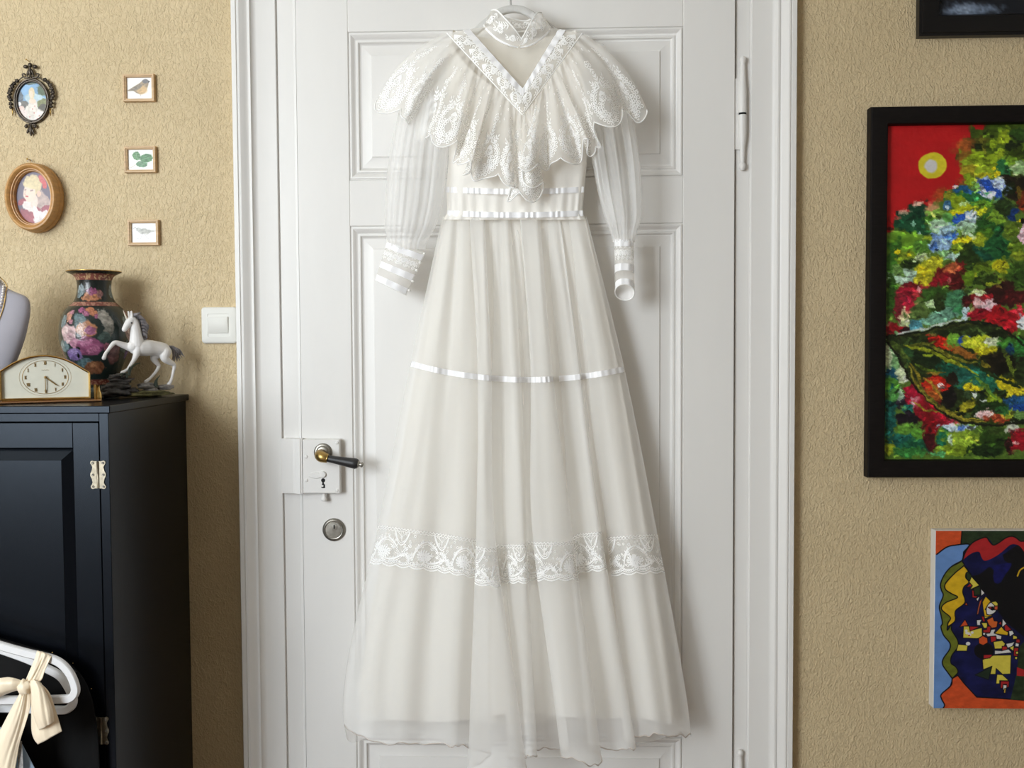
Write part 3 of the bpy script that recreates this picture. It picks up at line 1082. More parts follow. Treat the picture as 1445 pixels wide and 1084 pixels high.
for off in (-.0079, .0079):
    g = G(); g.ball(U(182.9, 455.9, off), (.0016, .0010, .0014), 10, 7)
    g.build('eye', M_DARK, uni)
g = G()
rng = random.Random(3)
for k in range(90):                            # mane locks down the back of the neck
    t_ = k / 89
    b0 = np.array(catmull([(186.5, 446.5), (189, 446), (192.5, 449.5), (196, 457), (198, 467), (200, 477)], 90)[k])
    ln = 8 + 7 * math.sin(math.pi * min(1, t_ * 1.2)) * rng.uniform(.7, 1.2)
    dx, dy = (.55, -.4) if t_ < .15 else (.85, .42)
    of = rng.uniform(-.0085, .0085)
    p = [U(b0[0], b0[1], of), U(b0[0] + dx * ln * .5, b0[1] + dy * ln * .3 - 1.0, of * 1.2), U(b0[0] + dx * ln + rng.uniform(-1, 1), b0[1] + dy * ln + rng.uniform(0, 3), of * 1.1)]
    g.tube(catmull(p, 6), [2.0 * s, 2.4 * s, 2.2 * s, 1.7 * s, 1.2 * s, .35 * s], 6)
g.build('mane', M_MANE, uni)
g = G()
for k in range(34):                            # tail
    e = (rng.uniform(243, 259), rng.uniform(497, 512))
    p = [U(238.5, 489, rng.uniform(-.002, .002)), U(243 + rng.uniform(-1, 1.5), 490.5 + rng.uniform(-1, 2)), U((243 + e[0]) / 2 + 1.5, (491 + e[1]) / 2 - 1.5, rng.uniform(-.006, .006)), U(e[0], e[1], rng.uniform(-.007, .007))]
    g.tube(catmull(p, 8), [1.4 * s, 1.7 * s, 1.8 * s, 1.8 * s, 1.6 * s, 1.3 * s, .9 * s, .25 * s], 6)
g.build('tail', M_MANE, uni)


def rock(name, mtl, px, py, rx, rz, ry, seed, off=0.0, floor=True, lump=.28):
    c = U(px, py, off)
    gg = G(); gg.ball((0, 0, 0), 1.0, 20, 12)
    rs = np.random.RandomState(seed)
    ph = rs.uniform(0, 6, 9)
    out = []
    for v in gg.v:
        v = np.array(v)
        k = 1 + lump * (math.sin(4.3 * v[0] + ph[0]) * math.sin(3.7 * v[2] + ph[1]) * .6 + .5 * math.sin(7.1 * v[2] + ph[2] + 2 * v[0]) * math.cos(5 * v[1] + ph[3]) + .25 * math.sin(11 * v[0] + ph[4]) * math.sin(9 * v[1] + ph[5]))
        w = np.sign(v) * np.abs(v) ** .75 * k
        p = c + UD * w[0] * rx * s + UN * w[1] * ry * s + np.array([0, 0, 1.0]) * w[2] * rz * s
        if floor:
            p[2] = max(p[2], CZT + .0002)
        out.append(p)
    gg.v = out
    return gg.build(name, mtl, uni)


M_ROCK = mat('painted_slate', (62, 59, 58), rough=.5, var=.7, vscale=110, bump=.5, bscale=150)
M_ROCKL = mat('grey_slate_top', (120, 116, 112), rough=.6, var=.5, vscale=120, bump=.5, bscale=160)
M_MOSS = mat('mossy_ground', (104, 100, 60), rough=.7, var=.5, vscale=130, bump=.7, bscale=200)
M_GRASS = mat('dark_green_resin', (38, 48, 34), rough=.55, var=.4, vscale=150)
rock('ground', M_MOSS, 207, 555.5, 34, 4.0, 15, 5)
for i, a in enumerate([(164, 554, 20, 6.5, 15), (167, 545, 16, 5.5, 12), (170, 538, 15, 4.6, 10), (151, 549, 8, 4.5, 7), (166, 531.5, 12, 3.8, 8), (186, 552, 9, 5, 9)]):
    rock('rock', M_ROCK, a[0], a[1], a[2], a[3], a[4], 20 + i, lump=.34)
for i, a in enumerate([(206, 544.8, 12, 4.6, 10), (232, 546.5, 12, 3.8, 11), (173, 529.5, 8, 2.6, 7), (213, 551, 12, 4, 9)]):
    rock('rock', M_ROCKL, a[0], a[1], a[2], a[3], a[4], 50 + i, lump=.25)
for pts, r in (([(178, 530), (181, 521), (186, 515), (194.5, 512)], 1.7), ([(179, 530), (178.5, 523), (180, 517)], 1.5), ([(166, 531), (170, 527.5), (177, 528)], 2.0), ([(214, 545), (216.5, 537), (222.5, 529.5)], 1.3), ([(217, 546), (217, 538), (219, 534)], 2.0), ([(176, 533), (175, 529), (171, 526)], 1.6)):
    g = G(); q = catmull([U(x, y, .010) for x, y in pts], 12)
    g.tube(q, np.interp(np.linspace(0, 1, 12), [0, .4, 1], [r * 1.4 * s, r * s, r * .35 * s]), 7)
    g.build('grass_tuft', M_GRASS, uni)


# ------------------------------------------------------------------ mantel clock
CA = math.radians(24)
cax = np.array([math.cos(CA), math.sin(CA), 0]); can = np.array([math.sin(CA), -math.cos(CA), 0])
CO = at(64, 545, -.285); CO[2] = 0
ck = lambda px, py: (lambda q: ((q - CO) @ cax, q[2]))(plane_pt(px, py, CO, can))


def loc2w(gg, O=CO, ax=cax, an=can):
    gg.v = [O + ax * p[0] - an * p[1] + np.array([0, 0, 1.0]) * p[2] for p in gg.v]
    return gg


clock = thing('mantel_clock', 'small gold mantel clock with arched case and cream oval dial, front left of the vase', 'clock', (CO[0], CO[1], CZT))
M_CFACE = mat('cream_clock_face', (212, 210, 196), rough=.3, var=.03, vscale=60)
M_NUM = mat('gilt_numerals', (170, 142, 92), rough=.35, metal=.7)
kz0 = CZT + .0065
arch = [(-1, 524), (1, 522.5), (9, 517.5), (18, 512), (30, 506.5), (42, 503), (55, 501.2), (66, 501), (80, 503), (92, 506.5), (104, 512), (115, 518.5), (122, 522.5), (125.5, 524.2), (127, 526)]
ap = [ck(*q) for q in arch]
sL, sR = ap[0][0], ck(127.5, 540)[0]
outline = [(sL, kz0)] + [(sL, ap[0][1])] + ap[1:-1] + [(sR, ap[-1][1]), (sR, kz0)]
g = G(); g.prism(outline[::-1], 0.003, .034, 0)
loc2w(g); g.build('case', M_GOLD, clock, smooth=False)
ring = np.array([(a, 0, b) for a, b in outline])
ins = .0026
g = G(); g.sweep(ring, [(0, .004), (0, -.004), (-.0012, -.0052), (-.0030, -.0046), (-.0032, .001)], closed=True)
loc2w(g); autosmooth(g.build('bezel', M_GOLD, clock), 30)
cen = np.mean(np.array(outline), 0)
face = [((a - cen[0]) * .972 + cen[0], (b - cen[1]) * .955 + cen[1]) for a, b in outline]
g = G(); g.prism(face[::-1], .0006, .0028)
loc2w(g); fo = g.build('dial_plate', M_CFACE, clock, smooth=False)
dc = ck(64, 532.5)
rx = (ck(96.5, 532)[0] - ck(31.5, 532)[0]) / 2
rz = (ck(64, 509)[1] - ck(64, 556)[1]) / 2


def oval_ring(r_, name, w):
    gg = G()
    a_ = np.linspace(0, 2 * math.pi, 72, endpoint=False)
    gg.tube(np.stack([dc[0] + r_ * rx * np.cos(a_), np.full(72, .0004), dc[1] + r_ * rz * np.sin(a_)], 1), w, 6, closed=True)
    loc2w(gg); return gg.build(name, M_NUM, clock)


oval_ring(1.0, 'chapter_ring', .0005)
oval_ring(1.13, 'chapter_ring', .00022)
ROM = ['XII', 'I', 'II', 'III', 'IV', 'V', 'VI', 'VII', 'VIII', 'IX', 'X', 'XI']


def bar(gg, x0, z0, x1, z1, w, y=.0003):
    d = np.array([x1 - x0, z1 - z0]); L = np.linalg.norm(d); nn = np.array([-d[1], d[0]]) / L * w / 2
    q = [(x0 + nn[0], z0 + nn[1]), (x0 - nn[0], z0 - nn[1]), (x1 - nn[0], z1 - nn[1]), (x1 + nn[0], z1 + nn[1])]
    gg.prism(q, y - .0006, y + .0003)


for h, tx in enumerate(ROM):
    a_ = math.radians(90 - 30 * h)
    cx, cz = dc[0] + rx * .86 * math.cos(a_), dc[1] + rz * .86 * math.sin(a_)
    hh_ = rz * .105
    gg = G()
    wch = {'I': .0011, 'V': .0021, 'X': .0021}
    x = -sum(wch[c_] for c_ in tx) / 2
    for c_ in tx:
        w_ = wch[c_]
        if c_ == 'I':
            bar(gg, cx + x + w_ / 2, cz - hh_, cx + x + w_ / 2, cz + hh_, .0006)
        elif c_ == 'V':
            bar(gg, cx + x + w_ / 2, cz - hh_, cx + x + .0002, cz + hh_, .0006); bar(gg, cx + x + w_ / 2, cz - hh_, cx + x + w_ - .0002, cz + hh_, .0004)
        else:
            bar(gg, cx + x + .0002, cz - hh_, cx + x + w_ - .0002, cz + hh_, .0004); bar(gg, cx + x + .0002, cz + hh_, cx + x + w_ - .0002, cz - hh_, .0006)
        x += w_
    loc2w(gg); gg.build('numeral', M_NUM, clock, smooth=False)
gg = G()
pts = [(dc[0] - .006 + .0012 * k, -.0002, dc[1] + rz * .44 + .0006 * math.sin(k * 1.9)) for k in range(11)]
gg.tube(pts, .00022, 5); loc2w(gg); gg.build('script_mark', M_NUM, clock)
gg = G(); e = ck(80, 543.5); bar(gg, dc[0], dc[1], e[0], e[1], .0020, -.0008); bar(gg, dc[0], dc[1], *ck(82.5, 545), .0008, -.0008); loc2w(gg); gg.build('hour_hand', M_NUM, clock, smooth=False)
gg = G(); e = ck(64.5, 554); bar(gg, dc[0], dc[1], e[0], e[1], .0013, -.0018); loc2w(gg); gg.build('minute_hand', M_NUM, clock, smooth=False)
gg = G(); gg.lathe([(.0022, -.001), (.0022, .0022), (.001, .0028), (0, .0028)], (dc[0], 0, dc[1]), axis='y', n=16); loc2w(gg); gg.build('hand_boss', M_NUM, clock)
gg = G(); gg.box(sL - .004, sR + .018, -.010, .040, CZT + .0002, CZT + .0042, .0012); loc2w(gg)
gg.build('base_plate', mat('rose_gold_plate', (190, 150, 116), rough=.25, metal=1.0), clock, smooth=False)
gg = G(); gg.box(sL + .002, sR - .001, -.003, .033, CZT + .0042, kz0 + .0005, .0008); loc2w(gg); gg.build('case_foot', M_GOLD, clock, smooth=False)
for sx, sg in ((sR + .009, 1), (sL - .003, -1)):
    gg = G()
    gg.box(sx - .0035, sx + .0002, -.003, .006, CZT + .0042, CZT + .031, .0006)
    gg.lathe([(.0062, .0), (.0066, .004), (.0058, .010), (.0036, .016), (.0030, .022), (.0042, .0255), (0, .0262)], (sx + .0032 * sg, .006, CZT + .0042), n=16)
    loc2w(gg); autosmooth(gg.build('side_post', M_GOLD, clock), 40)


# ------------------------------------------------------------------ necklace bust
BY = -.195
BA = math.radians(16)
bax = np.array([math.cos(BA), math.sin(BA), 0]); ban = np.array([math.sin(BA), -math.cos(BA), 0])
BO = at(-33, 470, BY); BO[2] = 0
bl = lambda px, py: (lambda q: ((q - BO) @ bax, q[2]))(plane_pt(px, py, BO, ban))
bust = thing('necklace_bust', 'pale lavender-grey necklace display bust at the left end of the cabinet top', 'display bust', (BO[0], BO[1], CZT))
prof = [(-9, 372), (-7, 382), (-2, 393), (5, 402), (14, 408.5), (24, 413), (33, 416.5), (39, 420.5), (42.5, 428), (43, 440), (40.5, 456), (36.5, 474), (30, 494), (21.5, 515), (11, 534), (2, 547), (0, 560)]
pr = np.array([bl(*q) for q in prof])
zb = CZT + .0008
pr[-1][1] = zb
pr = catmull(pr, 60)
pr[:, 1] = np.maximum(pr[:, 1], zb)
A = []
ztop, zbot = pr[0][1], pr[-1][1]
for x, z in pr:
    t_ = (ztop - z) / (ztop - zbot)
    dep = np.interp(t_, [0, .12, .25, .5, .8, 1], [.030, .030, .024, .034, .030, .022])
    row = []
    for k in range(33):
        a_ = math.pi * k / 32
        row.append((-x * math.cos(a_), -dep * math.sin(a_) ** .7, z))
    for k in range(1, 12):
        a_ = k / 12
        row.append((x - 2 * x * a_, .012 * math.sin(math.pi * a_), z))
    A.append(row)
g = G(); g.grid(np.array(A), closed_v=True)
k = len(A[0])
g.f.append(tuple(range(k))); g.f.append(tuple(len(A) * k - k + i for i in range(k))[::-1])
loc2w(g, BO, bax, ban)
g.build('body', mat('lavender_grey_velvet', (176, 174, 184), rough=.75, sheen=.2, var=.03), bust)
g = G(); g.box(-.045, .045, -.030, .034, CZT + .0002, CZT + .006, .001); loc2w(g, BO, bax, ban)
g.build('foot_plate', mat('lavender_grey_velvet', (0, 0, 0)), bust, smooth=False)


def front_depth(x, z):
    zs = pr[::-1, 1]; xs_ = pr[::-1, 0]
    hx = np.interp(z, zs, xs_)
    t_ = (ztop - z) / (ztop - zbot)
    dep = np.interp(t_, [0, .12, .25, .5, .8, 1], [.030, .030, .024, .034, .030, .022])
    c_ = min(1.0, abs(x) / max(hx, 1e-4))
    return -dep * max(0.0, 1 - c_ * c_) ** .35


neck = thing('pearl_necklace', 'pearl strand with a thin gold chain worn by the grey display bust', 'necklace', (BO[0], BO[1], bl(-33, 480)[1]))
half = catmull(np.array([bl(*q) for q in [(-4, 391), (3.5, 399), (8.2, 408), (7.8, 420), (4.5, 434), (-4, 449), (-16, 461), (-33, 466)]]), 22)
full = np.vstack([half, (half * np.array([-1, 1]))[::-1][1:]])
pm = None
M_PEARL = mat('pearl', (226, 218, 210), rough=.22, coat=.3)
for x, z in full:
    q = BO + bax * x - ban * (front_depth(x, z) - .0022) + np.array([0, 0, z])
    if pm is None:
        g = G(); g.ball((0, 0, 0), .0024, 10, 7)
        po = mk('pearl', np.array(g.v) + q, g.f, M_PEARL, neck, loc=q)
        pm = po
    else:
        po = pm.copy(); col.objects.link(po); po.parent = neck
        po.location = (q - wloc(neck)).tolist()
half = catmull(np.array([bl(*q) for q in [(-2, 389), (7, 398), (11.5, 408), (11.4, 422), (8.6, 438), (2, 456), (-12, 474), (-33, 484)]]), 26)
full = np.vstack([half, (half * np.array([-1, 1]))[::-1][1:]])
g = G(); g.tube([BO + bax * x - ban * (front_depth(x, z) - .0012) + np.array([0, 0, z]) for x, z in full], .0009, 6)
g.build('gold_chain', M_GOLD, neck)


# ------------------------------------------------------------------ small framed pictures
M_OAK = mat('light_oak', (196, 164, 124), rough=.5, var=.14, vscale=40, stretch=(1, 1, 6))
M_PAPER = paint_mat('printed_card', rough=.4)


def rect_frame(name, label, cat, px0, px1, py0, py1, bw, dep, mtl, canvas_fn, nx, ny, group=None, prof=None, rough_mat=None, picdep=None):
    x0, z1 = pz(px0, py0, dep); x1, z0 = pz(px1, py1, dep)
    th_ = thing(name, label, cat, ((x0 + x1) / 2, 0, z0), group)
    prof = prof or [(0, 0), (0, .9), (.08, 1.0), (.55, 1.0), (.62, .86), (.92, .8), (1.0, .55), (1.0, .3)]
    A_ = []
    for u, d in prof:
        w_ = u * bw
        A_.append([(x0 + w_, -d * dep, z0 + w_), (x1 - w_, -d * dep, z0 + w_), (x1 - w_, -d * dep, z1 - w_), (x0 + w_, -d * dep, z1 - w_)])
    gg = G(); gg.grid(np.array(A_), closed_v=True)
    autosmooth(gg.build('frame', mtl, th_), 25)
    pd = picdep if picdep is not None else prof[-1][1] * dep + .0005
    i0, i1, k0, k1 = x0 + bw * .98, x1 - bw * .98, z0 + bw * .98, z1 - bw * .98
    c_ = Canvas(0, 1, 0, 1, nx, ny, (236, 234, 230), seed=int(px0) + int(py0))
    canvas_fn(c_)
    picture_grid(c_, lambda X, Y: np.stack([i0 + (i1 - i0) * X, np.full(X.shape, -pd), k1 - (k1 - k0) * Y], -1), 'picture', rough_mat or M_PAPER, th_)
    return th_


def bird1(c):
    c.blob(.5, .48, .6, .6, (240, 238, 234), rag=0, vary=.02)
    B_ = catmull([(.02, .60), (.16, .50), (.30, .40), (.50, .26), (.62, .14), (.74, .08), (.83, .13), (.86, .28), (.81, .50), (.71, .70), (.55, .78), (.38, .72), (.25, .62), (.10, .63), (.02, .60)], 70)
    c.poly(B_, (158, 140, 114), soft=.03, vary=.18, cell=.09)
    c.blob(.60, .58, .20, .19, (200, 168, 122), ang=-35, rag=.1, vary=.12, soft=.5)
    c.poly(catmull([(.04, .60), (.30, .42), (.52, .30), (.60, .38), (.48, .54), (.28, .60), (.04, .60)], 40), (124, 116, 106), soft=.05, vary=.25, cell=.06, op=.85)
    c.blob(.74, .17, .12, .10, (112, 110, 112), rag=.1, vary=.15, soft=.5)
    c.poly([(.83, .14), (.93, .17), (.85, .27)], (84, 82, 84), soft=.02)
    c.line([(.52, .78), (.54, .86)], .015, (150, 130, 110), soft=.01)


def leaves(c):
    c.blob(.5, .48, .6, .6, (240, 241, 238), rag=0, vary=.02)
    c.line([(.08, .90), (.30, .72), (.45, .55)], .02, (190, 178, 160), soft=.015)
    for a in ((.33, .30, .16, .22, (84, 128, 84), -10), (.72, .42, .26, .21, (78, 124, 82), -15), (.52, .72, .22, .15, (96, 136, 102), 10)):
        c.blob(a[0], a[1], a[2], a[3], a[4], ang=a[5], rag=.22, vary=.3, soft=.15, cell=.05)
    for l in ([(.45, .55), (.85, .35)], [(.36, .52), (.32, .15)], [(.42, .62), (.66, .78)]):
        c.line(l, .015, (130, 164, 128), soft=.012)


def bird2(c):
    c.blob(.5, .5, .6, .6, (238, 238, 240), rag=0, vary=.02)
    c.blob(.50, .42, .24, .15, (176, 176, 170), ang=8, rag=.2, vary=.25, soft=.3)
    c.poly([(.60, .32), (.98, .40), (.70, .50)], (168, 168, 162), soft=.04, vary=.3, cell=.05)
    c.blob(.28, .32, .10, .10, (186, 186, 182), rag=.2, vary=.2, soft=.3)
    c.line([(.22, .30), (.15, .22), (.08, .26)], .025, (160, 160, 156), soft=.02)
    c.line([(.42, .56), (.36, .80), (.20, .78)], .012, (170, 170, 170), soft=.012)
    c.line([(.52, .56), (.62, .78), (.70, .80)], .012, (170, 170, 170), soft=.012)
    c.line([(.05, .80), (.9, .82)], .01, (200, 200, 198), soft=.02, op=.6)


grp = 'small oak-framed nature prints in a column'
BWS = .0062
rect_frame('framed_print', 'small oak-framed print of a brown bird, top of three beside the door casing', 'framed picture', 172.5, 217.5, 104.5, 142.5, BWS, .010, M_OAK, bird1, 90, 74, grp)
rect_frame('framed_print', 'small oak-framed print of green leaves, middle of three', 'framed picture', 174.5, 219.5, 206.5, 243, BWS, .010, M_OAK, leaves, 90, 74, grp)
rect_frame('framed_print', 'small oak-framed sketch of a pale bird, lowest of three, above the vase', 'framed picture', 179.5, 223.5, 310.5, 346, BWS, .010, M_OAK, bird2, 90, 74, grp)


# ------------------------------------------------------------------ oval frames
def oval_path(c, rx_, rz_, n=72, y=0.0):
    a_ = np.linspace(0, 2 * math.pi, n, endpoint=False)
    return np.stack([c[0] + rx_ * np.cos(a_), np.full(n, y), c[2] + rz_ * np.sin(a_)], 1)


def oval_rings(c, rx_, rz_, prof, n=72):
    """prof: (inset, height above wall)"""
    return np.array([oval_path(c, rx_ - i_, rz_ - i_, n, -h_) for i_, h_ in prof])


def oval_picture(c, rx_, rz_, h_, fn, parent, nx=110, ny=140):
    cv_ = Canvas(-1, 1, -1, 1, nx, ny, (200, 200, 200), seed=int(1000 * rx_))
    cv_._dim = .45
    fn(cv_)
    m_ = (cv_.X ** 2 + cv_.Y ** 2) < 1.02
    return picture_grid(cv_, lambda X, Y: np.stack([c[0] + rx_ * X, np.full(X.shape, -h_), c[2] - rz_ * Y], -1), 'picture', M_PAPER, parent, mask=m_)


M_WOODO = mat('honey_turned_wood', (184, 138, 82), rough=.38, var=.16, vscale=50, stretch=(1, 1, 4))
c = P(41.6, 277.3, .034)
c[1] = 0
orx = (P(77, 277, .034)[0] - P(6.2, 277, .034)[0]) / 2
orz = (P(41, 230.3, .034)[2] - P(41, 324.3, .034)[2]) / 2
wo = thing('oval_frame', 'oval turned-wood frame with a portrait of a fair-haired girl, below the ornate frame', 'framed picture', (c[0], 0, c[2] - orz))
g = G()
g.grid(oval_rings(c, orx + .003, orz + .003, [(0, 0), (-.001, .006), (0, .010), (.0015, .012), (.0010, .017), (.0005, .021), (.0015, .0235), (.0012, .028), (.002, .032), (.0042, .0345), (.0070, .0350), (.0100, .0330), (.0118, .0285), (.0124, .0290), (.0138, .0290), (.0148, .0260), (.0153, .0245), (.0163, .0245), (.0172, .0225), (.0178, .0190), (.0180, .0150)]), closed_v=True)
autosmooth(g.build('frame', M_WOODO, wo), 35)


def girl(c):
    c.blob(0, 0, 2, 2, (104, 96, 112), rag=0, vary=.18)
    c.blob(.55, .35, .40, .55, (176, 156, 150), ang=-20, vary=.3)          # hair down the back
    c.blob(.0, .95, 1.0, .55, (150, 78, 88), vary=.4)
    c.blob(-.62, .15, .35, .12, (150, 74, 84), ang=-15, vary=.3)
    c.blob(.7, .45, .3, .15, (146, 72, 84), vary=.4)
    c.blob(-.25, .32, .42, .20, (222, 214, 210), ang=10, vary=.15)
    c.blob(-.0, .15, .20, .30, (224, 204, 192), vary=.1)
    c.blob(.45, .85, .5, .35, (214, 208, 208), vary=.25, rag=.4)
    c.blob(.1, .62, .15, .3, (222, 216, 214), vary=.2, ang=-20)
    c.blob(-.02, -.48, .50, .40, (208, 190, 152), vary=.18)                # hair
    c.blob(-.26, -.18, .33, .34, (232, 208, 192), ang=15, vary=.06, rag=.1)
    c.blob(-.10, -.58, .45, .25, (214, 198, 158), vary=.2, ang=8)
    c.blob(.28, -.16, .11, .13, (222, 186, 168), vary=.08)
    c.blob(.45, -.72, .22, .12, (190, 96, 96), ang=40, vary=.3)
    c.blob(.62, -.50, .12, .16, (198, 90, 92), vary=.3)
    c.line([(-.18, -.27), (-.06, -.29)], .05, (150, 130, 130), soft=.04)
    c.line([(-.50, -.30), (-.44, -.32)], .05, (160, 140, 136), soft=.04)
    c.line([(-.46, -.06), (-.34, -.05)], .05, (190, 96, 92), soft=.03)
    c.line([(-.47, -.25), (-.52, -.14), (-.47, -.12)], .03, (206, 170, 156), soft=.03)


oval_picture(c, orx - .0145, orz - .0145, .0165, girl, wo)
nl = P(42, 226, .006)
g = G(); g.tube([(nl[0], .0, nl[2]), (nl[0] - .001, -.014, nl[2] + .001)], .0009, 8); g.ball((nl[0] - .001, -.014, nl[2] + .001), (.0022, .0012, .0022), 10, 6)
g.build('nail', M_BRASS, wo)
g = G(); a_ = np.linspace(.2, math.pi - .2, 12)
g.tube(np.stack([nl[0] + .005 * np.cos(a_), np.full(12, -.006), nl[2] - .0045 + .0055 * np.sin(a_)], 1), .0007, 6)
g.build('hanging_loop', M_STEEL, wo)

# ornate cast-metal oval
M_CAST = mat('dark_cast_metal', (78, 70, 62), rough=.42, metal=.7, var=.4, vscale=140)
HD = .012
c = P(42.5, 141.5, HD); c[1] = 0
prx = (P(62.5, 141, HD)[0] - P(22.0, 141, HD)[0]) / 2
prz = (P(42, 114.8, HD)[2] - P(42, 168.4, HD)[2]) / 2
kq = prx / 20.25                                  # metres per pixel here
on = thing('ornate_oval_frame', 'dark ornate cast-metal oval frame with a portrait of a seated lady', 'framed picture', (c[0], 0, P(42, 192, HD)[2]))
g = G()
g.grid(oval_rings(c, prx + 5.2 * kq, prz + 5.2 * kq, [(0, 0), (0, .006), (.0012, .0085), (.0030, .0085), (.0040, .0062), (.0048, .0062), (.0054, .0078), (.0064, .0078), (.0072, .0050), (5.4 * kq, .0035)]), closed_v=True)
fr = autosmooth(g.build('frame', M_CAST, on), 35)
OP = lambda px, py, h_: np.array([*(lambda q: (q[0], -h_, q[2]))(P(px, py, HD))])
g = G()                                           # garlands of roses down both sides
gl = [(22.5, 113.5, 2.6), (18.5, 117, 2.5), (15.5, 121, 3.0), (13.6, 126, 3.1), (12, 131, 3.0), (11.6, 136, 2.8), (13.4, 140, 2.6), (13.8, 146, 2.6), (14.2, 151, 2.2)]
for mir in (0, 1):
    g = G()
    for px_, py_, r_ in gl:
        x_ = 85 - px_ if mir else px_
        ctr = OP(x_, py_ - (1.5 if mir else 0), .007)
        g.ball(ctr, (r_ * kq * .95, .004, r_ * kq * .95), 10, 7)
        for k in range(5):
            a_ = 2 * math.pi * k / 5 + px_
            g.ball(ctr + np.array([r_ * kq * .7 * math.cos(a_), -.0022, r_ * kq * .7 * math.sin(a_)]), (r_ * kq * .45, .0022, r_ * kq * .45), 7, 5)
    g.build('garland', M_CAST, on)
for x_ in (15.5, 69):
    g = G(); g.tube([OP(x_ - .4, 152, .006), OP(x_ + .3, 157, .006), OP(x_ + .2, 162.5, .006)], [1.3 * kq, 1.2 * kq, .5 * kq], 8)
    g.build('drop', M_BRASS, on)
g = G()                                           # ribbon scrolls and bow at the crest
g2 = G()                                          # leaf pendant below
for sgn in (-1, 1):
    X_ = lambda u: 41.0 + sgn * u
    g.tube(catmull([OP(X_(1.5), 108, .006), OP(X_(8), 108.5, .006), OP(X_(11.5), 105, .006), OP(X_(10), 102.8, .006), OP(X_(7.5), 104.2, .006)], 16), 1.1 * kq, 8)
    g.tube(catmull([OP(X_(10.5), 107, .006), OP(X_(15), 110.5, .006), OP(X_(19.5), 114, .006)], 8), .8 * kq, 8)
    g.ball(OP(X_(6.6), 93.2, .007), (3.6 * kq, .0035, 2.6 * kq), 12, 8)
    g.tube(catmull([OP(X_(1), 97, .007), OP(X_(3), 101, .008), OP(X_(4.6), 106.5, .006)], 8), [1.4 * kq, 1.5 * kq, 1.6 * kq, 1.6 * kq, 1.5 * kq, 1.4 * kq, 1.2 * kq, 1.0 * kq], 8)
    g2.ball(OP(X_(6.0), 177.5, .006), (2.3 * kq, .003, 2.3 * kq), 10, 7)
    g2.tube(catmull([OP(X_(.8), 171, .005), OP(X_(2.2), 175, .006), OP(X_(5.5), 174.5, .006), OP(X_(8), 177.5, .006), OP(X_(6), 180, .006)], 18), .9 * kq, 8)
    g2.tube(catmull([OP(X_(.5), 179, .006), OP(X_(3.0), 183, .007), OP(X_(4.6), 187.5, .006)], 8), [1.6 * kq] * 7 + [.8 * kq], 8)
g.ball(OP(41, 91.2, .008), (3.0 * kq, .004, 3.4 * kq), 12, 8)
g.tube(catmull([OP(41, 95, .008), OP(41, 101, .0085), OP(41, 108, .007)], 8), [1.6 * kq, 1.8 * kq, 2.2 * kq, 2.4 * kq, 2.4 * kq, 2.2 * kq, 1.8 * kq, 1.4 * kq], 8)
g2.tube(catmull([OP(41.4, 170, .006), OP(41.6, 180, .007), OP(41.8, 191, .006)], 10), [1.2 * kq, 1.3 * kq, 1.4 * kq, 1.8 * kq, 2.2 * kq, 2.6 * kq, 2.8 * kq, 2.4 * kq, 1.8 * kq, .8 * kq], 8)
g.build('crest_bow', M_CAST, on)
g2.build('pendant', M_CAST, on)


def lady(c):
    c.blob(0, -.3, 2, 1.2, (128, 166, 200), rag=0, vary=.25)
    c.blob(.1, -.15, .6, .25, (176, 196, 204), vary=.2)
    c.blob(.75, -.55, .45, .30, (84, 100, 74), vary=.5, rag=.5)
    c.blob(-.2, -.98, .5, .14, (84, 98, 88), vary=.4)
    c.blob(.75, .15, .5, .25, (116, 120, 78), vary=.35)
    c.blob(.8, .45, .5, .3, (84, 80, 70), vary=.3)
    c.blob(-.85, -.2, .25, .35, (100, 110, 120), vary=.4)
    c.blob(-.55, .2, .3, .25, (110, 106, 100), vary=.3)
    c.blob(.05, .85, .85, .55, (220, 214, 206), vary=.3, rag=.3)
    c.blob(.0, .35, .34, .45, (216, 208, 198), vary=.25)
    c.blob(-.75, .35, .2, .12, (226, 196, 186), vary=.2)
    c.blob(-.65, .62, .3, .2, (222, 206, 200), vary=.2)
    c.blob(0, -.02, .24, .14, (226, 204, 184), vary=.1)
    c.blob(-.03, -.42, .20, .30, (214, 196, 160), vary=.15, rag=.1)
    c.blob(-.07, -.36, .12, .19, (230, 206, 184), vary=.05, rag=.05)
    for x_, y_ in ((.0, .4), (.1, .6), (-.2, .8), (.3, .9), (.15, .25), (.45, .75)):
        c.blob(x_, y_, .04, .04, (196, 140, 130), vary=.2)
    c.blob(-.88, .12, .12, .10, (230, 226, 224), vary=.1)


oval_picture(c, prx + .001, prz + .001, .0032, lady, on)
nl = P(39, 85.5, .006)
g = G(); g.tube([(nl[0], .0, nl[2]), (nl[0] - .001, -.010, nl[2] + .0012)], .0008, 8); g.ball((nl[0] - .001, -.010, nl[2] + .0012), (.0018, .001, .0018), 10, 6)
g.build('nail', M_BRASS, on)

# ================================================================== pictures on the right wall
M_BLKFR = mat('dark_stained_frame', (19, 15, 14), rough=.55, spec=.15, var=.3, vscale=40, stretch=(1, 1, 6))
M_BLACKFR = mat('black_gloss_frame', (11, 10, 12), rough=.38, spec=.35)
M_OIL = paint_mat('oil_paint', rough=.5, bump=.55, bscale=130, spec=.3)
M_ACRYL = paint_mat('matt_acrylic', rough=.6, bump=.25, bscale=400, spec=.25)


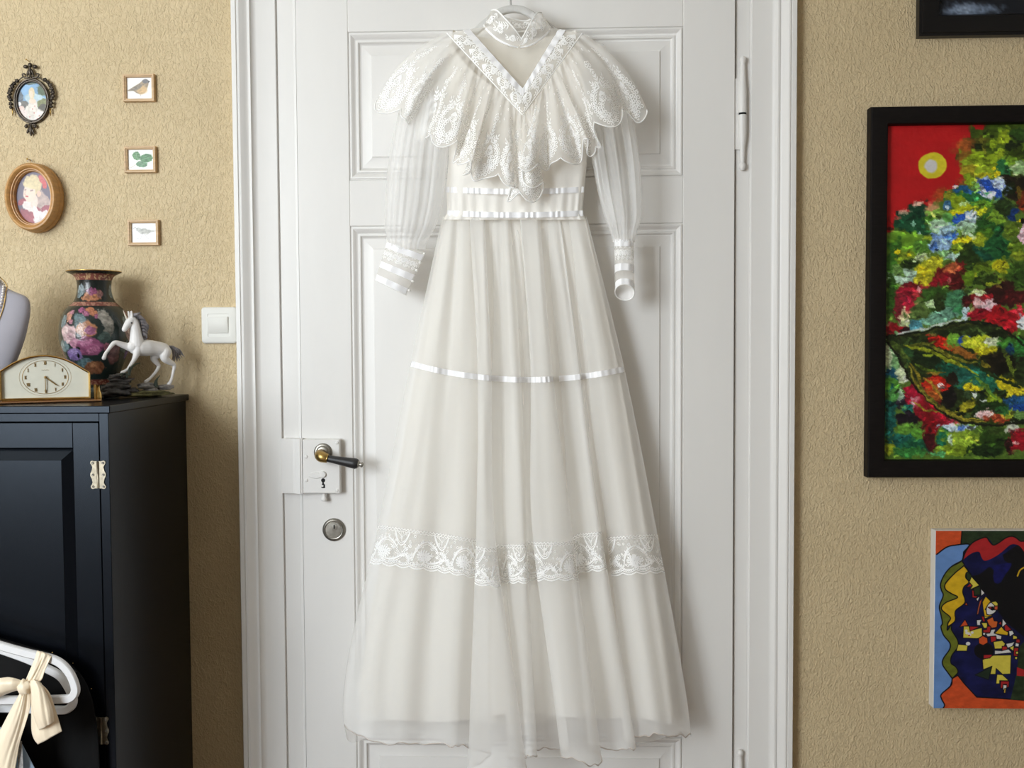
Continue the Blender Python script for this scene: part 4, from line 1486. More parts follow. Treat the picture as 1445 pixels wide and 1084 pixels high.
def wall_picture(name, label, px0, px1, py0, py1, dep, bw, mtl, prof, cat='painting'):
    x0, z1 = pz(px0, py0, dep); x1, z0 = pz(px1, py1, dep)
    t_ = thing(name, label, cat, ((x0 + x1) / 2, 0, z0))
    A_ = []
    for u, d in prof:
        w_ = u * bw
        A_.append([(x0 + w_, -d * dep, z0 + w_), (x1 - w_, -d * dep, z0 + w_), (x1 - w_, -d * dep, z1 - w_), (x0 + w_, -d * dep, z1 - w_)])
    gg = G(); gg.grid(np.array(A_), closed_v=True)
    autosmooth(gg.build('frame', mtl, t_), 25)
    return t_, (x0, x1, z0, z1)


FPROF = [(0, 0), (0, .88), (.05, .97), (.12, 1.0), (.86, 1.0), (.93, .96), (.98, .86), (1.0, .6), (1.0, .35)]
# --- garden painting.  painted in photo pixels, x 1245..1600, y 170..665
gp, (x0, x1, z0, z1) = wall_picture('garden_painting', 'large framed oil painting of green foliage and a leaf under a red sky', 1229.5, 1590, 150.5, 674, .026, .0345, M_BLKFR, FPROF)
c = Canvas(1250, 1445, 172, 660, 200, 490, (92, 116, 50), seed=300)
S6 = 6.374
A3 = lambda x, y: (1250 + x / S6, 170 + y / S6)
A4 = lambda x, y: (1250 + x / S6, 330 + y / S6)
A5 = lambda x, y: (1245 + x / 6.02, 480 + y / 6.02)
RED, LIME, OLIVE, DKG, TEAL, YEL, BLUE, PALE, CRIM, DARK, LBL = (172, 32, 36), (134, 154, 40), (74, 92, 28), (34, 46, 18), (30, 84, 62), (206, 194, 40), (52, 92, 168), (182, 192, 190), (140, 26, 44), (30, 20, 20), (140, 160, 200)
MIDG, BRN, GRN, PINK = (74, 122, 52), (92, 48, 24), (56, 110, 60), (206, 150, 140)


def bl3(L, f):
    for a in L:
        x_, y_ = f(a[0], a[1])
        sc_ = 1 / (6.02 if f is A5 else S6)
        c.blob(x_, y_, a[2] * sc_, a[3] * sc_, a[4], ang=a[5] if len(a) > 5 else 0, soft=a[6] if len(a) > 6 else .24, rag=.6, vary=.30, op=a[7] if len(a) > 7 else 1.0)


c.poly([(1240, 165), (1400, 165), (1394, 178), (1386, 186), (1376, 192), (1368, 202), (1362, 215), (1356, 235), (1358, 250), (1349, 262), (1335, 268), (1322, 278), (1312, 290), (1296, 292), (1282, 302), (1264, 308), (1262, 325), (1240, 330)], RED, soft=2, vary=.06, cell=30)
# upper foliage
bl3([(960, 130, 190, 130, OLIVE), (1150, 250, 190, 200, OLIVE), (760, 230, 130, 110, (78, 76, 26), -30), (780, 220, 60, 40, DKG), (700, 300, 90, 120, (150, 104, 44), -20, .6, .7), (690, 190, 70, 60, (166, 90, 46), 0, .6, .7), (880, 330, 170, 70, LIME, 10), (1045, 130, 65, 80, (140, 156, 44), 20), (950, 190, 40, 40, LIME), (1130, 200, 90, 40, DKG, -20), (1010, 290, 40, 60, (142, 158, 46)), (1090, 350, 110, 50, (116, 146, 50), -8),
     (1180, 110, 80, 60, (56, 84, 32)), (830, 420, 170, 60, (138, 156, 48), 15), (1040, 430, 60, 80, (52, 110, 70)), (1190, 420, 80, 60, (150, 178, 130), 20), (960, 415, 18, 14, YEL), (990, 470, 40, 30, YEL, -40), (870, 480, 70, 30, (170, 168, 42)), (720, 440, 60, 60, (152, 142, 46)), (680, 530, 60, 40, (150, 66, 40), 0, .5, .7), (740, 520, 40, 60, LIME)], A3)
bl3([(1160, 590, 140, 120, (36, 30, 18)), (1230, 720, 90, 90, (120, 54, 30)), (1110, 600, 60, 60, DKG), (1180, 650, 20, 60, (104, 88, 30)), (920, 560, 140, 60, LBL, 20), (890, 550, 70, 30, BLUE, 25), (960, 620, 60, 60, (70, 104, 176), -30), (870, 640, 60, 40, (190, 196, 214), 20), (905, 590, 50, 22, (44, 88, 172), 10), (1000, 560, 50, 60, (176, 190, 214)), (940, 660, 40, 40, (196, 200, 216)), (1000, 660, 30, 50, BLUE),
     (690, 610, 75, 40, (40, 92, 128)), (620, 580, 20, 16, (210, 196, 196)), (790, 640, 50, 30, (60, 110, 160)), (800, 590, 40, 40, (120, 160, 90)), (500, 640, 80, 50, (150, 92, 40), -15, .5, .7), (470, 680, 60, 50, (170, 80, 44), 0, .6, .6), (560, 660, 50, 30, (124, 128, 40)),
     (760, 700, 180, 60, (52, 112, 66), 8), (640, 720, 60, 80, LIME, 15), (880, 740, 90, 40, (110, 150, 56), -10), (700, 740, 50, 22, (170, 196, 140)), (680, 800, 110, 45, (170, 178, 44), -10), (640, 830, 60, 24, YEL), (830, 815, 60, 26, (186, 190, 48), -20), (545, 760, 38, 44, (70, 110, 140)), (550, 770, 20, 20, (180, 200, 210))], A3)
bl3([(300, 830, 85, 110, (26, 68, 48)), (190, 900, 120, 110, (28, 74, 50)), (270, 960, 130, 70, (36, 84, 56)), (290, 735, 45, 20, (206, 176, 160), -10, .5), (160, 810, 50, 24, (200, 170, 150), -10, .5, .8), (110, 850, 14, 50, (28, 60, 44)), (420, 790, 70, 60, (200, 150, 120), 0, .6, .8), (450, 840, 90, 50, (132, 164, 80)), (410, 880, 60, 40, (80, 124, 46)), (580, 900, 80, 80, (100, 150, 84)), (490, 950, 100, 60, (160, 188, 160)), (560, 990, 90, 60, (150, 176, 186)), (700, 870, 100, 40, BLUE, -15), (670, 890, 60, 18, (56, 104, 184), -15), (770, 870, 60, 60, (180, 196, 214)), (720, 950, 100, 60, (164, 190, 170)), (740, 990, 80, 50, (150, 180, 140)), (640, 1010, 60, 30, (120, 150, 70)),
     (520, 1050, 120, 50, (120, 150, 190)), (590, 1030, 50, 24, (60, 108, 180), -30), (700, 1070, 80, 30, YEL, -10), (250, 920, 20, 30, (120, 160, 140)), (305, 1040, 20, 40, (170, 196, 200)), (250, 1050, 60, 40, (170, 176, 44)), (380, 1060, 40, 30, (140, 156, 50)), (130, 1050, 120, 60, (112, 140, 44)),
     (930, 950, 130, 130, (50, 92, 42)), (1000, 860, 90, 60, (120, 150, 56), 10), (900, 1040, 120, 60, (80, 116, 40)), (1120, 840, 50, 80, (30, 62, 110)), (1050, 780, 80, 80, (42, 60, 28)), (1220, 890, 40, 12, (210, 190, 40), -20), (1140, 980, 90, 60, (96, 116, 40)), (1235, 1020, 45, 120, (206, 176, 186), 15, .12), (1225, 900, 30, 22, (20, 18, 20))], A3)
# middle foliage
bl3([(160, 120, 170, 150, (104, 140, 48)), (90, 260, 80, 200, (70, 114, 44)), (330, 110, 80, 60, (90, 130, 56)), (480, 100, 110, 70, (140, 166, 190)), (430, 110, 40, 24, (86, 124, 180), -30), (460, 140, 20, 12, (30, 50, 80)), (540, 190, 60, 50, (120, 160, 110)), (200, 200, 90, 60, (120, 138, 44)), (210, 270, 100, 50, (50, 70, 28), -15), (110, 160, 24, 20, YEL), (210, 185, 18, 14, YEL),
     (330, 210, 70, 40, (176, 190, 150)), (400, 330, 130, 90, (160, 160, 44), -15), (440, 250, 70, 50, (176, 176, 54), -20), (340, 330, 60, 40, (190, 178, 40)), (170, 390, 90, 90, (164, 186, 168)), (120, 330, 50, 60, (110, 140, 80)), (640, 210, 70, 40, (170, 194, 190)), (380, 470, 60, 30, (190, 170, 44), 20), (330, 430, 80, 40, (166, 158, 46)), (70, 560, 50, 200, (58, 92, 34)),
     (880, 150, 170, 90, (34, 84, 66)), (840, 60, 90, 60, (140, 152, 44)), (690, 70, 90, 30, YEL, -10), (670, 130, 60, 50, (120, 142, 44)), (740, 230, 90, 130, (46, 66, 26)), (1000, 120, 110, 130, (40, 92, 54)), (1150, 130, 70, 60, (104, 130, 44)), (1190, 210, 60, 50, (126, 140, 46)), (920, 300, 170, 60, (96, 116, 36), -8), (1020, 280, 60, 60, (180, 176, 40), -20), (1060, 320, 30, 60, (164, 166, 44), 10), (740, 400, 80, 90, (100, 126, 36)), (810, 390, 12, 30, (150, 160, 50)), (930, 430, 140, 60, (52, 70, 26)), (950, 460, 40, 16, (150, 160, 50)), (1060, 440, 60, 80, (108, 130, 42)), (1180, 400, 80, 120, (60, 86, 32)), (1110, 540, 60, 60, (50, 84, 36))], A4)
bl3([(560, 370, 130, 70, (110, 34, 34), -35), (490, 440, 90, 50, CRIM, -30), (600, 300, 60, 50, (160, 92, 60), -30), (640, 440, 70, 100, (84, 26, 26)), (570, 420, 16, 30, (170, 90, 90)), (210, 540, 110, 90, (130, 26, 46), -10), (250, 480, 60, 40, (110, 24, 34)), (340, 520, 90, 50, (160, 60, 64), -15), (430, 490, 30, 50, CRIM, 30), (140, 680, 50, 120, (120, 40, 50)), (210, 640, 60, 60, (170, 40, 66)), (180, 740, 40, 60, (190, 170, 140)), (300, 500, 20, 40, (206, 150, 150)),
     (460, 610, 110, 130, (62, 92, 38)), (500, 640, 60, 90, (52, 66, 30)), (400, 650, 50, 40, (170, 190, 150)), (310, 720, 90, 90, (90, 110, 60)), (640, 620, 90, 110, (80, 130, 96)), (560, 740, 120, 60, (110, 150, 130), -20), (680, 700, 60, 40, (70, 130, 90)), (730, 720, 30, 90, (176, 196, 200)), (460, 790, 150, 40, (120, 160, 140), -15), (280, 840, 70, 50, (80, 130, 140)), (180, 830, 50, 50, (170, 180, 140)), (90, 880, 90, 70, (140, 24, 36)), (190, 880, 40, 30, (50, 26, 30)),
     (1010, 560, 130, 110, (56, 26, 22)), (1160, 590, 110, 80, (76, 26, 26)), (860, 600, 120, 70, (140, 34, 44)), (830, 640, 50, 50, (204, 170, 170)), (910, 670, 70, 40, (210, 186, 190), -25), (860, 740, 120, 60, CRIM, -10), (1000, 760, 120, 80, (166, 28, 40)), (1110, 800, 90, 90, (160, 30, 42)), (840, 540, 60, 24, (180, 190, 150)), (740, 610, 30, 60, (70, 28, 28)), (1210, 720, 40, 60, (190, 60, 70)), (1230, 820, 40, 70, (190, 196, 200))], A4)
# leaf: dark body, coloured cells, ribs
leaf = [(1252, 478)] + [A4(x_, y_) for x_, y_ in ((120, 935), (300, 905), (480, 860), (640, 818), (800, 805), (930, 825), (1050, 870), (1140, 930), (1243, 1030))] + [(1450, 500), (1450, 606)] + [A5(x_, y_) for x_, y_ in ((1204, 750), (1050, 770), (880, 775), (740, 745), (600, 690), (480, 600), (380, 500), (290, 420), (230, 330), (170, 200), (100, 80))]
bl3([(100, 250, 80, 260, (120, 156, 110)), (90, 340, 60, 90, (34, 84, 104)), (90, 420, 80, 80, (90, 140, 60)), (210, 300, 60, 120, (180, 190, 160), 25), (60, 150, 40, 120, (170, 180, 150))], A5)
c.poly(leaf, (44, 56, 26), soft=1.5, vary=.45, cell=10)
bl3([(500, 40, 110, 60, (186, 44, 30), 25), (600, 60, 70, 60, (180, 80, 40)), (620, 30, 60, 60, (110, 150, 60)), (700, 40, 50, 50, (40, 76, 150)), (840, 40, 130, 60, (170, 178, 54)), (870, 120, 90, 50, (176, 170, 40)), (960, 40, 70, 40, (180, 190, 160)), (700, 130, 110, 40, (140, 96, 44), 25), (1080, 60, 80, 60, (70, 120, 50)), (1100, 120, 60, 50, (30, 70, 100)), (1170, 110, 50, 90, (60, 120, 60)), (1020, 230, 130, 110, (34, 30, 16)), (1090, 240, 20, 110, (96, 110, 40), -20), (420, 190, 170, 70, (34, 50, 26), 15), (230, 130, 60, 60, (52, 84, 50)), (640, 270, 150, 60, (30, 84, 66)), (720, 330, 130, 80, (36, 88, 76)), (750, 400, 120, 60, (44, 100, 90)),
     (480, 440, 110, 100, (190, 40, 28)), (440, 420, 70, 60, (176, 60, 34)), (515, 420, 30, 16, (216, 200, 196), -15), (480, 500, 70, 60, (150, 88, 40), 40), (590, 530, 60, 90, (26, 22, 20)), (600, 370, 60, 60, (44, 36, 22)), (790, 450, 80, 40, (190, 178, 40)), (860, 420, 60, 30, (110, 130, 50), 30), (900, 380, 120, 60, (40, 100, 80), 30), (1060, 420, 120, 50, (190, 180, 40), 35), (1150, 480, 60, 40, (196, 182, 50)), (790, 510, 60, 40, (70, 90, 60)), (800, 510, 24, 24, (190, 200, 190)), (890, 520, 50, 40, (28, 44, 24)), (895, 558, 34, 16, (196, 204, 200)), (960, 540, 60, 60, (130, 150, 44), 30), (1130, 560, 90, 50, (44, 90, 130)), (1140, 620, 70, 40, (34, 76, 140)), (900, 610, 180, 50, (40, 62, 28), -10), (730, 610, 80, 40, (150, 146, 46), -25), (670, 630, 20, 20, (24, 26, 18)), (900, 680, 80, 40, (206, 176, 176), -10), (1000, 720, 110, 40, (150, 70, 44)), (1090, 670, 50, 40, (160, 170, 60)), (1030, 640, 60, 40, (60, 110, 60)), (1180, 690, 50, 40, (110, 140, 80))], A5)
# lower left below the leaf
bl3([(290, 500, 80, 100, (150, 26, 56), 20), (320, 590, 70, 60, (206, 160, 166), 30), (400, 640, 120, 110, CRIM, 35), (520, 720, 120, 60, (150, 30, 50), 30), (430, 780, 70, 120, (120, 20, 30)), (420, 920, 60, 90, (70, 20, 26)), (170, 560, 50, 90, (40, 34, 44)), (240, 630, 50, 40, (36, 110, 100)), (230, 720, 100, 60, (34, 26, 34)), (90, 690, 50, 200, (32, 92, 84)), (170, 500, 40, 50, (150, 170, 150)), (110, 500, 50, 50, (80, 130, 70)), (640, 790, 130, 40, (180, 196, 206)), (700, 790, 40, 24, (96, 130, 190)), (610, 745, 50, 20, (170, 60, 80)), (250, 830, 130, 70, (100, 140, 60)), (310, 870, 60, 80, (90, 136, 56)), (190, 920, 130, 60, (30, 84, 76)), (290, 960, 90, 60, (36, 96, 70)), (90, 990, 70, 50, (140, 150, 44)), (250, 1010, 140, 40, (60, 116, 60)), (540, 890, 60, 80, (36, 112, 84)), (720, 890, 150, 80, (140, 164, 60), 10), (600, 900, 20, 40, (180, 200, 180)), (640, 1000, 160, 50, (120, 140, 44)), (500, 1030, 70, 24, (90, 150, 100)), (960, 890, 130, 110, (50, 76, 26)), (900, 1000, 140, 50, (34, 56, 22)), (1020, 830, 90, 50, (60, 80, 34)), (1130, 800, 60, 40, (180, 184, 170)), (1170, 920, 60, 100, (150, 26, 44)), (1090, 950, 40, 60, (50, 24, 22)), (1155, 930, 20, 12, (214, 160, 160))], A5)
# loose dabs of thicker paint, lighter or darker than what they lie on
rd = random.Random(77)
for k_ in range(900):
    x_, y_ = rd.uniform(1252, 1444), rd.uniform(176, 658)
    if x_ + y_ < 1655 and y_ < 300 and not (x_ > 1370):
        continue
    jj_, ii_ = int((x_ - 1250) / 195 * 199), int((y_ - 172) / 488 * 489)
    base_ = c.c[ii_, jj_]
    kf = rd.choice((.45, .6, .75, 1.25, 1.45, 1.7))
    c.blob(x_, y_, rd.uniform(2.5, 6.5), rd.uniform(.9, 2.2), np.clip(base_ * kf + (6 if kf > 1 else 0), 0, 240), ang=rd.uniform(-60, 60), soft=.5, rag=.5, vary=.2, op=rd.uniform(.45, .85))
LN = lambda L, w, k: c.line(catmull([A5(*q) for q in L], 24), w, k, soft=1.0, vary=.5, taper=True)
c.line(catmull([A4(*q) for q in ((60, 940), (300, 925), (480, 880), (640, 845), (780, 830))], 20), 3.5, (60, 66, 30), soft=1.2, vary=.5)
LN([(60, 20), (150, 90), (200, 150), (260, 200)], 9, (76, 92, 40)); LN([(240, 240), (300, 380), (400, 520), (560, 650), (740, 730), (900, 745)], 7, (96, 92, 36)); LN([(250, 220), (330, 330), (350, 420)], 5, (120, 110, 40))
LN([(200, 70), (300, 85), (420, 120), (560, 190), (700, 250), (820, 330)], 5, (140, 148, 44)); LN([(370, 50), (480, 105), (600, 170), (700, 205), (820, 220)], 4.5, (110, 110, 40)); LN([(820, 240), (930, 330), (1060, 390), (1200, 450)], 5, (40, 56, 26))
LN([(800, 340), (900, 440), (1000, 540)], 5, (96, 130, 54)); LN([(810, 350), (720, 400), (620, 440)], 3.5, (56, 110, 70)); LN([(300, 230), (400, 290), (520, 310)], 4, (96, 116, 40)); LN([(360, 150), (440, 160)], 4, (140, 156, 50)); LN([(560, 300), (460, 320), (380, 310)], 3, (120, 104, 40)); LN([(370, 350), (460, 440), (540, 550)], 4, (150, 120, 48)); LN([(860, 200), (880, 240), (930, 270)], 6, (120, 112, 40))
LN([(240, 60), (380, 60), (470, 30)], 4.5, (92, 96, 36)); LN([(270, 560), (420, 640), (590, 640)], 2.5, (150, 138, 50)); LN([(520, 640), (680, 700), (880, 730)], 2.0, (170, 160, 60))
c.line(catmull([A4(*q) for q in ((30, 945), (300, 905), (480, 860), (640, 818), (800, 805), (930, 825), (1050, 870), (1140, 930), (1243, 1030))], 40), 2.6, (26, 34, 18), soft=1.0, vary=.3)
c.line(catmull([A4(*q) for q in ((130, 915), (300, 885), (480, 838), (640, 796), (740, 780))], 30), 2.4, (186, 194, 190), soft=1.6, vary=.2)
c.line(catmull([A5(*q) for q in ((60, 30), (150, 170), (215, 310), (290, 425), (380, 520), (480, 612), (600, 700), (740, 752), (880, 778), (1050, 772), (1200, 752))], 50), 3.2, (30, 30, 16), soft=1.2, vary=.3)
c.line(catmull([A5(*q) for q in ((240, 250), (300, 390), (400, 530), (560, 655), (740, 728), (900, 748))], 40), 2.2, (134, 128, 52), soft=1.0, vary=.4)
# brush drag: smear the wet paint along short swirls
wx = 3.2 * vnoise(9, 9, c.X, c.Y, 901, 3); wy = 3.0 * vnoise(8, 10, c.X, c.Y, 902, 3)
fade = np.clip((c.X + c.Y - 1630) / 25, 0, 1)
ii = np.clip((c.Y + wy * fade - 172) / (660 - 172) * 489, 0, 489).astype(int); jj = np.clip((c.X + wx * fade - 1250) / 195 * 199, 0, 199).astype(int)
c.c = c.c[ii, jj]
dab = vnoise(3.0, 3.0, c.X, c.Y, 903, 3)[..., None]
q01 = np.clip(c.c * (1 + .18 * dab * fade[..., None]) / 255.0, 0, 1)
c.c = 255.0 * np.clip(q01 ** 1.25 * 1.17, 0, 1)
# sun
sx, sy = A3(415, 385)
c.blob(sx, sy, 19.5, 18.8, (212, 196, 44), rag=.10, vary=.08, soft=.06)
c.blob(sx - 1.8, sy + .6, 9, 9.5, (206, 204, 204), rag=.14, vary=.04, soft=.3)
bw = .0345
ix0, ix1, iz0, iz1 = x0 + bw * .97, x1 - bw * .97, z0 + bw * .97, z1 - bw * .97
pd = .026 * .36
cxa = at(1445, 420, -pd)[0]
# the foliage goes on beyond the photograph's edge
ext = Canvas(1445, 1600, 172, 660, 80, 490, (70, 96, 44), seed=500)
mirr = c.c[:, 199:119:-1]
roll_ = np.roll(mirr[:, ::-1], 170, axis=0)
wb_ = np.clip((np.arange(80) - 4) / 22.0, 0, 1)[None, :, None] * np.clip(1.0 + .8 * vnoise(14, 14, ext.X, ext.Y, 555, 3)[..., None], 0, 1)
ext.c = mirr * (1 - wb_) + roll_ * wb_
full = Canvas(0, 1, 0, 1, 280, 490, (0, 0, 0))
full.c = np.concatenate([c.c, ext.c], 1)
xs_ = np.concatenate([np.linspace(ix0, cxa, 200), np.linspace(cxa, ix1, 81)[1:]])
full.X = np.repeat(xs_[None], 490, 0)
picture_grid(full, lambda X, Y: np.stack([X, np.full(X.shape, -pd), iz1 - (iz1 - iz0) * Y], -1), 'canvas', M_OIL, gp)

# --- dark painting above, cut by the top of the photograph
dp, (x0, x1, z0, z1) = wall_picture('dark_framed_picture', 'black-framed dark picture hanging above the garden painting', 1302.5, 1640, -330, 44.5, .022, .041, M_BLACKFR, [(0, 0), (0, .8), (.12, .86), (.15, 1.0), (.9, 1.0), (1.0, .7), (1.0, .35)])
c = Canvas(0, 1, 0, 1, 90, 110, (20, 22, 26), seed=700)
c.blob(.5, .5, 1, 1, (22, 24, 29), rag=.2, vary=.25)
c.blob(.16, .972, .13, .028, (92, 104, 122), rag=.5, vary=.4, soft=.6)
c.blob(.13, .970, .05, .02, (128, 142, 162), rag=.5, vary=.4, soft=.7)
for k_ in range(12):
    c.blob(random.random(), random.random() * .85, .1 + .1 * random.random(), .05, (50 + 30 * random.random(), 56 + 30 * random.random(), 70 + 30 * random.random()), rag=.5, vary=.4, soft=.6, op=.6)
bw = .041
picture_grid(c, lambda X, Y: np.stack([x0 + bw * .97 + (x1 - x0 - 2 * bw * .97) * X, np.full(X.shape, -.009), z1 - bw * .97 - (z1 - z0 - 2 * bw * .97) * Y], -1), 'picture', M_ACRYL, dp)

# --- unframed canvas with hard-edged shapes
CD = .024
x0, z1 = pz(1320.0, 748.6, CD); x1, z0 = pz(1560, 1001.8, CD)
ac = thing('abstract_canvas', 'unframed white-edged canvas with hard-edged shapes in blue, yellow and orange', 'painting', ((x0 + x1) / 2, 0, z0))
g = G(); g.box(x0, x1, -CD + .0006, 0, z0, z1, .001)
g.build('stretched_canvas', mat('white_canvas_edge', (214, 212, 208), rough=.7), ac, smooth=False)
T = 7.743
B1 = lambda L: [(1305 + x_ / T, 740 + y_ / T) for x_, y_ in L]
B2 = lambda L: [(1305 + x_ / T, 870 + y_ / T) for x_, y_ in L]
c = Canvas(1320, 1560, 748.6, 1001.8, 560, 590, (12, 14, 52), seed=800)
NAVY, SKY, ORA, GRNA, REDA, YELA, BLK, WHT, DGR, PYEL = (14, 17, 62), (98, 134, 188), (196, 76, 36), (98, 104, 30), (162, 34, 36), (206, 166, 30), (9, 8, 11), (208, 206, 204), (36, 50, 28), (204, 188, 70)
S = lambda L, n=60: catmull(L, n)
c.poly([(1318, 740), (1600, 740), (1600, 1010), (1318, 1010)], NAVY, vary=.30, cell=18)
# black upper right with blue patch
c.poly(B1([(840, 330), (1000, 220), (1090, 250), (2100, 200)]) + [(1600, 1010), (1480, 905)] + B1([(1084, 1230), (900, 1080), (760, 900), (620, 700), (520, 560), (640, 540), (700, 470), (740, 560), (760, 640), (830, 630), (900, 500), (930, 440), (860, 390)]), BLK, soft=1.0)
c.poly(S(B1([(640, 470), (780, 440), (930, 420), (920, 480), (860, 560), (810, 640), (760, 630), (740, 560), (740, 500)])), (14, 16, 78), soft=1.5, vary=.2)
c.poly(S(B1([(520, 570), (600, 540), (650, 500), (700, 465), (745, 500), (740, 560), (730, 640), (640, 700)])), BLK, soft=2)
# dark green top right, sky blue left
c.poly(B1([(395, 60), (2100, 60), (2100, 330), (1084, 180), (1020, 170), (960, 130), (900, 128), (840, 170), (740, 220), (690, 150), (640, 140), (560, 180), (470, 215), (395, 215)]), DGR, vary=.15)
c.poly(S(B1([(410, 390), (440, 300), (500, 210), (580, 160), (660, 138), (695, 180), (740, 222), (800, 195), (870, 145), (930, 126), (980, 140), (1030, 178), (1084, 180)]), 80).tolist() + B1([(2100, 240), (2100, 420), (1084, 300)]) + S(B1([(1075, 300), (1030, 240), (980, 215), (920, 222), (830, 300), (760, 350), (690, 385), (640, 392), (610, 350), (590, 300), (540, 300), (480, 330), (410, 390)]), 80).tolist(), REDA, vary=.06)
c.line(S(B1([(410, 390), (440, 300), (500, 210), (580, 160), (660, 138), (695, 180), (740, 222), (800, 195), (870, 145), (930, 126), (980, 140), (1030, 178), (1084, 180), (1400, 190)]), 90), 1.6, BLK)
edge = B1([(130, 325), (230, 250), (320, 225), (480, 215), (420, 300), (400, 395), (290, 460), (215, 550), (175, 650), (185, 720), (205, 780), (165, 900), (185, 1000), (200, 1084)]) + B2([(185, 120), (215, 210), (285, 300), (280, 370), (215, 470), (210, 540), (270, 630), (315, 690), (290, 770), (200, 860), (205, 920), (235, 980), (215, 1020), (110, 1040)])
c.poly(B1([(60, 320)]) + edge + B2([(60, 1040)]), SKY, vary=.07, cell=20)
c.poly(B1([(60, 60), (400, 60), (390, 215), (320, 222), (240, 248), (170, 300), (130, 328), (60, 330)]), ORA, vary=.1)
c.line(B1([(400, 60), (390, 215)]), 1.8, BLK)
# green serpentine band
gl_ = S(B1([(400, 395), (290, 460), (215, 550), (175, 650), (185, 720), (205, 780), (165, 900), (185, 1000), (200, 1084)]) + B2([(185, 120), (215, 210), (285, 300), (280, 370), (215, 470), (210, 540), (270, 630), (315, 690)]), 120)
gr_ = S(B2([(320, 685), (375, 620), (350, 560), (300, 520), (305, 440), (370, 340), (365, 260), (300, 150), (300, 90), (255, 155)]) + B1([(260, 1084), (285, 1020), (190, 930), (230, 860), (360, 800), (300, 760), (230, 710), (230, 640), (330, 530), (425, 445), (400, 395)]), 140)
c.poly(np.vstack([gl_, gr_]), GRNA, vary=.12)
yl_ = S(B1([(425, 450), (330, 530), (228, 650), (228, 710), (290, 757), (360, 800), (230, 860), (188, 930), (285, 1020), (262, 1084)]) + B2([(262, 110), (330, 60), (340, 10)]) + B1([(335, 1000), (345, 940), (430, 870), (440, 820), (415, 740), (430, 680), (480, 630), (445, 580), (450, 530), (470, 510), (425, 450)]), 150)
c.poly(yl_, YELA, vary=.08)
c.line(gl_, 1.7, BLK); c.line(gr_, 1.5, BLK); c.line(yl_, 1.3, BLK)
c.line(S(edge[:5], 40), 1.8, BLK)
c.line(S(edge[4:6] + edge[6:7], 20), 1.5, BLK)
c.line(B1([(400, 395), (520, 570), (760, 880), (900, 1060)]) + [(1445, 898)], 1.2, BLK)
# orange base and lower green
c.poly(S(B2([(315, 690), (300, 770), (200, 865), (203, 920), (235, 985), (225, 1022)]), 30).tolist() + B2([(225, 1060), (2100, 1060), (2100, 960), (1084, 925), (800, 905), (585, 895), (450, 750), (375, 655)]), ORA, vary=.1)
c.line(B2([(2100, 960), (1084, 925), (800, 905), (585, 895), (450, 750), (375, 655), (315, 690)]), 1.6, BLK)
c.line(S(B2([(315, 690), (300, 770), (200, 865), (203, 920), (235, 985), (215, 1030)]), 40), 1.8, BLK)
c.poly(B2([(950, 920), (1010, 640), (1040, 330), (1084, 280), (2100, 300), (2100, 960), (1084, 925)]), DGR, vary=.2)
c.poly(B2([(1015, 560), (1100, 590), (2100, 560), (2100, 700), (1084, 660), (1015, 655)]), REDA, vary=.05)


def shp(pts, colr, f=B2, ln=1.0):
    q = f(pts)
    c.poly(q, colr, vary=.05)
    if ln:
        c.line(q + q[:1], ln, BLK)


# cluster of small shapes
for pts, colr in (([(500, 560), (595, 665), (490, 715), (520, 670), (480, 625)], PYEL), ([(450, 690), (495, 640), (515, 675)], REDA), ([(450, 530), (470, 515), (510, 560), (490, 620), (455, 590)], DGR), ([(530, 700), (605, 670), (605, 770), (545, 775)], DGR), ([(515, 720), (535, 720), (540, 780), (585, 785), (560, 805), (520, 800)], REDA), ([(612, 700), (655, 750), (615, 785)], WHT), ([(560, 815), (605, 780), (580, 845)], WHT), ([(440, 880), (455, 850), (475, 890)], ORA), ([(660, 770), (625, 830), (605, 900), (590, 980), (570, 995), (580, 920), (600, 840)], (170, 84, 60)), ([(630, 850), (665, 785), (720, 840), (660, 930), (740, 995), (660, 1035), (640, 930)], YELA)):
    shp(pts, colr, B1)
ey = S(B1([(680, 985), (672, 930), (690, 880), (730, 850), (780, 870), (800, 900), (770, 960), (720, 990), (680, 985)]), 40)
c.poly(ey, WHT); c.line(ey, 1.2, BLK)
shp([(725, 850), (775, 838), (800, 865), (795, 890), (765, 890)], PYEL, B1); shp([(690, 905), (750, 900), (730, 935)], REDA, B1); shp([(760, 895), (800, 890), (795, 935), (760, 935)], (190, 84, 50), B1)
c.blob(*B1([(742, 922)])[0], 2.4, 2.6, BLK, rag=0, vary=0)
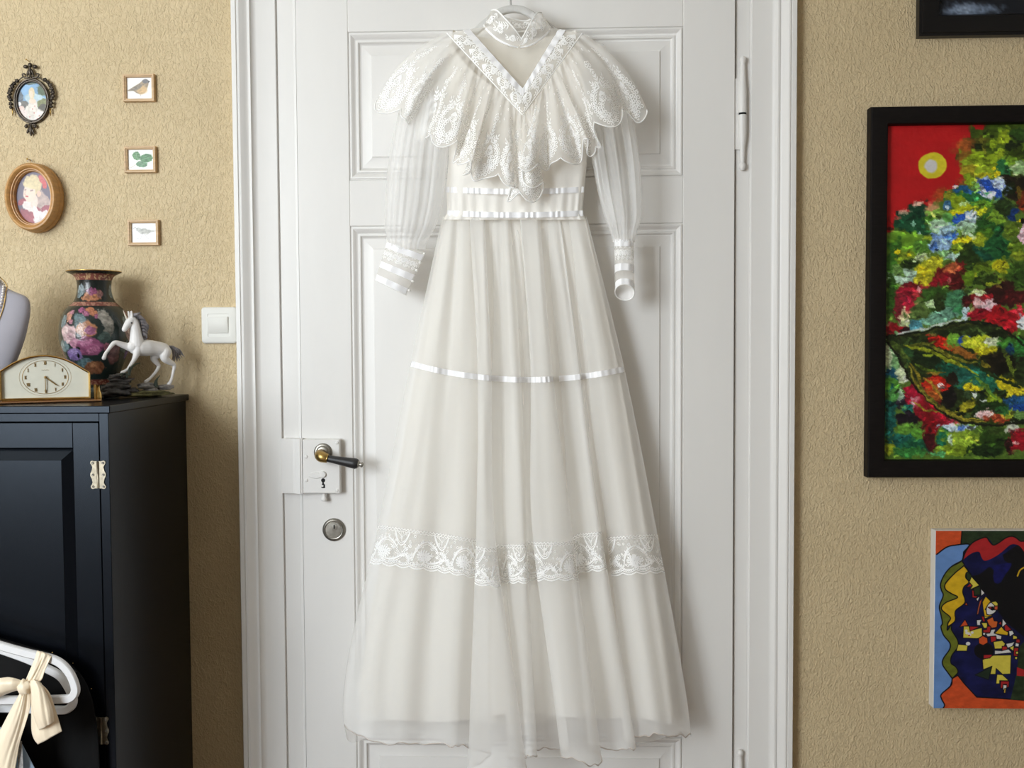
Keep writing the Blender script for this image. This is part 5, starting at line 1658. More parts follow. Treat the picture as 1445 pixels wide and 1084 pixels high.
for pts, colr in (([(445, 35), (480, 100), (385, 120)], ORA), ([(430, 110), (490, 110), (500, 160), (630, 125), (635, 230), (580, 245), (425, 240)], PYEL), ([(495, 110), (610, 115), (500, 165)], REDA), ([(570, 40), (630, 35), (610, 70), (615, 100), (575, 100)], WHT), ([(620, 70), (685, 70), (690, 130), (650, 130)], PYEL), ([(620, 0), (650, 0), (665, 60), (640, 60)], REDA), ([(650, 0), (720, 0), (660, 25)], PYEL), ([(680, 40), (745, 5), (760, 50), (800, 55), (790, 120), (735, 130), (700, 90)], (200, 96, 40)), ([(805, 80), (835, 50), (845, 100)], REDA), ([(850, 20), (900, 85), (845, 120)], WHT), ([(870, 100), (890, 85), (950, 145), (880, 175)], REDA), ([(840, 110), (870, 150), (915, 175), (910, 210), (765, 190)], YELA), ([(640, 150), (680, 145), (685, 110), (725, 110), (720, 180), (645, 180)], REDA), ([(730, 145), (780, 140), (760, 185), (845, 215), (840, 255), (790, 250), (780, 215), (690, 225), (670, 190), (715, 185)], WHT), ([(640, 180), (670, 180), (665, 210), (640, 205)], WHT),
                  ([(720, 220), (785, 220), (785, 270), (730, 290)], REDA), ([(600, 300), (595, 240), (640, 215), (690, 240), (690, 290), (640, 320)], (200, 80, 34)), ([(755, 280), (850, 265), (885, 300), (860, 355), (770, 360)], PYEL), ([(850, 330), (905, 330), (910, 375), (850, 380)], REDA), ([(770, 375), (850, 380), (920, 360), (960, 400), (770, 420)], WHT), ([(890, 300), (950, 290), (990, 275), (960, 330), (910, 350)], WHT), ([(925, 345), (980, 320), (975, 385)], PYEL), ([(920, 160), (960, 155), (980, 190), (930, 225)], WHT), ([(965, 205), (1010, 220), (1015, 245), (965, 255)], PYEL), ([(1000, 250), (1040, 250), (1045, 290), (1000, 290)], REDA), ([(995, 290), (1035, 300), (1030, 335), (990, 330)], WHT), ([(980, 345), (1030, 345), (1020, 440), (975, 435)], REDA), ([(1000, 385), (1030, 385), (1025, 415), (1000, 415)], PYEL), ([(990, 445), (1020, 445), (1015, 475), (990, 470)], PYEL),
                  ([(640, 480), (760, 430), (950, 425), (945, 635), (860, 640), (790, 575), (785, 640), (725, 640), (745, 550), (650, 590)], PYEL), ([(650, 425), (755, 420), (720, 460), (650, 470)], REDA), ([(560, 650), (740, 555), (710, 700)], (30, 44, 28)), ([(800, 640), (860, 645), (930, 710), (830, 710), (830, 745), (790, 745)], PYEL), ([(840, 715), (935, 715), (930, 780), (910, 790), (905, 750), (870, 750), (860, 800), (840, 790)], REDA), ([(868, 755), (910, 760), (905, 800), (868, 820)], WHT), ([(880, 800), (900, 795), (895, 850), (875, 845)], (180, 150, 50)), ([(375, 310), (480, 320), (470, 385), (355, 385)], PYEL)):
    shp(pts, colr)
q = B2([(655, 380)])[0]
c.poly([(q[0] + 13.8 * math.cos(a_), q[1] + 12 * math.sin(a_)) for a_ in np.linspace(0, 2 * math.pi, 40)], BLK)
shp([(600, 300), (595, 245), (640, 215), (690, 240), (695, 290), (645, 320)], (200, 80, 34)); shp([(650, 425), (755, 420), (720, 460), (650, 470)], REDA)
q = B2([(482, 303)])[0]; c.blob(q[0], q[1], 3.1, 2.6, WHT, rag=0, vary=0)
for x_, y_ in ((460, 160), (485, 190), (465, 185), (500, 205), (525, 180)):
    q = B2([(x_, y_)])[0]; c.blob(q[0], q[1], 2.0, 1.8, WHT, rag=0, vary=0)
q = B2([(492, 212)])[0]; c.blob(q[0], q[1], 1.5, 1.0, REDA, rag=0, vary=0)
c.line(S(B1([(1005, 560), (1030, 500), (1084, 465), (1180, 450)]), 20), 2.0, YELA)
# the rest, to the right of the photograph, keeps the same kind of hard-edged forms
shp([(1460, 800), (1500, 790), (1520, 850), (1480, 870)], YELA, lambda L: L, 1.4); shp([(1500, 880), (1548, 870), (1545, 940), (1495, 930)], SKY, lambda L: L, 1.4)
bwp = .0006
picture_grid(c, lambda X, Y: np.stack([x0 + .0008 + (x1 - x0 - .0016) * (X - 1320) / 240, np.full(X.shape, -CD - .0001), z1 - .0008 - (z1 - z0 - .0016) * (Y - 748.6) / 253.2], -1), 'painted_face', M_ACRYL, ac)

# ================================================================== clothes hanging on the cabinet knob
M_HANG = mat('white_velvet_hanger', (222, 222, 224), rough=.55, sheen=.1)
M_WIRE = mat('chrome_wire', (190, 190, 190), rough=.2, metal=1.0)
CXH = -90                                      # photo column of the hangers' centre line
HP = lambda px, py, Y: at(px, py, Y)
HANG_PROF = [(.0066, .0035), (.0066, -.0020), (.0048, -.0040), (-.0048, -.0040), (-.0066, -.0020), (-.0066, .0035)]


def flat_hanger(name, label, right, Y, hook_top, hook_x, ypost):
    """right: centre path of the right half in photo px (from neck over the shoulder loop back along the bar)"""
    R_ = np.array([HP(x_, y_, Y) for x_, y_ in right])
    cx = HP(CXH, 900, Y)[0]
    Lf = R_.copy(); Lf[:, 0] = 2 * cx - Lf[:, 0]
    loop = np.vstack([catmull(R_, 60), catmull(Lf, 60)[::-1][1:-1]])
    top = R_[0]
    t_ = thing(name, label, 'hanger', (cx, Y, R_[:, 2].min()), 'white flocked hangers on the cabinet knob')
    gg = G(); gg.sweep(loop, HANG_PROF, closed=True)
    autosmooth(gg.build('shoulder_loop', M_HANG, t_), 45)
    # wire hook over the cabinet knob
    hz = hook_top
    r_ = .0085 + .006
    a_ = np.linspace(math.radians(200), math.radians(-40), 20)
    arc = np.stack([hook_x + .0 + r_ * np.cos(a_), np.full(20, ypost), hz - r_ + r_ * np.sin(a_)], 1)
    neck_ = catmull([top + np.array([0, 0, -.004]), top + np.array([0, 0, .014]), arc[-1] + np.array([.002, 0, -.012]), arc[-1]], 10)
    gg = G(); gg.tube(np.vstack([neck_, arc[::-1][1:]]), .0016, 8)
    gg.build('hook', M_WIRE, t_)
    return t_


YH1, YH2 = -.446, -.404
hookz = KNOB_Z + .0075 + .002
front_r = [(CXH, 884), (-40, 899.5), (0, 911.5), (40, 922.5), (70, 929.5), (86, 937), (98, 950.5), (105, 966), (106, 977), (100, 985), (88, 987), (40, 988), (0, 988.5), (CXH, 989)]
back_r = [(CXH, 884), (-40, 902), (0, 916.5), (40, 931), (66, 944), (84, 954), (95, 968), (102, 983), (102, 994), (95, 1001), (82, 1002.5), (40, 1001), (0, 1000), (CXH, 1000)]
flat_hanger('hanger', 'white hanger in front, with the cream satin bow tied on', front_r, YH1, hookz, KNOB_X, -.4055)
flat_hanger('hanger', 'white hanger behind the front one, in front of the black blouse', back_r, YH2, hookz, KNOB_X, -.3935)


def sheet(ctrl, nu, nv):
    C_ = np.asarray(ctrl, float)
    A_ = np.array([catmull(row, nv) for row in C_])
    return np.stack([catmull(A_[:, j], nu) for j in range(nv)], 1)


# --- cream satin bow
M_SATIN = mat('cream_satin', (242, 226, 200), rough=.36, sheen=.2, spec=.4, bump=.45, bscale=26, stretch=(1.6, 1, .35), bdist=.006)
bow = thing('satin_bow', 'cream satin sash tied in a bow round the front white hanger', 'bow', HP(34, 1084, YH1 - .02))


def bowpart(name, ctrl, nu=24, nv=24, parent=bow):
    C_ = [[HP(x_, y_, YH1 - d_) for x_, y_, d_ in row] for row in ctrl]
    A_ = sheet(C_, nu, nv)
    uu_, vv_ = np.meshgrid(np.linspace(0, 1, nu), np.linspace(0, 1, nv), indexing='ij')
    ph_ = len(name) * 1.7
    A_[:, :, 1] += (.0016 * np.sin(vv_ * 15 + ph_ + 1.2 * np.sin(uu_ * 4 + ph_)) + .0009 * np.sin(vv_ * 31 - ph_ + 2 * uu_)) * np.sin(math.pi * np.clip(vv_, 0, 1)) * (1 - .55 * uu_)
    gg = G(); gg.grid(A_)
    o_ = gg.build(name, M_SATIN, parent)
    sl = o_.modifiers.new('cloth_thickness', 'SOLIDIFY'); sl.thickness = .0007; sl.offset = 0
    return o_


bowpart('sling', [[(53, 921.5, -.010), (60, 923, -.010), (66, 925.5, -.010), (73, 928, -.010)], [(52.5, 918.5, .003), (59, 920.5, .005), (66, 923, .005), (73, 926.5, .003)], [(49, 930, .0085), (56, 931, .0105), (62, 933, .009), (68.5, 935.5, .0085)], [(43, 944, .010), (50, 945, .013), (56, 946, .010), (63, 948, .010)], [(37, 958, .011), (43, 958, .015), (50, 959, .012), (58.5, 960, .011)], [(34, 967, .012), (38, 967, .015), (43, 968, .014), (48, 969, .012)]])
bowpart('left_loop', [[(35, 962, .018), (20, 957, .021), (5, 956.5, .023), (-18, 959, .024), (-36, 966, .020), (-40, 978, .015)], [(33, 966, .022), (20, 964, .028), (4, 965, .031), (-16, 969, .031), (-32, 975, .026), (-37, 981, .018)], [(31, 970, .021), (20, 972, .025), (2, 977, .028), (-14, 982, .028), (-28, 984, .024), (-33, 984, .017)], [(31, 973, .016), (22, 975, .016), (8, 980, .016), (-8, 987, .016), (-22, 990, .015), (-30, 987, .014)]])
g = G()                                            # knot
kc = HP(34.5, 970, YH1 - .020)
g.ball((0, 0, 0), 1.0, 20, 14)
vv = []
for v in g.v:
    v = np.array(v)
    k_ = 1 + .13 * math.sin(7 * v[0] + 3 * v[2]) + .08 * math.sin(13 * v[2] - 5 * v[0])
    vv.append(kc + np.array([.0105 * v[0] * k_, .0095 * v[1], .0118 * v[2] * k_]))
g.v = vv
g.build('knot', M_SATIN, bow)
bowpart('right_tail', [[(40, 962, .016), (45, 960, .018), (51, 960.5, .018), (56, 963, .016)], [(43, 976, .018), (50, 972, .022), (60, 972, .022), (70, 978, .018)], [(44, 1003, .016), (53, 999, .022), (66, 996, .022), (78, 1000, .016)], [(44.5, 1030, .014), (56, 1025, .020), (72, 1018, .020), (83.5, 1018, .015)], [(48, 1043, .014), (58, 1038, .019), (75, 1030, .019), (87, 1030.5, .015)], [(53.5, 1050.5, .013), (63, 1046, .017), (77, 1038, .017), (87.5, 1032, .014)]])
bowpart('right_loop', [[(42, 964, .022), (47, 960, .027), (53, 961, .027), (58, 964, .022)], [(44, 978, .026), (51, 972, .033), (60, 974, .033), (67, 982, .026)], [(46, 1002, .027), (54, 999, .035), (65, 998, .035), (74, 1001, .027)], [(51, 1020, .026), (58, 1017, .034), (68, 1013, .034), (76, 1012, .026)], [(55.5, 1030.5, .024), (62, 1027.5, .030), (70, 1023, .030), (77, 1019, .024)]])
bowpart('left_tail', [[(29, 977, .019), (33, 978, .023), (37, 978, .021), (43, 977, .018)], [(16, 1000, .017), (26, 1001, .025), (34, 1002, .020), (42.5, 998, .018)], [(2, 1027, .016), (16, 1030, .027), (27, 1031, .020), (36, 1022, .019)], [(-16, 1060, .016), (4, 1062, .026), (18, 1062, .022), (28, 1048, .018)], [(-26, 1088, .016), (-4, 1090, .024), (12, 1090, .022), (21.5, 1085, .018)], [(-34, 1125, .016), (-12, 1128, .022), (6, 1128, .021), (14, 1120, .018)]], 32, 28)

# --- black blouse on the rear hanger
M_BLOUSE = mat('black_crepe', (7, 7, 8), rough=.75, spec=.2, bump=.2, bscale=60, stretch=(1, 1, .3), bdist=.004)
YBL = -.383
cxw = HP(CXH, 900, YBL)[0]
bz = thing('black_blouse', 'black blouse hanging against the dark cabinet door behind the white hangers', 'blouse', (cxw, YBL, HP(0, 1500, YBL)[2]))
sil = [(-58, 884), (-30, 892), (0, 900), (36, 911), (70, 919), (92, 930), (110, 946), (122, 963), (130, 985), (135, 1010), (139, 1040), (141, 1084), (143, 1180), (140, 1300), (132, 1420)]
sw_ = np.array([HP(x_, y_, YBL) for x_, y_ in sil])
top_z = sw_[:, 2]
# shoulders follow the hanger: build as rows by height between neckline and hem
zs_ = np.linspace(top_z.max(), top_z.min(), 60)
A_ = []
for i_, z_ in enumerate(zs_):
    hwid = np.interp(z_, top_z[::-1], sw_[::-1, 0]) - cxw
    dep = np.interp(i_ / 59, [0, .1, .25, 1], [.003, .006, .008, .009])
    row = []
    for k_ in range(64):
        th_ = 2 * math.pi * k_ / 64
        f_ = 1 + .10 * math.sin(9 * th_ + .4 * math.sin(5 * z_)) * min(1, i_ / 15)
        yy = dep * math.sin(th_) * f_
        row.append((cxw + hwid * math.cos(th_), min(max(YBL + yy, -.3965), -.3700), z_))
    A_.append(row)
g = G(); g.grid(np.array(A_), closed_v=True)
g.build('bodice', M_BLOUSE, bz)
g = G(); g.tube([np.array([r_[0], YBL - .008, r_[2] - .001]) for r_ in sw_[:7]], .0016, 6)
g.build('shoulder_piping', mat('black_satin', (22, 21, 24), rough=.3), bz)
for (x_, y_) in ((74, 921), (103, 936), (129, 972)):
    g = G(); q_ = HP(x_, y_, YBL - .010); g.ball(q_, .0014 if x_ < 80 else .0007, 8, 6)
    g.build('bead', M_GOLD, bz)
butterfly(143.2, 1031, dr)

q_ = sw_[0]
g = G(); g.tube(catmull([(cxw - .02, YBL, q_[2] + .002), (cxw - .012, YBL - .002, KNOB_Z - .004), (KNOB_X - .0062, YBL, KNOB_Z + .002), (KNOB_X, YBL, KNOB_Z + .0068), (KNOB_X + .0062, YBL, KNOB_Z + .002), (cxw + .012, YBL - .002, KNOB_Z - .004), (cxw + .02, YBL, q_[2] + .002)], 30), .001, 6)
g.build('hanging_loop', MATS['black_satin'], bz)

# --- light blue skirt clipped to the front hanger's bar
M_BLUE = mat('pale_blue_cotton', (150, 172, 196), rough=.7, var=.06, vscale=30)
M_LACEG = mat('grey_lace_edge', (150, 148, 146), rough=.7, var=.3, vscale=300)
cxw = HP(CXH, 990, YH1)[0]
zb_ = HP(0, 988, YH1)[2] - .003
bs = thing('blue_skirt', 'pale blue garment with grey lace edge showing below the satin bow', 'skirt', (cxw, YH1, zb_ - .55))
A_ = []
for i_ in range(40):
    t_ = i_ / 39
    z_ = zb_ - .55 * t_
    hwid = np.interp(z_, [HP(0, 1250, YH1)[2], HP(47, 1084, YH1)[2], HP(28, 1049, YH1)[2], HP(0, 1030, YH1)[2], zb_], [HP(120, 1250, YH1)[0] - cxw, HP(48, 1084, YH1)[0] - cxw, HP(29.5, 1049, YH1)[0] - cxw, HP(4, 1026, YH1)[0] - cxw, HP(-55, 990, YH1)[0] - cxw])
    row = []
    for k_ in range(72):
        th_ = 2 * math.pi * k_ / 72
        row.append((cxw + hwid * math.cos(th_), YH1 + .002 + (.004 + .006 * min(1, t_ * 4)) * math.sin(th_) * (1 + .25 * math.sin(11 * th_) * t_), z_))
    A_.append(row)
g = G(); g.grid(np.array(A_), closed_v=True)
g.build('cloth', M_BLUE, bs)
g = G()
A_ = np.array([[HP(x_ + dx, y_, YH1 - .0125) for dx in (0, 2.5, 5, 7)] for x_, y_ in ((24, 1046), (24.5, 1056), (25, 1066), (25.5, 1076), (26, 1088), (28, 1110))])
g.grid(A_)
g.build('lace_edge', M_LACEG, bs)

# ================================================================== the dress on the door
scene.cycles.transparent_max_bounces = 48
scene.cycles.max_bounces = 16
scene.cycles.diffuse_bounces = 12
M_CHIF = mat('sheer_white_chiffon', (250, 249, 247), rough=.75, spec=.15, transl=.12, alpha=.42)
M_SLEEVE = mat('sheer_sleeve_chiffon', (251, 251, 250), rough=.75, spec=.15, transl=.15, alpha=.29)
M_ORG = mat('sheer_ruffle_organza', (246, 243, 238), rough=.6, spec=.25, transl=.15, alpha=.46)
M_YOKE = mat('sheer_yoke_net', (240, 234, 222), rough=.8, spec=.1, transl=.2, alpha=.36)
M_LINING = mat('cream_lining', (250, 247, 241), rough=.7, spec=.15, transl=.08, alpha=.64)
M_BODICE = mat('cream_bodice_cotton', (248, 245, 239), rough=.65, spec=.2, transl=.08)
M_THREAD = mat('white_embroidery_thread', (253, 253, 252), rough=.55, spec=.3)
M_RIB = mat('white_satin_ribbon', (246, 246, 248), rough=.28, spec=.6, bump=.25, bscale=60, bdist=.003)
M_NET = mat('lace_net', (240, 239, 237), rough=.8, spec=.1, transl=.1, alpha_noise=(.05, .35, 900))
M_HEMTHREAD = mat('greyed_hem_thread', (196, 186, 178), rough=.8, spec=.1)
M_PEARLB = mat('pearl_button', (240, 238, 234), rough=.2, coat=.4)

DRX = P(730, 1090, .08)
dress = thing('wedding_dress', 'long white vintage lace dress with ruffled cape collar hanging on the white door', 'dress', DRX)


class Surf:
    """cloth surface sampled on a grid: first axis a in [0,1], second axis b in [0,1]"""

    def __init__(self, A_):
        self.A = np.asarray(A_, float)

    def __call__(self, a, b):
        n, m = self.A.shape[:2]
        a = np.clip(np.asarray(a, float), 0, 1) * (n - 1); b = np.clip(np.asarray(b, float), 0, 1) * (m - 1)
        i = np.minimum(a.astype(int), n - 2); j = np.minimum(b.astype(int), m - 2)
        u = (a - i)[..., None]; v = (b - j)[..., None]
        A_ = self.A
        return (A_[i, j] * (1 - u) + A_[i + 1, j] * u) * (1 - v) + (A_[i, j + 1] * (1 - u) + A_[i + 1, j + 1] * u) * v


def at_arr(px, py, d):
    """vectorised at()"""
    px, py, d = np.broadcast_arrays(np.asarray(px, float), np.asarray(py, float), np.asarray(d, float))
    r_ = CF + CR * ((px - W / 2) / F)[..., None] - CU * ((py - H / 2) / F)[..., None]
    t_ = (-d - CAM[1]) / r_[..., 1]
    return CAM + r_ * t_[..., None]


class Emb:
    """embroidery: flat ribbons drawn in 2-D cloth coordinates, then laid on a Surf"""

    def __init__(self):
        self.v = []; self.f = []; self.n = 0

    def rib(self, pts, w):
        p = np.asarray(pts, float)
        m = len(p)
        w = np.broadcast_to(np.asarray(w, float), (m,))
        t_ = np.gradient(p, axis=0)
        t_ /= (np.linalg.norm(t_, axis=1, keepdims=True) + 1e-9)
        nn = np.stack([-t_[:, 1], t_[:, 0]], 1) * (w / 2)[:, None]
        q = np.empty((2 * m, 2)); q[0::2] = p + nn; q[1::2] = p - nn
        self.v.append(q)
        for i in range(m - 1):
            k = self.n + 2 * i
            self.f.append((k, k + 1, k + 3, k + 2))
        self.n += 2 * m

    def ring(self, x, y, r, w=1.0, n=8):
        a_ = np.linspace(0, 2 * math.pi, n + 1)
        self.rib(np.stack([x + r * np.cos(a_), y + r * np.sin(a_)], 1), w)

    def leaf(self, x, y, L, ang, w=1.8):
        t_ = np.linspace(0, 1, 4)
        self.rib(np.stack([x + L * t_ * math.cos(ang), y + L * t_ * math.sin(ang)], 1), [w * .35, w, w * .9, w * .2])

    def spray(self, x, y, ang, n, L, step, w=1.6, curl=0.0):
        for k in range(n):
            ll = L * (1 - .45 * k / max(1, n))
            self.leaf(x, y, ll, ang + .75, w); self.leaf(x, y, ll, ang - .75, w)
            x2, y2 = x + step * math.cos(ang), y + step * math.sin(ang)
            self.rib([(x, y), (x2, y2)], .8)
            x, y = x2, y2
            ang += curl
        self.leaf(x, y, L * .6, ang, w)

    def vine(self, path, step=4.2, r=1.5, off=2.3, w=.9):
        p = np.asarray(path, float)
        self.rib(p, w)
        seg = np.linalg.norm(np.diff(p, axis=0), axis=1)
        cum = np.concatenate([[0], np.cumsum(seg)])
        k = 0
        for s_ in np.arange(step * .5, cum[-1], step * .5):
            x = np.interp(s_, cum, p[:, 0]); y = np.interp(s_, cum, p[:, 1])
            e = min(s_ + .5, cum[-1])
            tx, ty = np.interp(e, cum, p[:, 0]) - x, np.interp(e, cum, p[:, 1]) - y
            L = math.hypot(tx, ty) + 1e-6
            sg = 1 if k % 2 else -1
            self.ring(x - ty / L * off * sg, y + tx / L * off * sg, r, w, 7)
            k += 1

    def acorn(self, x, y, s, ang):
        """fan of petals with a striped oval head"""
        ca, sa = math.cos(ang), math.sin(ang)
        T_ = lambda u, v: (x + (u * ca - v * sa) * s, y + (u * sa + v * ca) * s)
        for k in range(-2, 3):
            p = [T_(0, 0), T_(4, k * 1.6), T_(8, k * 3.1)]
            self.rib(catmull(p, 6), [.7, 1.5, 1.8, 1.9, 1.6, .5])
        a_ = np.linspace(0, 2 * math.pi, 15)
        self.rib([T_(12 + 5.2 * math.cos(q), 5.6 * math.sin(q)) for q in a_], 1.3)
        for k in (-1, 0, 1):
            self.rib([T_(9, k * 2.6), T_(15.2 - abs(k) * 1.2, k * 2.6)], 1.0)
        for q in np.linspace(-1.6, 1.6, 6):
            self.ring(*T_(12 + 6.4 * math.cos(q), 6.8 * math.sin(q)), 1.0, .8, 6)

    def build(self, name, surf, fx, mtl, parent, lift=.0011):
        """fx(points 2-D) -> (a,b) in the Surf"""
        q = np.vstack(self.v)
        a_, b_ = fx(q)
        p = surf(a_, b_)
        p[:, 1] -= lift
        return mk(name, p, self.f, mtl, parent, smooth=True)


def cord(pts, w, name, mtl, parent, n=6):
    g_ = G(); g_.tube(pts, w, n)
    return g_.build(name, mtl, parent)


# ------------------------------------------------------------------ skirt overlay
LV = np.array([306, 520, 740, 985, 1120.0])
N_ = [  # x at y=306, 520, 740, 1050 ; forward depth ; hem y
    (624, 578, 534, 488, 0.0, 1024), (629, 592, 556, 512, .45, 1042), (636, 612, 590, 560, .72, 1050), (645, 632, 618, 600, .62, 1049), (652, 650, 645, 635, .86, 1052), (662, 668, 664, 656, .78, 1054),
    (668, 678, 686, 692, .40, 1064), (664, 676, 680, 674, .62, 1078), (663, 674, 672, 662, 1.0, 1096), (672, 681, 683, 692, 1.14, 1102), (682, 691, 695, 728, 1.05, 1092), (684, 693, 697, 738, .82, 1080), (680, 688, 690, 716, .45, 1066), (692, 704, 708, 729, .48, 1061),
    (704, 712, 716, 737, .74, 1064), (712, 722, 734, 744, .98, 1068), (718, 732, 742, 757, .9, 1066), (721, 735, 742, 752, .52, 1059), (728, 745, 753, 774, .5, 1057), (736, 753, 762, 802, .46, 1056),
    (734, 749, 754, 793, .76, 1061), (735, 750, 752, 791, 1.1, 1067), (748, 765, 778, 815, 1.22, 1074), (758, 776, 802, 839, 1.1, 1081), (762, 779, 806, 846, .85, 1068), (760, 774, 798, 830, .45, 1057), (772, 795, 815, 858, .52, 1057),
    (784, 812, 838, 884, .76, 1058), (790, 818, 847, 897, .66, 1052), (788, 812, 838, 882, .34, 1044), (800, 832, 862, 910, .48, 1038), (810, 848, 884, 934, .62, 1037), (820, 866, 908, 958, .42, 1039), (828, 881, 925, 977, 0.0, 1036)]
NT = len(N_)
nodx = np.zeros((NT, 5))
for i_, q in enumerate(N_):
    sl_ = (q[3] - q[2]) / 310.0
    nodx[i_] = [q[0], q[1], q[2], q[2] + sl_ * 245, q[2] + sl_ * 380]
nodx[0] = [624, 578, 534, 484, 506]
nodx[-1] = [828, 881, 925, 969, 982]
dn_ = np.array([q[4] for q in N_]); hem_ = np.array([q[5] for q in N_], float)
HDY = lambda y: np.interp(y, [306, 400, 740, 1050], [.026, .040, .056, .066])
DCY = lambda y: np.interp(y, [306, 400, 740, 1050], [.060, .064, .078, .090])
NU, NY = 300, 110
ygrid = np.linspace(306, 1112, NY)
xs_lv = catmull(nodx, NU)                      # (NU,5)
yc = catmull(np.stack([LV], 1), 200)[:, 0]
dnu = catmull(dn_[:, None], NU)[:, 0]
hem_u = catmull(hem_[:, None], NU)[:, 0]


def row_x(tab, y):
    """smooth interpolation of the level table at heights y"""
    o_ = np.empty((tab.shape[0], len(y)))
    P_ = np.concatenate([(2 * tab[:, :1] - tab[:, 1:2]), tab, (2 * tab[:, -1:] - tab[:, -2:-1])], 1)
    L_ = np.concatenate([[2 * LV[0] - LV[1]], LV, [2 * LV[-1] - LV[-2]]])
    for k, yy in enumerate(y):
        i = int(np.clip(np.searchsorted(LV, yy) - 1, 0, len(LV) - 2))
        u = (yy - LV[i]) / (LV[i + 1] - LV[i])
        m0 = (P_[:, i + 2] - P_[:, i]) / (L_[i + 2] - L_[i]) * (LV[i + 1] - LV[i])
        m1 = (P_[:, i + 3] - P_[:, i + 1]) / (L_[i + 3] - L_[i + 1]) * (LV[i + 1] - LV[i])
        a, b = P_[:, i + 1], P_[:, i + 2]
        o_[:, k] = (2 * u ** 3 - 3 * u ** 2 + 1) * a + (u ** 3 - 2 * u ** 2 + u) * m0 + (-2 * u ** 3 + 3 * u ** 2) * b + (u ** 3 - u ** 2) * m1
    return o_


XG = row_x(xs_lv, ygrid)                        # (NU,NY)
aa_ = np.linspace(0, 1, NU)
rip = (.12 * np.sin(np.linspace(0, 95, NU) + 1.5 * np.sin(np.linspace(0, 17, NU))) + .03 * np.sin(np.linspace(0, 173, NU)))[:, None] * np.clip((ygrid[None] - 290) / 60, .4, 1) * np.clip((600 - ygrid[None]) / 280, 0, 1)
wob = .06 * np.sin(ygrid[None] / 90.0 + np.linspace(0, 30, NU)[:, None]) * np.clip((ygrid[None] - 500) / 300, 0, 1)
DG = DCY(ygrid)[None] + HDY(ygrid)[None] * (np.where(dnu > .55, .55 + (dnu - .55) * 1.7, dnu - (.55 - dnu) * .25 * np.sin(math.pi * aa_))[:, None] * np.clip(.62 + .38 * (ygrid[None] - 306) / 110, 0, 1) + rip + wob)
SK = Surf(at_arr(XG, ygrid[None], DG))          # a = across, b = (y-306)/(1112-306)
ytob = lambda y: (np.asarray(y, float) - 306) / (1112 - 306)
V_ = np.linspace(0, 1, 120)
aa = np.linspace(0, 1, NU)
hemn = hem_u + 1.6 * np.sin(aa * 160) + 1.0 * np.sin(aa * 371)
Bv = ytob(306 + (hemn[:, None] - 306) * V_[None])
Af = SK(np.repeat(aa[:, None], 120, 1), Bv)
g = G(); g.grid(Af)
g.build('skirt_overlay_front', M_CHIF, dress)
# rolled lettuce hem
e = Af[:, -1].copy()
cord(e + np.stack([np.zeros(NU), .0012 * np.sin(aa * 240), .0010 * np.cos(aa * 290)], 1), .0011, 'hem_edging', M_HEMTHREAD, dress, 5)
# back of the overlay
NB = 120
ub = np.linspace(0, 1, NB)
yv = np.linspace(0, 1, 70)
hb = 1040 + 8 * np.sin(ub * 19)
Yb = 306 + (hb[:, None] - 306) * yv[None]
xl = np.interp(Yb, ygrid, XG[0]); xr = np.interp(Yb, ygrid, XG[-1])
ang = math.pi * ub[:, None]
Xb = (xl + xr) / 2 - (xr - xl) / 2 * np.cos(ang)
Db = DCY(Yb) - HDY(Yb) * (np.sin(ang) ** .6 * .78 + .10 * np.sin(ub[:, None] * 58 + Yb / 160) * np.sin(ang))
Db = np.maximum(Db, .0165)
g = G(); g.grid(at_arr(Xb, Yb, Db))
g.build('skirt_overlay_back', M_CHIF, dress)
# lining, a closed tube a little smaller
NL = 200
tl = np.linspace(0, 2 * math.pi, NL, endpoint=False)
vl = np.linspace(0, 1, 80)
hl = 1014 + 5 * np.sin(tl * 3 + .5) + 3 * np.sin(tl * 7)
Yl = 306 + (hl[:, None] - 306) * vl[None]
xl = np.interp(Yl, ygrid, XG[0]) + np.interp(Yl, [306, 520, 760, 1010], [2, 9, 14, 24])
xr = np.interp(Yl, ygrid, XG[-1]) - np.interp(Yl, [306, 520, 760, 1010], [2, 8, 14, 22])
ct, stt = np.cos(tl)[:, None], np.sin(tl)[:, None]
Xl = (xl + xr) / 2 + (xr - xl) / 2 * ct
fold = .17 * np.sin(tl[:, None] * 17 + .8 * np.sin(Yl / 200)) * np.clip((Yl - 306) / 200, .25, 1)
Dl = DCY(Yl) + HDY(Yl) * (.36 * np.sign(stt) * np.abs(stt) ** .6 + fold * np.abs(stt))
Dl = np.maximum(Dl, .024)
g = G(); g.grid(at_arr(Xl, Yl, Dl), closed_u=True)
g.build('lining', M_LINING, dress)

# arc length across the skirt, in photo pixels, at lace height
k780 = int(np.argmin(abs(ygrid - 780)))
arc = np.concatenate([[0], np.cumsum(np.hypot(np.diff(XG[:, k780]), np.diff(DG[:, k780]) * 720))])
LARC = arc[-1]


def ribbon_on_skirt(name, y0fn, hw_, mtl, d_lift=.0012):
    ss = np.linspace(.002, .998, 420)
    y0 = y0fn(ss)
    rows = [SK(ss, ytob(y0 + k)) for k in (-hw_, -hw_ * .3, hw_ * .3, hw_)]
    A_ = np.stack(rows, 1)
    ph = np.interp(ss, aa, arc)
    A_[:, :, 1] -= d_lift + (.0009 * np.sin(ph / 2.4))[:, None]
    g_ = G(); g_.grid(A_)
    return g_.build(name, mtl, dress)


xs520 = lambda ss: np.interp(ss, aa, XG[:, int(np.argmin(abs(ygrid - 520)))])
ribbon_on_skirt('skirt_ribbon', lambda ss: 517.5 + 18.5 * np.clip(1 - ((xs520(ss) - 745) / 150) ** 2, -.2, 1) - .02 * (xs520(ss) - 740) * 0, 4.0, M_RIB)

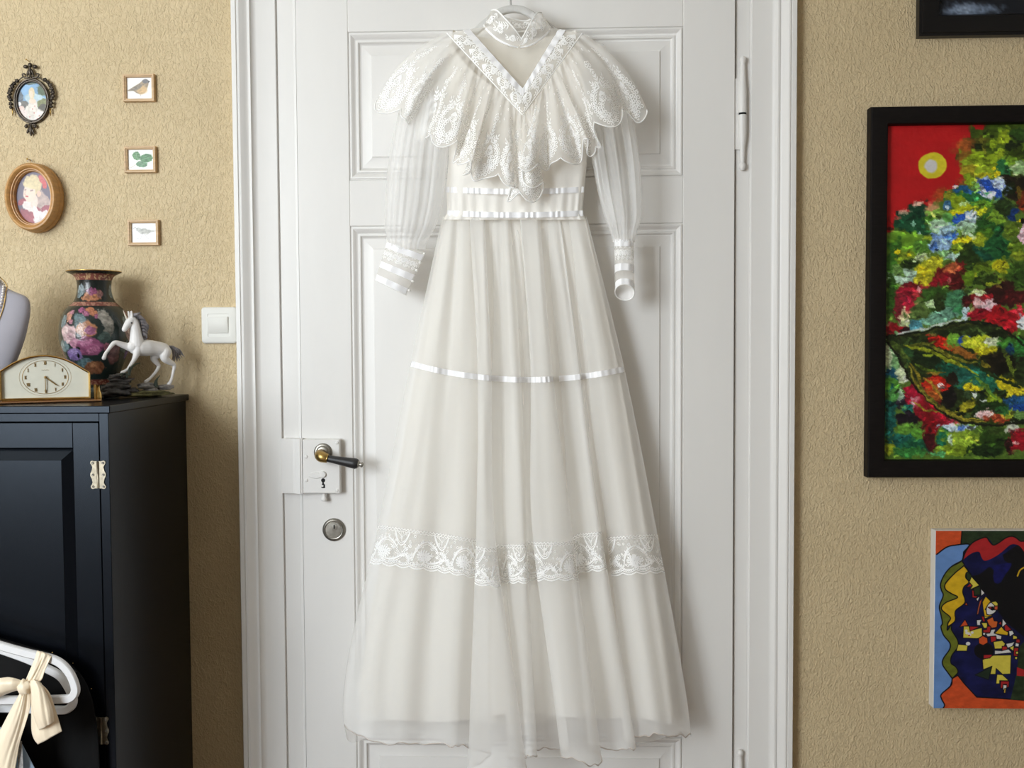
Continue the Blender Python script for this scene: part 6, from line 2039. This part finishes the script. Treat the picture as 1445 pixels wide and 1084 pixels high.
# lace band low on the skirt
xs780 = lambda a_: np.interp(a_, arc, XG[:, k780])
_of = np.zeros(NT); _of[7:12] = 9; _of[12:17] = 4; _of[21:25] = 1; _of[26:29] = -9; _of[30:33] = -1
ytop = lambda a_: np.interp(xs780(a_), [534, 620, 690, 730, 800, 850, 925], [741, 752, 764, 764, 763, 759, 754]) + np.interp(np.interp(a_, arc, aa) * (NT - 1), np.arange(NT), _of)
BH = 55.0
ss = np.linspace(0, 1, 420)
pa = np.interp(ss, aa, arc)
t0 = ytop(pa)
scal = BH - 3 + 3.0 * np.abs(np.sin(pa / 62 * math.pi * 3))
rows = [SK(ss, ytob(t0 + scal * f_)) for f_ in np.linspace(0, 1, 7)]
A_ = np.stack(rows, 1); A_[:, :, 1] -= .0009
g = G(); g.grid(A_)
g.build('lace_band_net', M_NET, dress)
E_ = Emb()
rs = random.Random(11)
rep = 62.0
for k in range(int(LARC / rep) + 1):
    x0_ = k * rep
    # dense scalloped foot
    xx = np.linspace(x0_, x0_ + rep, 40)
    for off_, w_ in ((0, 1.6), (-3.2, .9), (-6.5, .9)):
        E_.rib(np.stack([xx, BH - 3 + off_ + 3.0 * np.abs(np.sin(xx / 62 * math.pi * 3))], 1), w_)
    for q in np.arange(x0_, x0_ + rep, 3.1):
        E_.ring(q, BH - 8 + rs.uniform(-1, 1) + 2 * abs(math.sin(q / 62 * math.pi * 3)), 1.5, 1.0, 6)
    # top edge loops
    E_.rib(np.stack([xx, 2 + 1.2 * np.sin(xx * 1.25)], 1), 1.1)
    E_.rib(np.stack([xx, 5 + 1.0 * np.sin(xx * 1.1 + 1)], 1), .7)
    # festoon from the top edge
    fx_ = np.linspace(x0_ + 34, x0_ + 58, 14)
    fy_ = 5 + 19 * np.sin((fx_ - x0_ - 34) / 24 * math.pi) ** .8
    E_.rib(np.stack([fx_, fy_], 1), 1.6); E_.rib(np.stack([fx_, fy_ - 3], 1), .8)
    for q in range(6):
        E_.rib([(x0_ + 37 + q * 3.6, 5), (x0_ + 46, 5 + 15 * (1 - abs(q - 2.5) / 5))], .55)
    # big rose on the left of the repeat
    cx, cy = x0_ + 20, 36
    for r_, n_ in ((3.0, 7), (6.0, 11), (9.0, 14)):
        for q in range(n_):
            a_ = 2 * math.pi * q / n_ + r_
            E_.leaf(cx + (r_ - 2.2) * math.cos(a_), cy + (r_ - 2.2) * .8 * math.sin(a_), 4.6, a_ + .5, 2.7)
    E_.ring(cx, cy, 2.0, 1.2, 8)
    # crescents of petals arching over the rose
    for (ca_, cb_, cc_) in (((x0_ + 4, 40), (x0_ + 8, 18), (x0_ + 24, 15)), ((x0_ + 24, 15), (x0_ + 34, 18), (x0_ + 42, 30)), ((x0_ + 22, 44), (x0_ + 38, 48), (x0_ + 52, 34)), ((x0_ + 52, 34), (x0_ + 58, 38), (x0_ + 62, 46))):
        pth = qbez(ca_, cb_, cc_, 12)
        E_.rib(pth, [.8, 1.6, 2.2, 2.6, 2.8, 2.8, 2.8, 2.6, 2.2, 1.8, 1.2, .6]); E_.rib(pth + np.array([0, 3.4]), .8)
        for q in pth[1:-1:2]:
            E_.leaf(q[0], q[1], 4.4, rs.uniform(-2.4, -.8), 1.3)
    for q in range(9):
        a_ = -2.6 + q * .26
        E_.rib([(x0_ + 48, 40), (x0_ + 48 + 13 * math.cos(a_), 40 + 11 * math.sin(a_))], .7)
    for q in range(30):
        E_.ring(x0_ + rs.uniform(0, 62), rs.uniform(8, 50), rs.uniform(1.0, 1.8), .9, 6)
    for q in range(10):
        xx_, yy_ = x0_ + rs.uniform(0, 62), rs.uniform(26, 48)
        E_.spray(xx_, yy_, rs.uniform(-2.6, -.6), 2, 4.5, 3.0, 1.5)


def lace_map(q):
    pa_ = np.clip(q[:, 0], 0, LARC)
    return np.interp(pa_, arc, aa), ytob(ytop(pa_) + q[:, 1])


E_.build('lace_band_embroidery', SK, lace_map, M_THREAD, dress, .0016)

# ------------------------------------------------------------------ bodice
NBX, NBY = 120, 60
ubx = np.linspace(0, 1, NBX)
xL = lambda y: np.interp(y, [40, 60, 110, 170, 200, 230, 262, 300, 312], [640, 634, 630, 634, 634, 633, 630, 631, 624])
xR = lambda y: np.interp(y, [40, 60, 110, 170, 200, 230, 262, 300, 312], [812, 818, 824, 828, 829, 828, 825, 822, 828])
vline = lambda x: np.where(x < 737, np.interp(x, [628, 737], [46, 160]), np.interp(x, [737, 824], [160, 46]))
xn = 629 + (827 - 629) * ubx
ytop_b = np.maximum(vline(xn) - 6, 44)
Yb = ytop_b[:, None] + (310 - ytop_b[:, None]) * np.linspace(0, 1, NBY)[None]
Xb = xL(Yb) + (xR(Yb) - xL(Yb)) * (.5 - .5 * np.cos(math.pi * ubx))[:, None]
gath = .0013 * np.sin(ubx * 95)[:, None] * np.clip((Yb - 268) / 10, 0, 1) + .0016 * np.sin(ubx * 37)[:, None] * np.clip((Yb - 200) / 50, 0, 1)
gath *= np.sin(math.pi * ubx)[:, None] ** .5
Db = np.interp(Yb, [40, 120, 200, 262, 310], [.066, .066, .062, .058, .060]) + np.interp(Yb, [40, 120, 200, 262, 310], [.012, .030, .036, .032, .028]) * np.sin(math.pi * ubx)[:, None] ** .6 + gath
BO_ = Surf(at_arr(Xb, Yb, Db))
g = G(); g.grid(BO_.A)
g.build('bodice_front', M_BODICE, dress)
ytb = 42 + 14 * np.sin(math.pi * ubx) ** 2
Yb2 = ytb[:, None] + (310 - ytb[:, None]) * np.linspace(0, 1, 30)[None]
Xb2 = xL(Yb2) + (xR(Yb2) - xL(Yb2)) * (.5 - .5 * np.cos(math.pi * ubx))[:, None]
Db2 = np.interp(Yb2, [40, 120, 310], [.060, .058, .058]) - np.interp(Yb2, [40, 120, 310], [.014, .026, .028]) * np.sin(math.pi * ubx)[:, None] ** .6 + .0012 * np.sin(ubx * 60)[:, None]
g = G(); g.grid(at_arr(Xb2, Yb2, Db2))
g.build('bodice_back', M_BODICE, dress)


def waist_ribbon(name, y0, y1, sag, x0_, x1_):
    n_ = 200
    u_ = np.linspace(0, 1, n_)
    x_ = x0_ + (x1_ - x0_) * u_
    d_ = .062 + .034 * np.sin(math.pi * np.clip((x_ - 628) / 200, 0, 1)) ** .6 + .0030
    beat = np.sin(u_ * 110 + 2 * np.sin(u_ * 31)) * .0010
    rows_ = [at_arr(x_, y0 + sag * np.sin(math.pi * u_) + (y1 - y0) * f_, d_ + beat) for f_ in (0, .33, .66, 1)]
    g_ = G(); g_.grid(np.stack(rows_, 1))
    return g_.build(name, M_RIB, dress)


waist_ribbon('waist_ribbon', 263.5, 271.5, 3.0, 630, 824)
waist_ribbon('waist_ribbon', 297, 305, 2.5, 631, 823)

# ------------------------------------------------------------------ yoke, V band and its ribbon
NYK = 60
uy = np.linspace(0, 1, NYK)
xk = 640 + (815 - 640) * uy
yt = np.interp(xk, [640, 684, 705, 731, 757, 778, 815], [46, 37, 57, 66, 60, 39, 47])
yb_ = np.maximum(vline(xk) - 2, yt + 1)
Yk = yt[:, None] + (yb_ - yt)[:, None] * np.linspace(0, 1, 20)[None]
dk = .072 + .024 * np.sin(math.pi * uy)[:, None] ** .7 + .012 * np.clip((Yk - 45) / 110, 0, 1)
g = G(); g.grid(at_arr(np.repeat(xk[:, None], 20, 1), Yk, dk))
g.build('yoke', M_YOKE, dress)


def vband(outer0, outer1, inner0, inner1):
    n_, m_ = 60, 10
    u_ = np.linspace(0, 1, n_)[:, None]; b_ = np.linspace(0, 1, m_)[None]
    ox = outer0[0] + (outer1[0] - outer0[0]) * u_; oy = outer0[1] + (outer1[1] - outer0[1]) * u_
    ix = inner0[0] + (inner1[0] - inner0[0]) * u_; iy = inner0[1] + (inner1[1] - inner0[1]) * u_
    d_ = .083 + .034 * np.sin(np.clip(u_, 0, 1) * math.pi / 2) + .004 * np.sin(math.pi * b_)
    return Surf(at_arr(ox + (ix - ox) * b_, oy + (iy - oy) * b_, d_ + 0 * ox))


for side, o0, o1, i0_, i1_ in (('l', (629, 47), (737, 164), (659, 42), (738, 130)), ('r', (823, 47), (737, 164), (792, 42), (737, 130))):
    S_ = vband(o0, o1, i0_, i1_)
    g = G(); g.grid(S_.A)
    g.build('neckline_band', M_ORG, dress)
    Lb = 150.0
    E_ = Emb()
    for e_ in (1.2, 23.0):
        E_.rib(np.stack([np.linspace(0, Lb, 60), np.full(60, e_)], 1), 1.4)
    for k in range(5):
        b0 = 3 + k * 29.5
        E_.acorn(b0 + 2, 7 + (k % 2) * 2, .95, .25)
        E_.spray(b0 + 20, 15, .1, 4, 6.5, 4.2, 1.7, .04)
        E_.spray(b0 + 16, 18, 2.9, 2, 5.0, 3.6, 1.5, 0)
        E_.acorn(b0 + 15, 16, .55, -.5)
        E_.spray(b0 + 14, 5, -.15, 3, 5.5, 3.8, 1.5, .05)
        for q_ in range(4):
            E_.ring(b0 + 3 + q_ * 7, 20.0 - (q_ % 2) * 1.5, 1.5, 1.0, 7)
    E_.build('neckline_embroidery', S_, lambda q: (q[:, 0] / Lb, q[:, 1] / 24.0), M_THREAD, dress, .0013)
    # satin ribbon along the inner edge
    n_ = 90
    u_ = np.linspace(0, 1, n_)
    rows_ = []
    for b_ in (.80, .90, 1.0, 1.12):
        p_ = S_(u_, np.full(n_, min(b_, 1)))
        if b_ > 1:
            p_ = p_ + (S_(u_, np.full(n_, 1.0)) - S_(u_, np.full(n_, .88)))
        p_[:, 1] -= .0022 + .0011 * np.sin(u_ * 46)
        rows_.append(p_)
    g = G(); g.grid(np.stack(rows_, 1))
    g.build('neckline_ribbon', M_RIB, dress)

# ------------------------------------------------------------------ standing lace collar
cn = [((731, 67), (737, 57), .113), ((718, 64), (727, 42), .117), ((703, 57), (713, 26), .112), ((690, 46), (701, 14), .098), ((683, 37), (693, 15), .082), ((687, 35), (699, 16), .066), ((708, 41), (713, 25), .050), ((730, 45), (728, 28), .045), ((752, 42), (744, 29), .050), ((772, 37), (757, 21), .066), ((777.5, 40), (764, 18), .082), ((771, 49), (757, 19), .098), ((757, 60), (748, 33), .112), ((745, 65), (740, 48), .116), ((734, 67), (733, 60), .112)]
bt = catmull([(a[0], a[1], d_) for a, b, d_ in cn], 120); tp = catmull([(b[0], b[1], d_ + .003) for a, b, d_ in cn], 120)
f_ = np.linspace(0, 1, 10)
A_ = bt[:, None] + (tp - bt)[:, None] * f_[None, :, None]
CO_S = Surf(at_arr(A_[..., 0], A_[..., 1], A_[..., 2] + .002 * np.sin(math.pi * f_)[None]))
g = G(); g.grid(CO_S.A)
g.build('collar', M_ORG, dress)
E_ = Emb()
for k in range(11):
    x_ = 6 + k * 21
    E_.spray(x_, 26, -1.2 + .5 * (k % 2), 4, 6.5, 4.6, 1.6, .15)
    E_.acorn(x_ + 9, 21, .62, -1.5)
    E_.spray(x_ + 14, 8, .6, 2, 5, 3, 1.3)
for e_ in (1.0, 29.2):
    E_.rib(np.stack([np.linspace(0, 240, 200), np.full(200, e_)], 1), 1.7)
E_.build('collar_embroidery', CO_S, lambda q: (q[:, 0] / 240.0, q[:, 1] / 30.0), M_THREAD, dress, .0013)
cord(CO_S.A[:, -1], .0012, 'collar_edging', M_THREAD, dress)
cord(CO_S.A[:, 0], .0013, 'collar_seam', M_THREAD, dress)


# ------------------------------------------------------------------ cape ruffle (one piece each side)
def ruffle(nodes, top0, top1, nsc, name, seed):
    """nodes: (x,y,depth) along the cusp line of the lower edge, shoulder to centre"""
    n_, m_ = 320, 44
    q = np.array(nodes, float)
    B_ = catmull(q, n_)
    # even spacing along the edge
    al = np.concatenate([[0], np.cumsum(np.hypot(np.diff(B_[:, 0]), np.diff(B_[:, 1])) + abs(np.diff(B_[:, 2])) * 300)])
    un = np.linspace(0, al[-1], n_)
    B_ = np.stack([np.interp(un, al, B_[:, k]) for k in range(3)], 1)
    LB = al[-1]
    u_ = np.linspace(0, 1, n_)
    Tx = top0[0] + (top1[0] - top0[0]) * u_; Ty = top0[1] + (top1[1] - top0[1]) * u_
    Td = .085 + .036 * np.sin(u_ * math.pi / 2) + .0022 * np.sin(u_ * 85)
    t_ = np.linspace(0, 1.16, m_)
    ease = np.clip(t_, 0, 1.2)
    X_ = Tx[:, None] + (B_[:, 0] - Tx)[:, None] * ease[None]
    Y_ = Ty[:, None] + (B_[:, 1] - Ty)[:, None] * ease[None]
    # shoulders arch outwards before they fall
    arch_ = np.exp(-(u_ / .22) ** 2)[:, None] * np.sin(np.clip(t_, 0, 1) * math.pi)[None]
    X_ += np.sign(top0[0] - top1[0]) * 9 * arch_; Y_ -= 10 * arch_
    D_ = Td[:, None] + (B_[:, 2] - Td)[:, None] * (np.clip(ease, 0, 1) ** .7)[None] + .010 * np.sin(np.clip(t_, 0, 1) * math.pi)[None] * np.clip(1 - u_ * .3, .3, 1)[:, None]
    fw = np.sin(u_ * nsc * 5.3 + 1.3 * np.sin(u_ * 9 + seed))[:, None] * np.clip(t_, 0, 1)[None]
    D_ += .0060 * fw; X_ += 2.2 * np.cos(u_ * nsc * 5.3 + 1.3 * np.sin(u_ * 9 + seed))[:, None] * np.clip(t_, 0, 1)[None]
    S_ = Surf(at_arr(X_, Y_, D_))
    tend = (1.0 + .125 * np.abs(np.sin(math.pi * nsc * u_)) ** .75) / 1.16
    v_ = np.linspace(0, 1, 60)
    A_ = S_(np.repeat(u_[:, None], 60, 1), tend[:, None] * v_[None])
    g_ = G(); g_.grid(A_)
    g_.build(name, M_ORG, dress)
    cord(A_[:, -1] + np.array([0, -.0006, 0]), .00125, 'scalloped_edging', M_THREAD, dress)
    HT = 112.0
    E2 = Emb()
    rr_ = random.Random(seed)
    ws = LB / nsc
    for k in range(nsc):
        x0_ = k * ws; xc = x0_ + ws / 2
        for sg in (-1, 1):
            # two ring vines round the scallop, one inside the other
            E2.vine(qbez((xc + sg * ws * .16, HT * .60), (xc + sg * ws * .66, HT * .82), (xc + sg * ws * .03, HT * 1.07), 16), 5.4, 1.9, 2.7, 1.15)
            E2.vine(qbez((xc + sg * ws * .08, HT * .76), (xc + sg * ws * .34, HT * .88), (xc + sg * ws * .02, HT * .99), 10), 5.2, 1.8, 2.4, 1.05)
            E2.spray(xc + sg * 2, HT * .62, -math.pi / 2 + sg * 1.0, 3, 8.5, 5.0, 2.3, -.16 * sg)
        E2.spray(xc, HT * .58, -math.pi / 2, 3, 8.5, 5.2, 2.3)
        E2.acorn(xc + (3 if k % 2 else -3), HT * .66, .8, math.pi / 2)
        # sprigs higher up
        if k % 2 == 0:
            E2.vine(qbez((xc - 6, HT * .42), (xc + 8, HT * .33), (xc + 1, HT * .18), 10), 5.6, 1.8, 2.7, 1.1)
        else:
            for q_ in range(5):
                a_ = 2 * math.pi * q_ / 5
                E2.ring(xc + 4.2 * math.cos(a_), HT * .30 + 4.2 * math.sin(a_), 2.5, 1.2, 8)
            E2.spray(xc, HT * .36, 1.6, 2, 6.5, 4.6, 1.9)
        for q_ in range(22):
            E2.ring(x0_ + rr_.uniform(0, ws), HT * rr_.uniform(.62, 1.02), rr_.uniform(1.3, 2.0), 1.0, 7)
        for q_ in range(4):
            E2.ring(x0_ + rr_.uniform(0, ws), HT * rr_.uniform(.08, .5), rr_.uniform(1.1, 1.6), .9, 7)
    E2.build('ruffle_embroidery', S_, lambda q: (q[:, 0] / LB, np.minimum(q[:, 1] / HT / 1.16, .995)), M_THREAD, dress, .0014)
    return LB


left_nodes = [(532, 139, .075), (549, 148, .095), (566, 154, .112), (583, 158, .120), (586, 172, .100), (592, 184, .090), (600, 184, .092), (606, 186, .116), (624, 194, .144), (642, 195, .138), (648, 204, .106), (642, 220, .096), (654, 213, .104), (651, 218, .140), (659, 224, .166), (667, 230, .160), (657, 236, .116), (672, 243, .136), (690, 240, .140), (710, 249, .148), (728, 252, .140), (716, 272, .126), (730, 262, .124), (742, 268, .122)]
right_nodes = [(912, 155, .075), (893, 160, .092), (878, 152, .112), (862, 166, .140), (838, 174, .148), (842, 200, .106), (838, 210, .100), (823, 203, .118), (826, 190, .128), (816, 214, .122), (797, 222, .136), (779, 220, .134), (772, 226, .118), (767, 229, .126), (750, 231, .164), (734, 226, .166), (738, 244, .134), (752, 252, .138), (767, 254, .126), (764, 262, .116), (746, 272, .128), (731, 264, .126)]
ruffle(left_nodes, (629, 47), (737, 164), 10, 'cape_ruffle', 1)
ruffle(right_nodes, (823, 47), (738, 164), 9, 'cape_ruffle', 2)


# ------------------------------------------------------------------ sleeves and cuffs
def sleeve(name, rows, ph, nf, fa=1.0):
    """rows: (y, xl, xr, centre depth, half depth)"""
    R_ = catmull(np.array(rows, float), 60)
    n_ = 140
    a_ = np.linspace(0, 2 * math.pi, n_, endpoint=False)
    k_ = np.linspace(0, 1, 60)[:, None]
    amp = .16 * np.sin(math.pi * np.clip(k_ * .9 + .1, 0, 1)) + .06
    f_ = 1 + fa * amp * np.sin(a_[None] * nf + ph + .8 * k_) + .05 * np.sin(a_[None] * 23 + 2 * ph)
    X_ = (R_[:, 1:2] + R_[:, 2:3]) / 2 + (R_[:, 2:3] - R_[:, 1:2]) / 2 * np.cos(a_)[None] * (1 + .09 * fa * np.sin(a_[None] * nf * 2 + ph))
    D_ = R_[:, 3:4] + R_[:, 4:5] * np.sin(a_)[None] * f_
    D_ = np.maximum(D_, .0165)
    g_ = G(); g_.grid(at_arr(X_, R_[:, 0:1] + 0 * X_, D_), closed_v=True)
    return g_.build(name, M_SLEEVE, dress)


sleeve('sleeve', [(62, 606, 640, .062, .018), (110, 578, 640, .066, .030), (170, 561, 634, .072, .042), (225, 550, 630, .076, .048), (280, 545, 624, .076, .046), (318, 544, 614, .074, .036), (340, 547, 602, .072, .022), (352, 549, 599, .072, .016)], .4, 9, .4)
sleeve('sleeve', [(62, 814, 850, .062, .018), (110, 820, 880, .066, .028), (170, 830, 892, .072, .040), (225, 838, 900, .078, .048), (270, 846, 903, .080, .048), (305, 855, 903, .080, .040), (328, 863, 897, .080, .026), (342, 866, 895, .080, .016)], 2.0, 8)


def cuff(c00, c10, c01, c11, d0, hd, tilt, nrib, name):
    """flattened tube: c00/c10 = top left/right, c01/c11 = bottom left/right in photo px"""
    n_, m_ = 72, 30
    a_ = np.linspace(0, 2 * math.pi, n_ + 1)
    b_ = np.linspace(0, 1, m_)
    w_ = .5 - .5 * np.cos(a_)[:, None]          # 0 left .. 1 right
    L_ = np.array(c00)[None] + (np.array(c01) - np.array(c00))[None] * b_[:, None]
    R_ = np.array(c10)[None] + (np.array(c11) - np.array(c10))[None] * b_[:, None]
    X_ = L_[None, :, 0] + (R_ - L_)[None, :, 0] * w_
    Y_ = L_[None, :, 1] + (R_ - L_)[None, :, 1] * w_
    fr_ = np.sin(a_)[:, None]
    Y_ = Y_ - tilt * fr_ * b_[None] ** 2
    D_ = d0 + hd * fr_ * np.ones_like(b_)[None] + .012 * (tilt > 3) * b_[None]
    S_ = Surf(at_arr(X_, Y_, D_))
    g_ = G(); g_.grid(S_.A)
    base_ = g_.build(name, M_ORG, dress)
    for k0, k1 in ((.06, .20), (.53, .68), (.86, .99)):
        u_ = np.linspace(0, 1, 120)
        rows_ = [S_(u_, np.full(120, k0 + (k1 - k0) * f)) for f in (0, .33, .66, 1)]
        A_ = np.stack(rows_, 1)
        nrm = np.sin(u_ * 2 * math.pi)
        A_[:, :, 1] -= (.0012 * np.sign(nrm + 1e-6) + .0007 * np.sin(u_ * 44))[:, None]
        gg = G(); gg.grid(A_)
        gg.build('cuff_ribbon', M_RIB, base_)
    E2 = Emb()
    for k in range(6):
        x_ = 4 + k * 16
        E2.acorn(x_, 40, .62, -1.3); E2.spray(x_ + 8, 48, -1.5, 4, 7.0, 4.2, 1.9, .08); E2.spray(x_ + 3, 34, -.3, 2, 5, 3, 1.5)
        for q_ in range(6):
            E2.ring(x_ + (q_ * 5) % 16, 22 + (q_ * 7) % 28, 1.6, 1.0, 7)
    E2.build('cuff_embroidery', S_, lambda q: (np.clip(q[:, 0] / 200.0, 0.0, .5), q[:, 1] / 100.0 * .95), M_THREAD, base_, .0014)
    cord(S_.A[:, -1], .0011, 'cuff_edging', M_THREAD, base_)
    return base_


cl_ = cuff((547, 338), (601, 357), (529.5, 395), (573, 416), .072, .014, 0, 3, 'cuff')
cr_ = cuff((866.5, 332), (894, 332), (868, 412), (895.5, 413), .080, .015, 11.5, 3, 'cuff')
for (x_, y_) in ((598, 358.2), (592.2, 370.6), (587.2, 381.6), (581.8, 397), (577, 409.8)):
    q = P(x_ + .6, y_, .086)
    g = G(); g.ball(q, .0030, 12, 8)
    g.build('pearl_button', M_PEARLB, cl_)

# ------------------------------------------------------------------ its hanger and the hook on the door
M_HANG2 = mat('pale_grey_hanger', (205, 204, 201), rough=.45)
HY = .066
hp = [(645, 62), (668, 47), (690, 28), (703, 18.5), (720, 13), (735, 14), (749, 20.5), (766, 32), (788, 48), (812, 62)]
path = catmull(np.array([P(x_, y_, HY) for x_, y_ in hp]), 60)
hz_ = P(721, 10, HY)
hang = thing('hanger', 'pale grey hanger inside the lace collar of the white dress', 'hanger', P(729, 62, HY))
g = G(); g.sweep(path, [(.0068, .004), (.0068, -.003), (.0050, -.0048), (-.0050, -.0048), (-.0068, -.003), (-.0068, .004)])
autosmooth(g.build('shoulder_bar', M_HANG2, hang), 45)
HKX, HKZ = P(722, -34, HY)[0], P(722, -34, HY)[2]
a_ = np.linspace(math.radians(-90), math.radians(150), 18)
wire = [P(721, 12, HY), P(720.5, 2, HY), P(720, -8, HY)]
hook_c = np.array([HKX, -HY, HKZ - .010])
arc_ = np.stack([hook_c[0] + .014 * np.cos(a_), np.full(18, -HY), hook_c[2] + .014 * np.sin(a_)], 1)
g = G(); g.tube(np.vstack([catmull(wire + [arc_[0] - np.array([.0, 0, .004])], 12)[:-1], arc_]), .0017, 8)
g.build('hook', M_WIRE, hang)
dh = thing('door_hook', 'small brass hook screwed to the top rail of the white door', 'hook', (HKX, -LEAF_D, HKZ - .02))
g = G(); g.lathe([(.014, -.0005), (.014, .003), (.011, .0045), (0, .005)], (HKX, -LEAF_D, HKZ), axis='y', n=24)
g.build('plate', M_BRASS, dh)
g = G(); g.tube(catmull([(HKX, -LEAF_D, HKZ), (HKX, -LEAF_D - .03, HKZ - .002), (HKX, -HY - .002, HKZ + .0005), (HKX, -HY - .012, HKZ + .010)], 12), .0024, 10)
g.build('arm', M_BRASS, dh)

# ------------------------------------------------------------------ labels of parts that look different from the rest of their thing
PART_LABELS = {
    ('wedding_dress', 'skirt_ribbon'): 'thin white satin ribbon round the skirt', ('wedding_dress', 'waist_ribbon'): 'white satin waist ribbon', ('wedding_dress', 'cape_ruffle'): 'sheer lace ruffle with scalloped edge',
    ('wedding_dress', 'collar'): 'standing lace collar', ('wedding_dress', 'yoke'): 'sheer beige net yoke', ('wedding_dress', 'sleeve'): 'sheer white puffed sleeve', ('wedding_dress', 'lining'): 'cream skirt lining',
    ('wedding_dress', 'neckline_ribbon'): 'white satin neckline ribbon', ('wedding_dress', 'lace_band_embroidery'): 'white floral lace band', ('unicorn_figurine', 'mane'): 'grey mane', ('unicorn_figurine', 'tail'): 'grey tail',
    ('unicorn_figurine', 'horn'): 'ivory horn', ('vase', 'gilt_rim'): 'gilt rim', ('mantel_clock', 'dial_plate'): 'cream dial plate', ('pearl_necklace', 'gold_chain'): 'thin gold chain', ('blue_skirt', 'lace_edge'): 'grey lace edge',
    ('handle_lever', 'grip'): 'black tapered grip', ('cabinet', 'back_panel'): 'dark back panel'}
for o_ in list(bpy.data.objects):
    if o_.parent is not None:
        lb_ = PART_LABELS.get((o_.parent.name.split('.')[0], o_.name.split('.')[0]))
        if lb_:
            o_['label'] = lb_
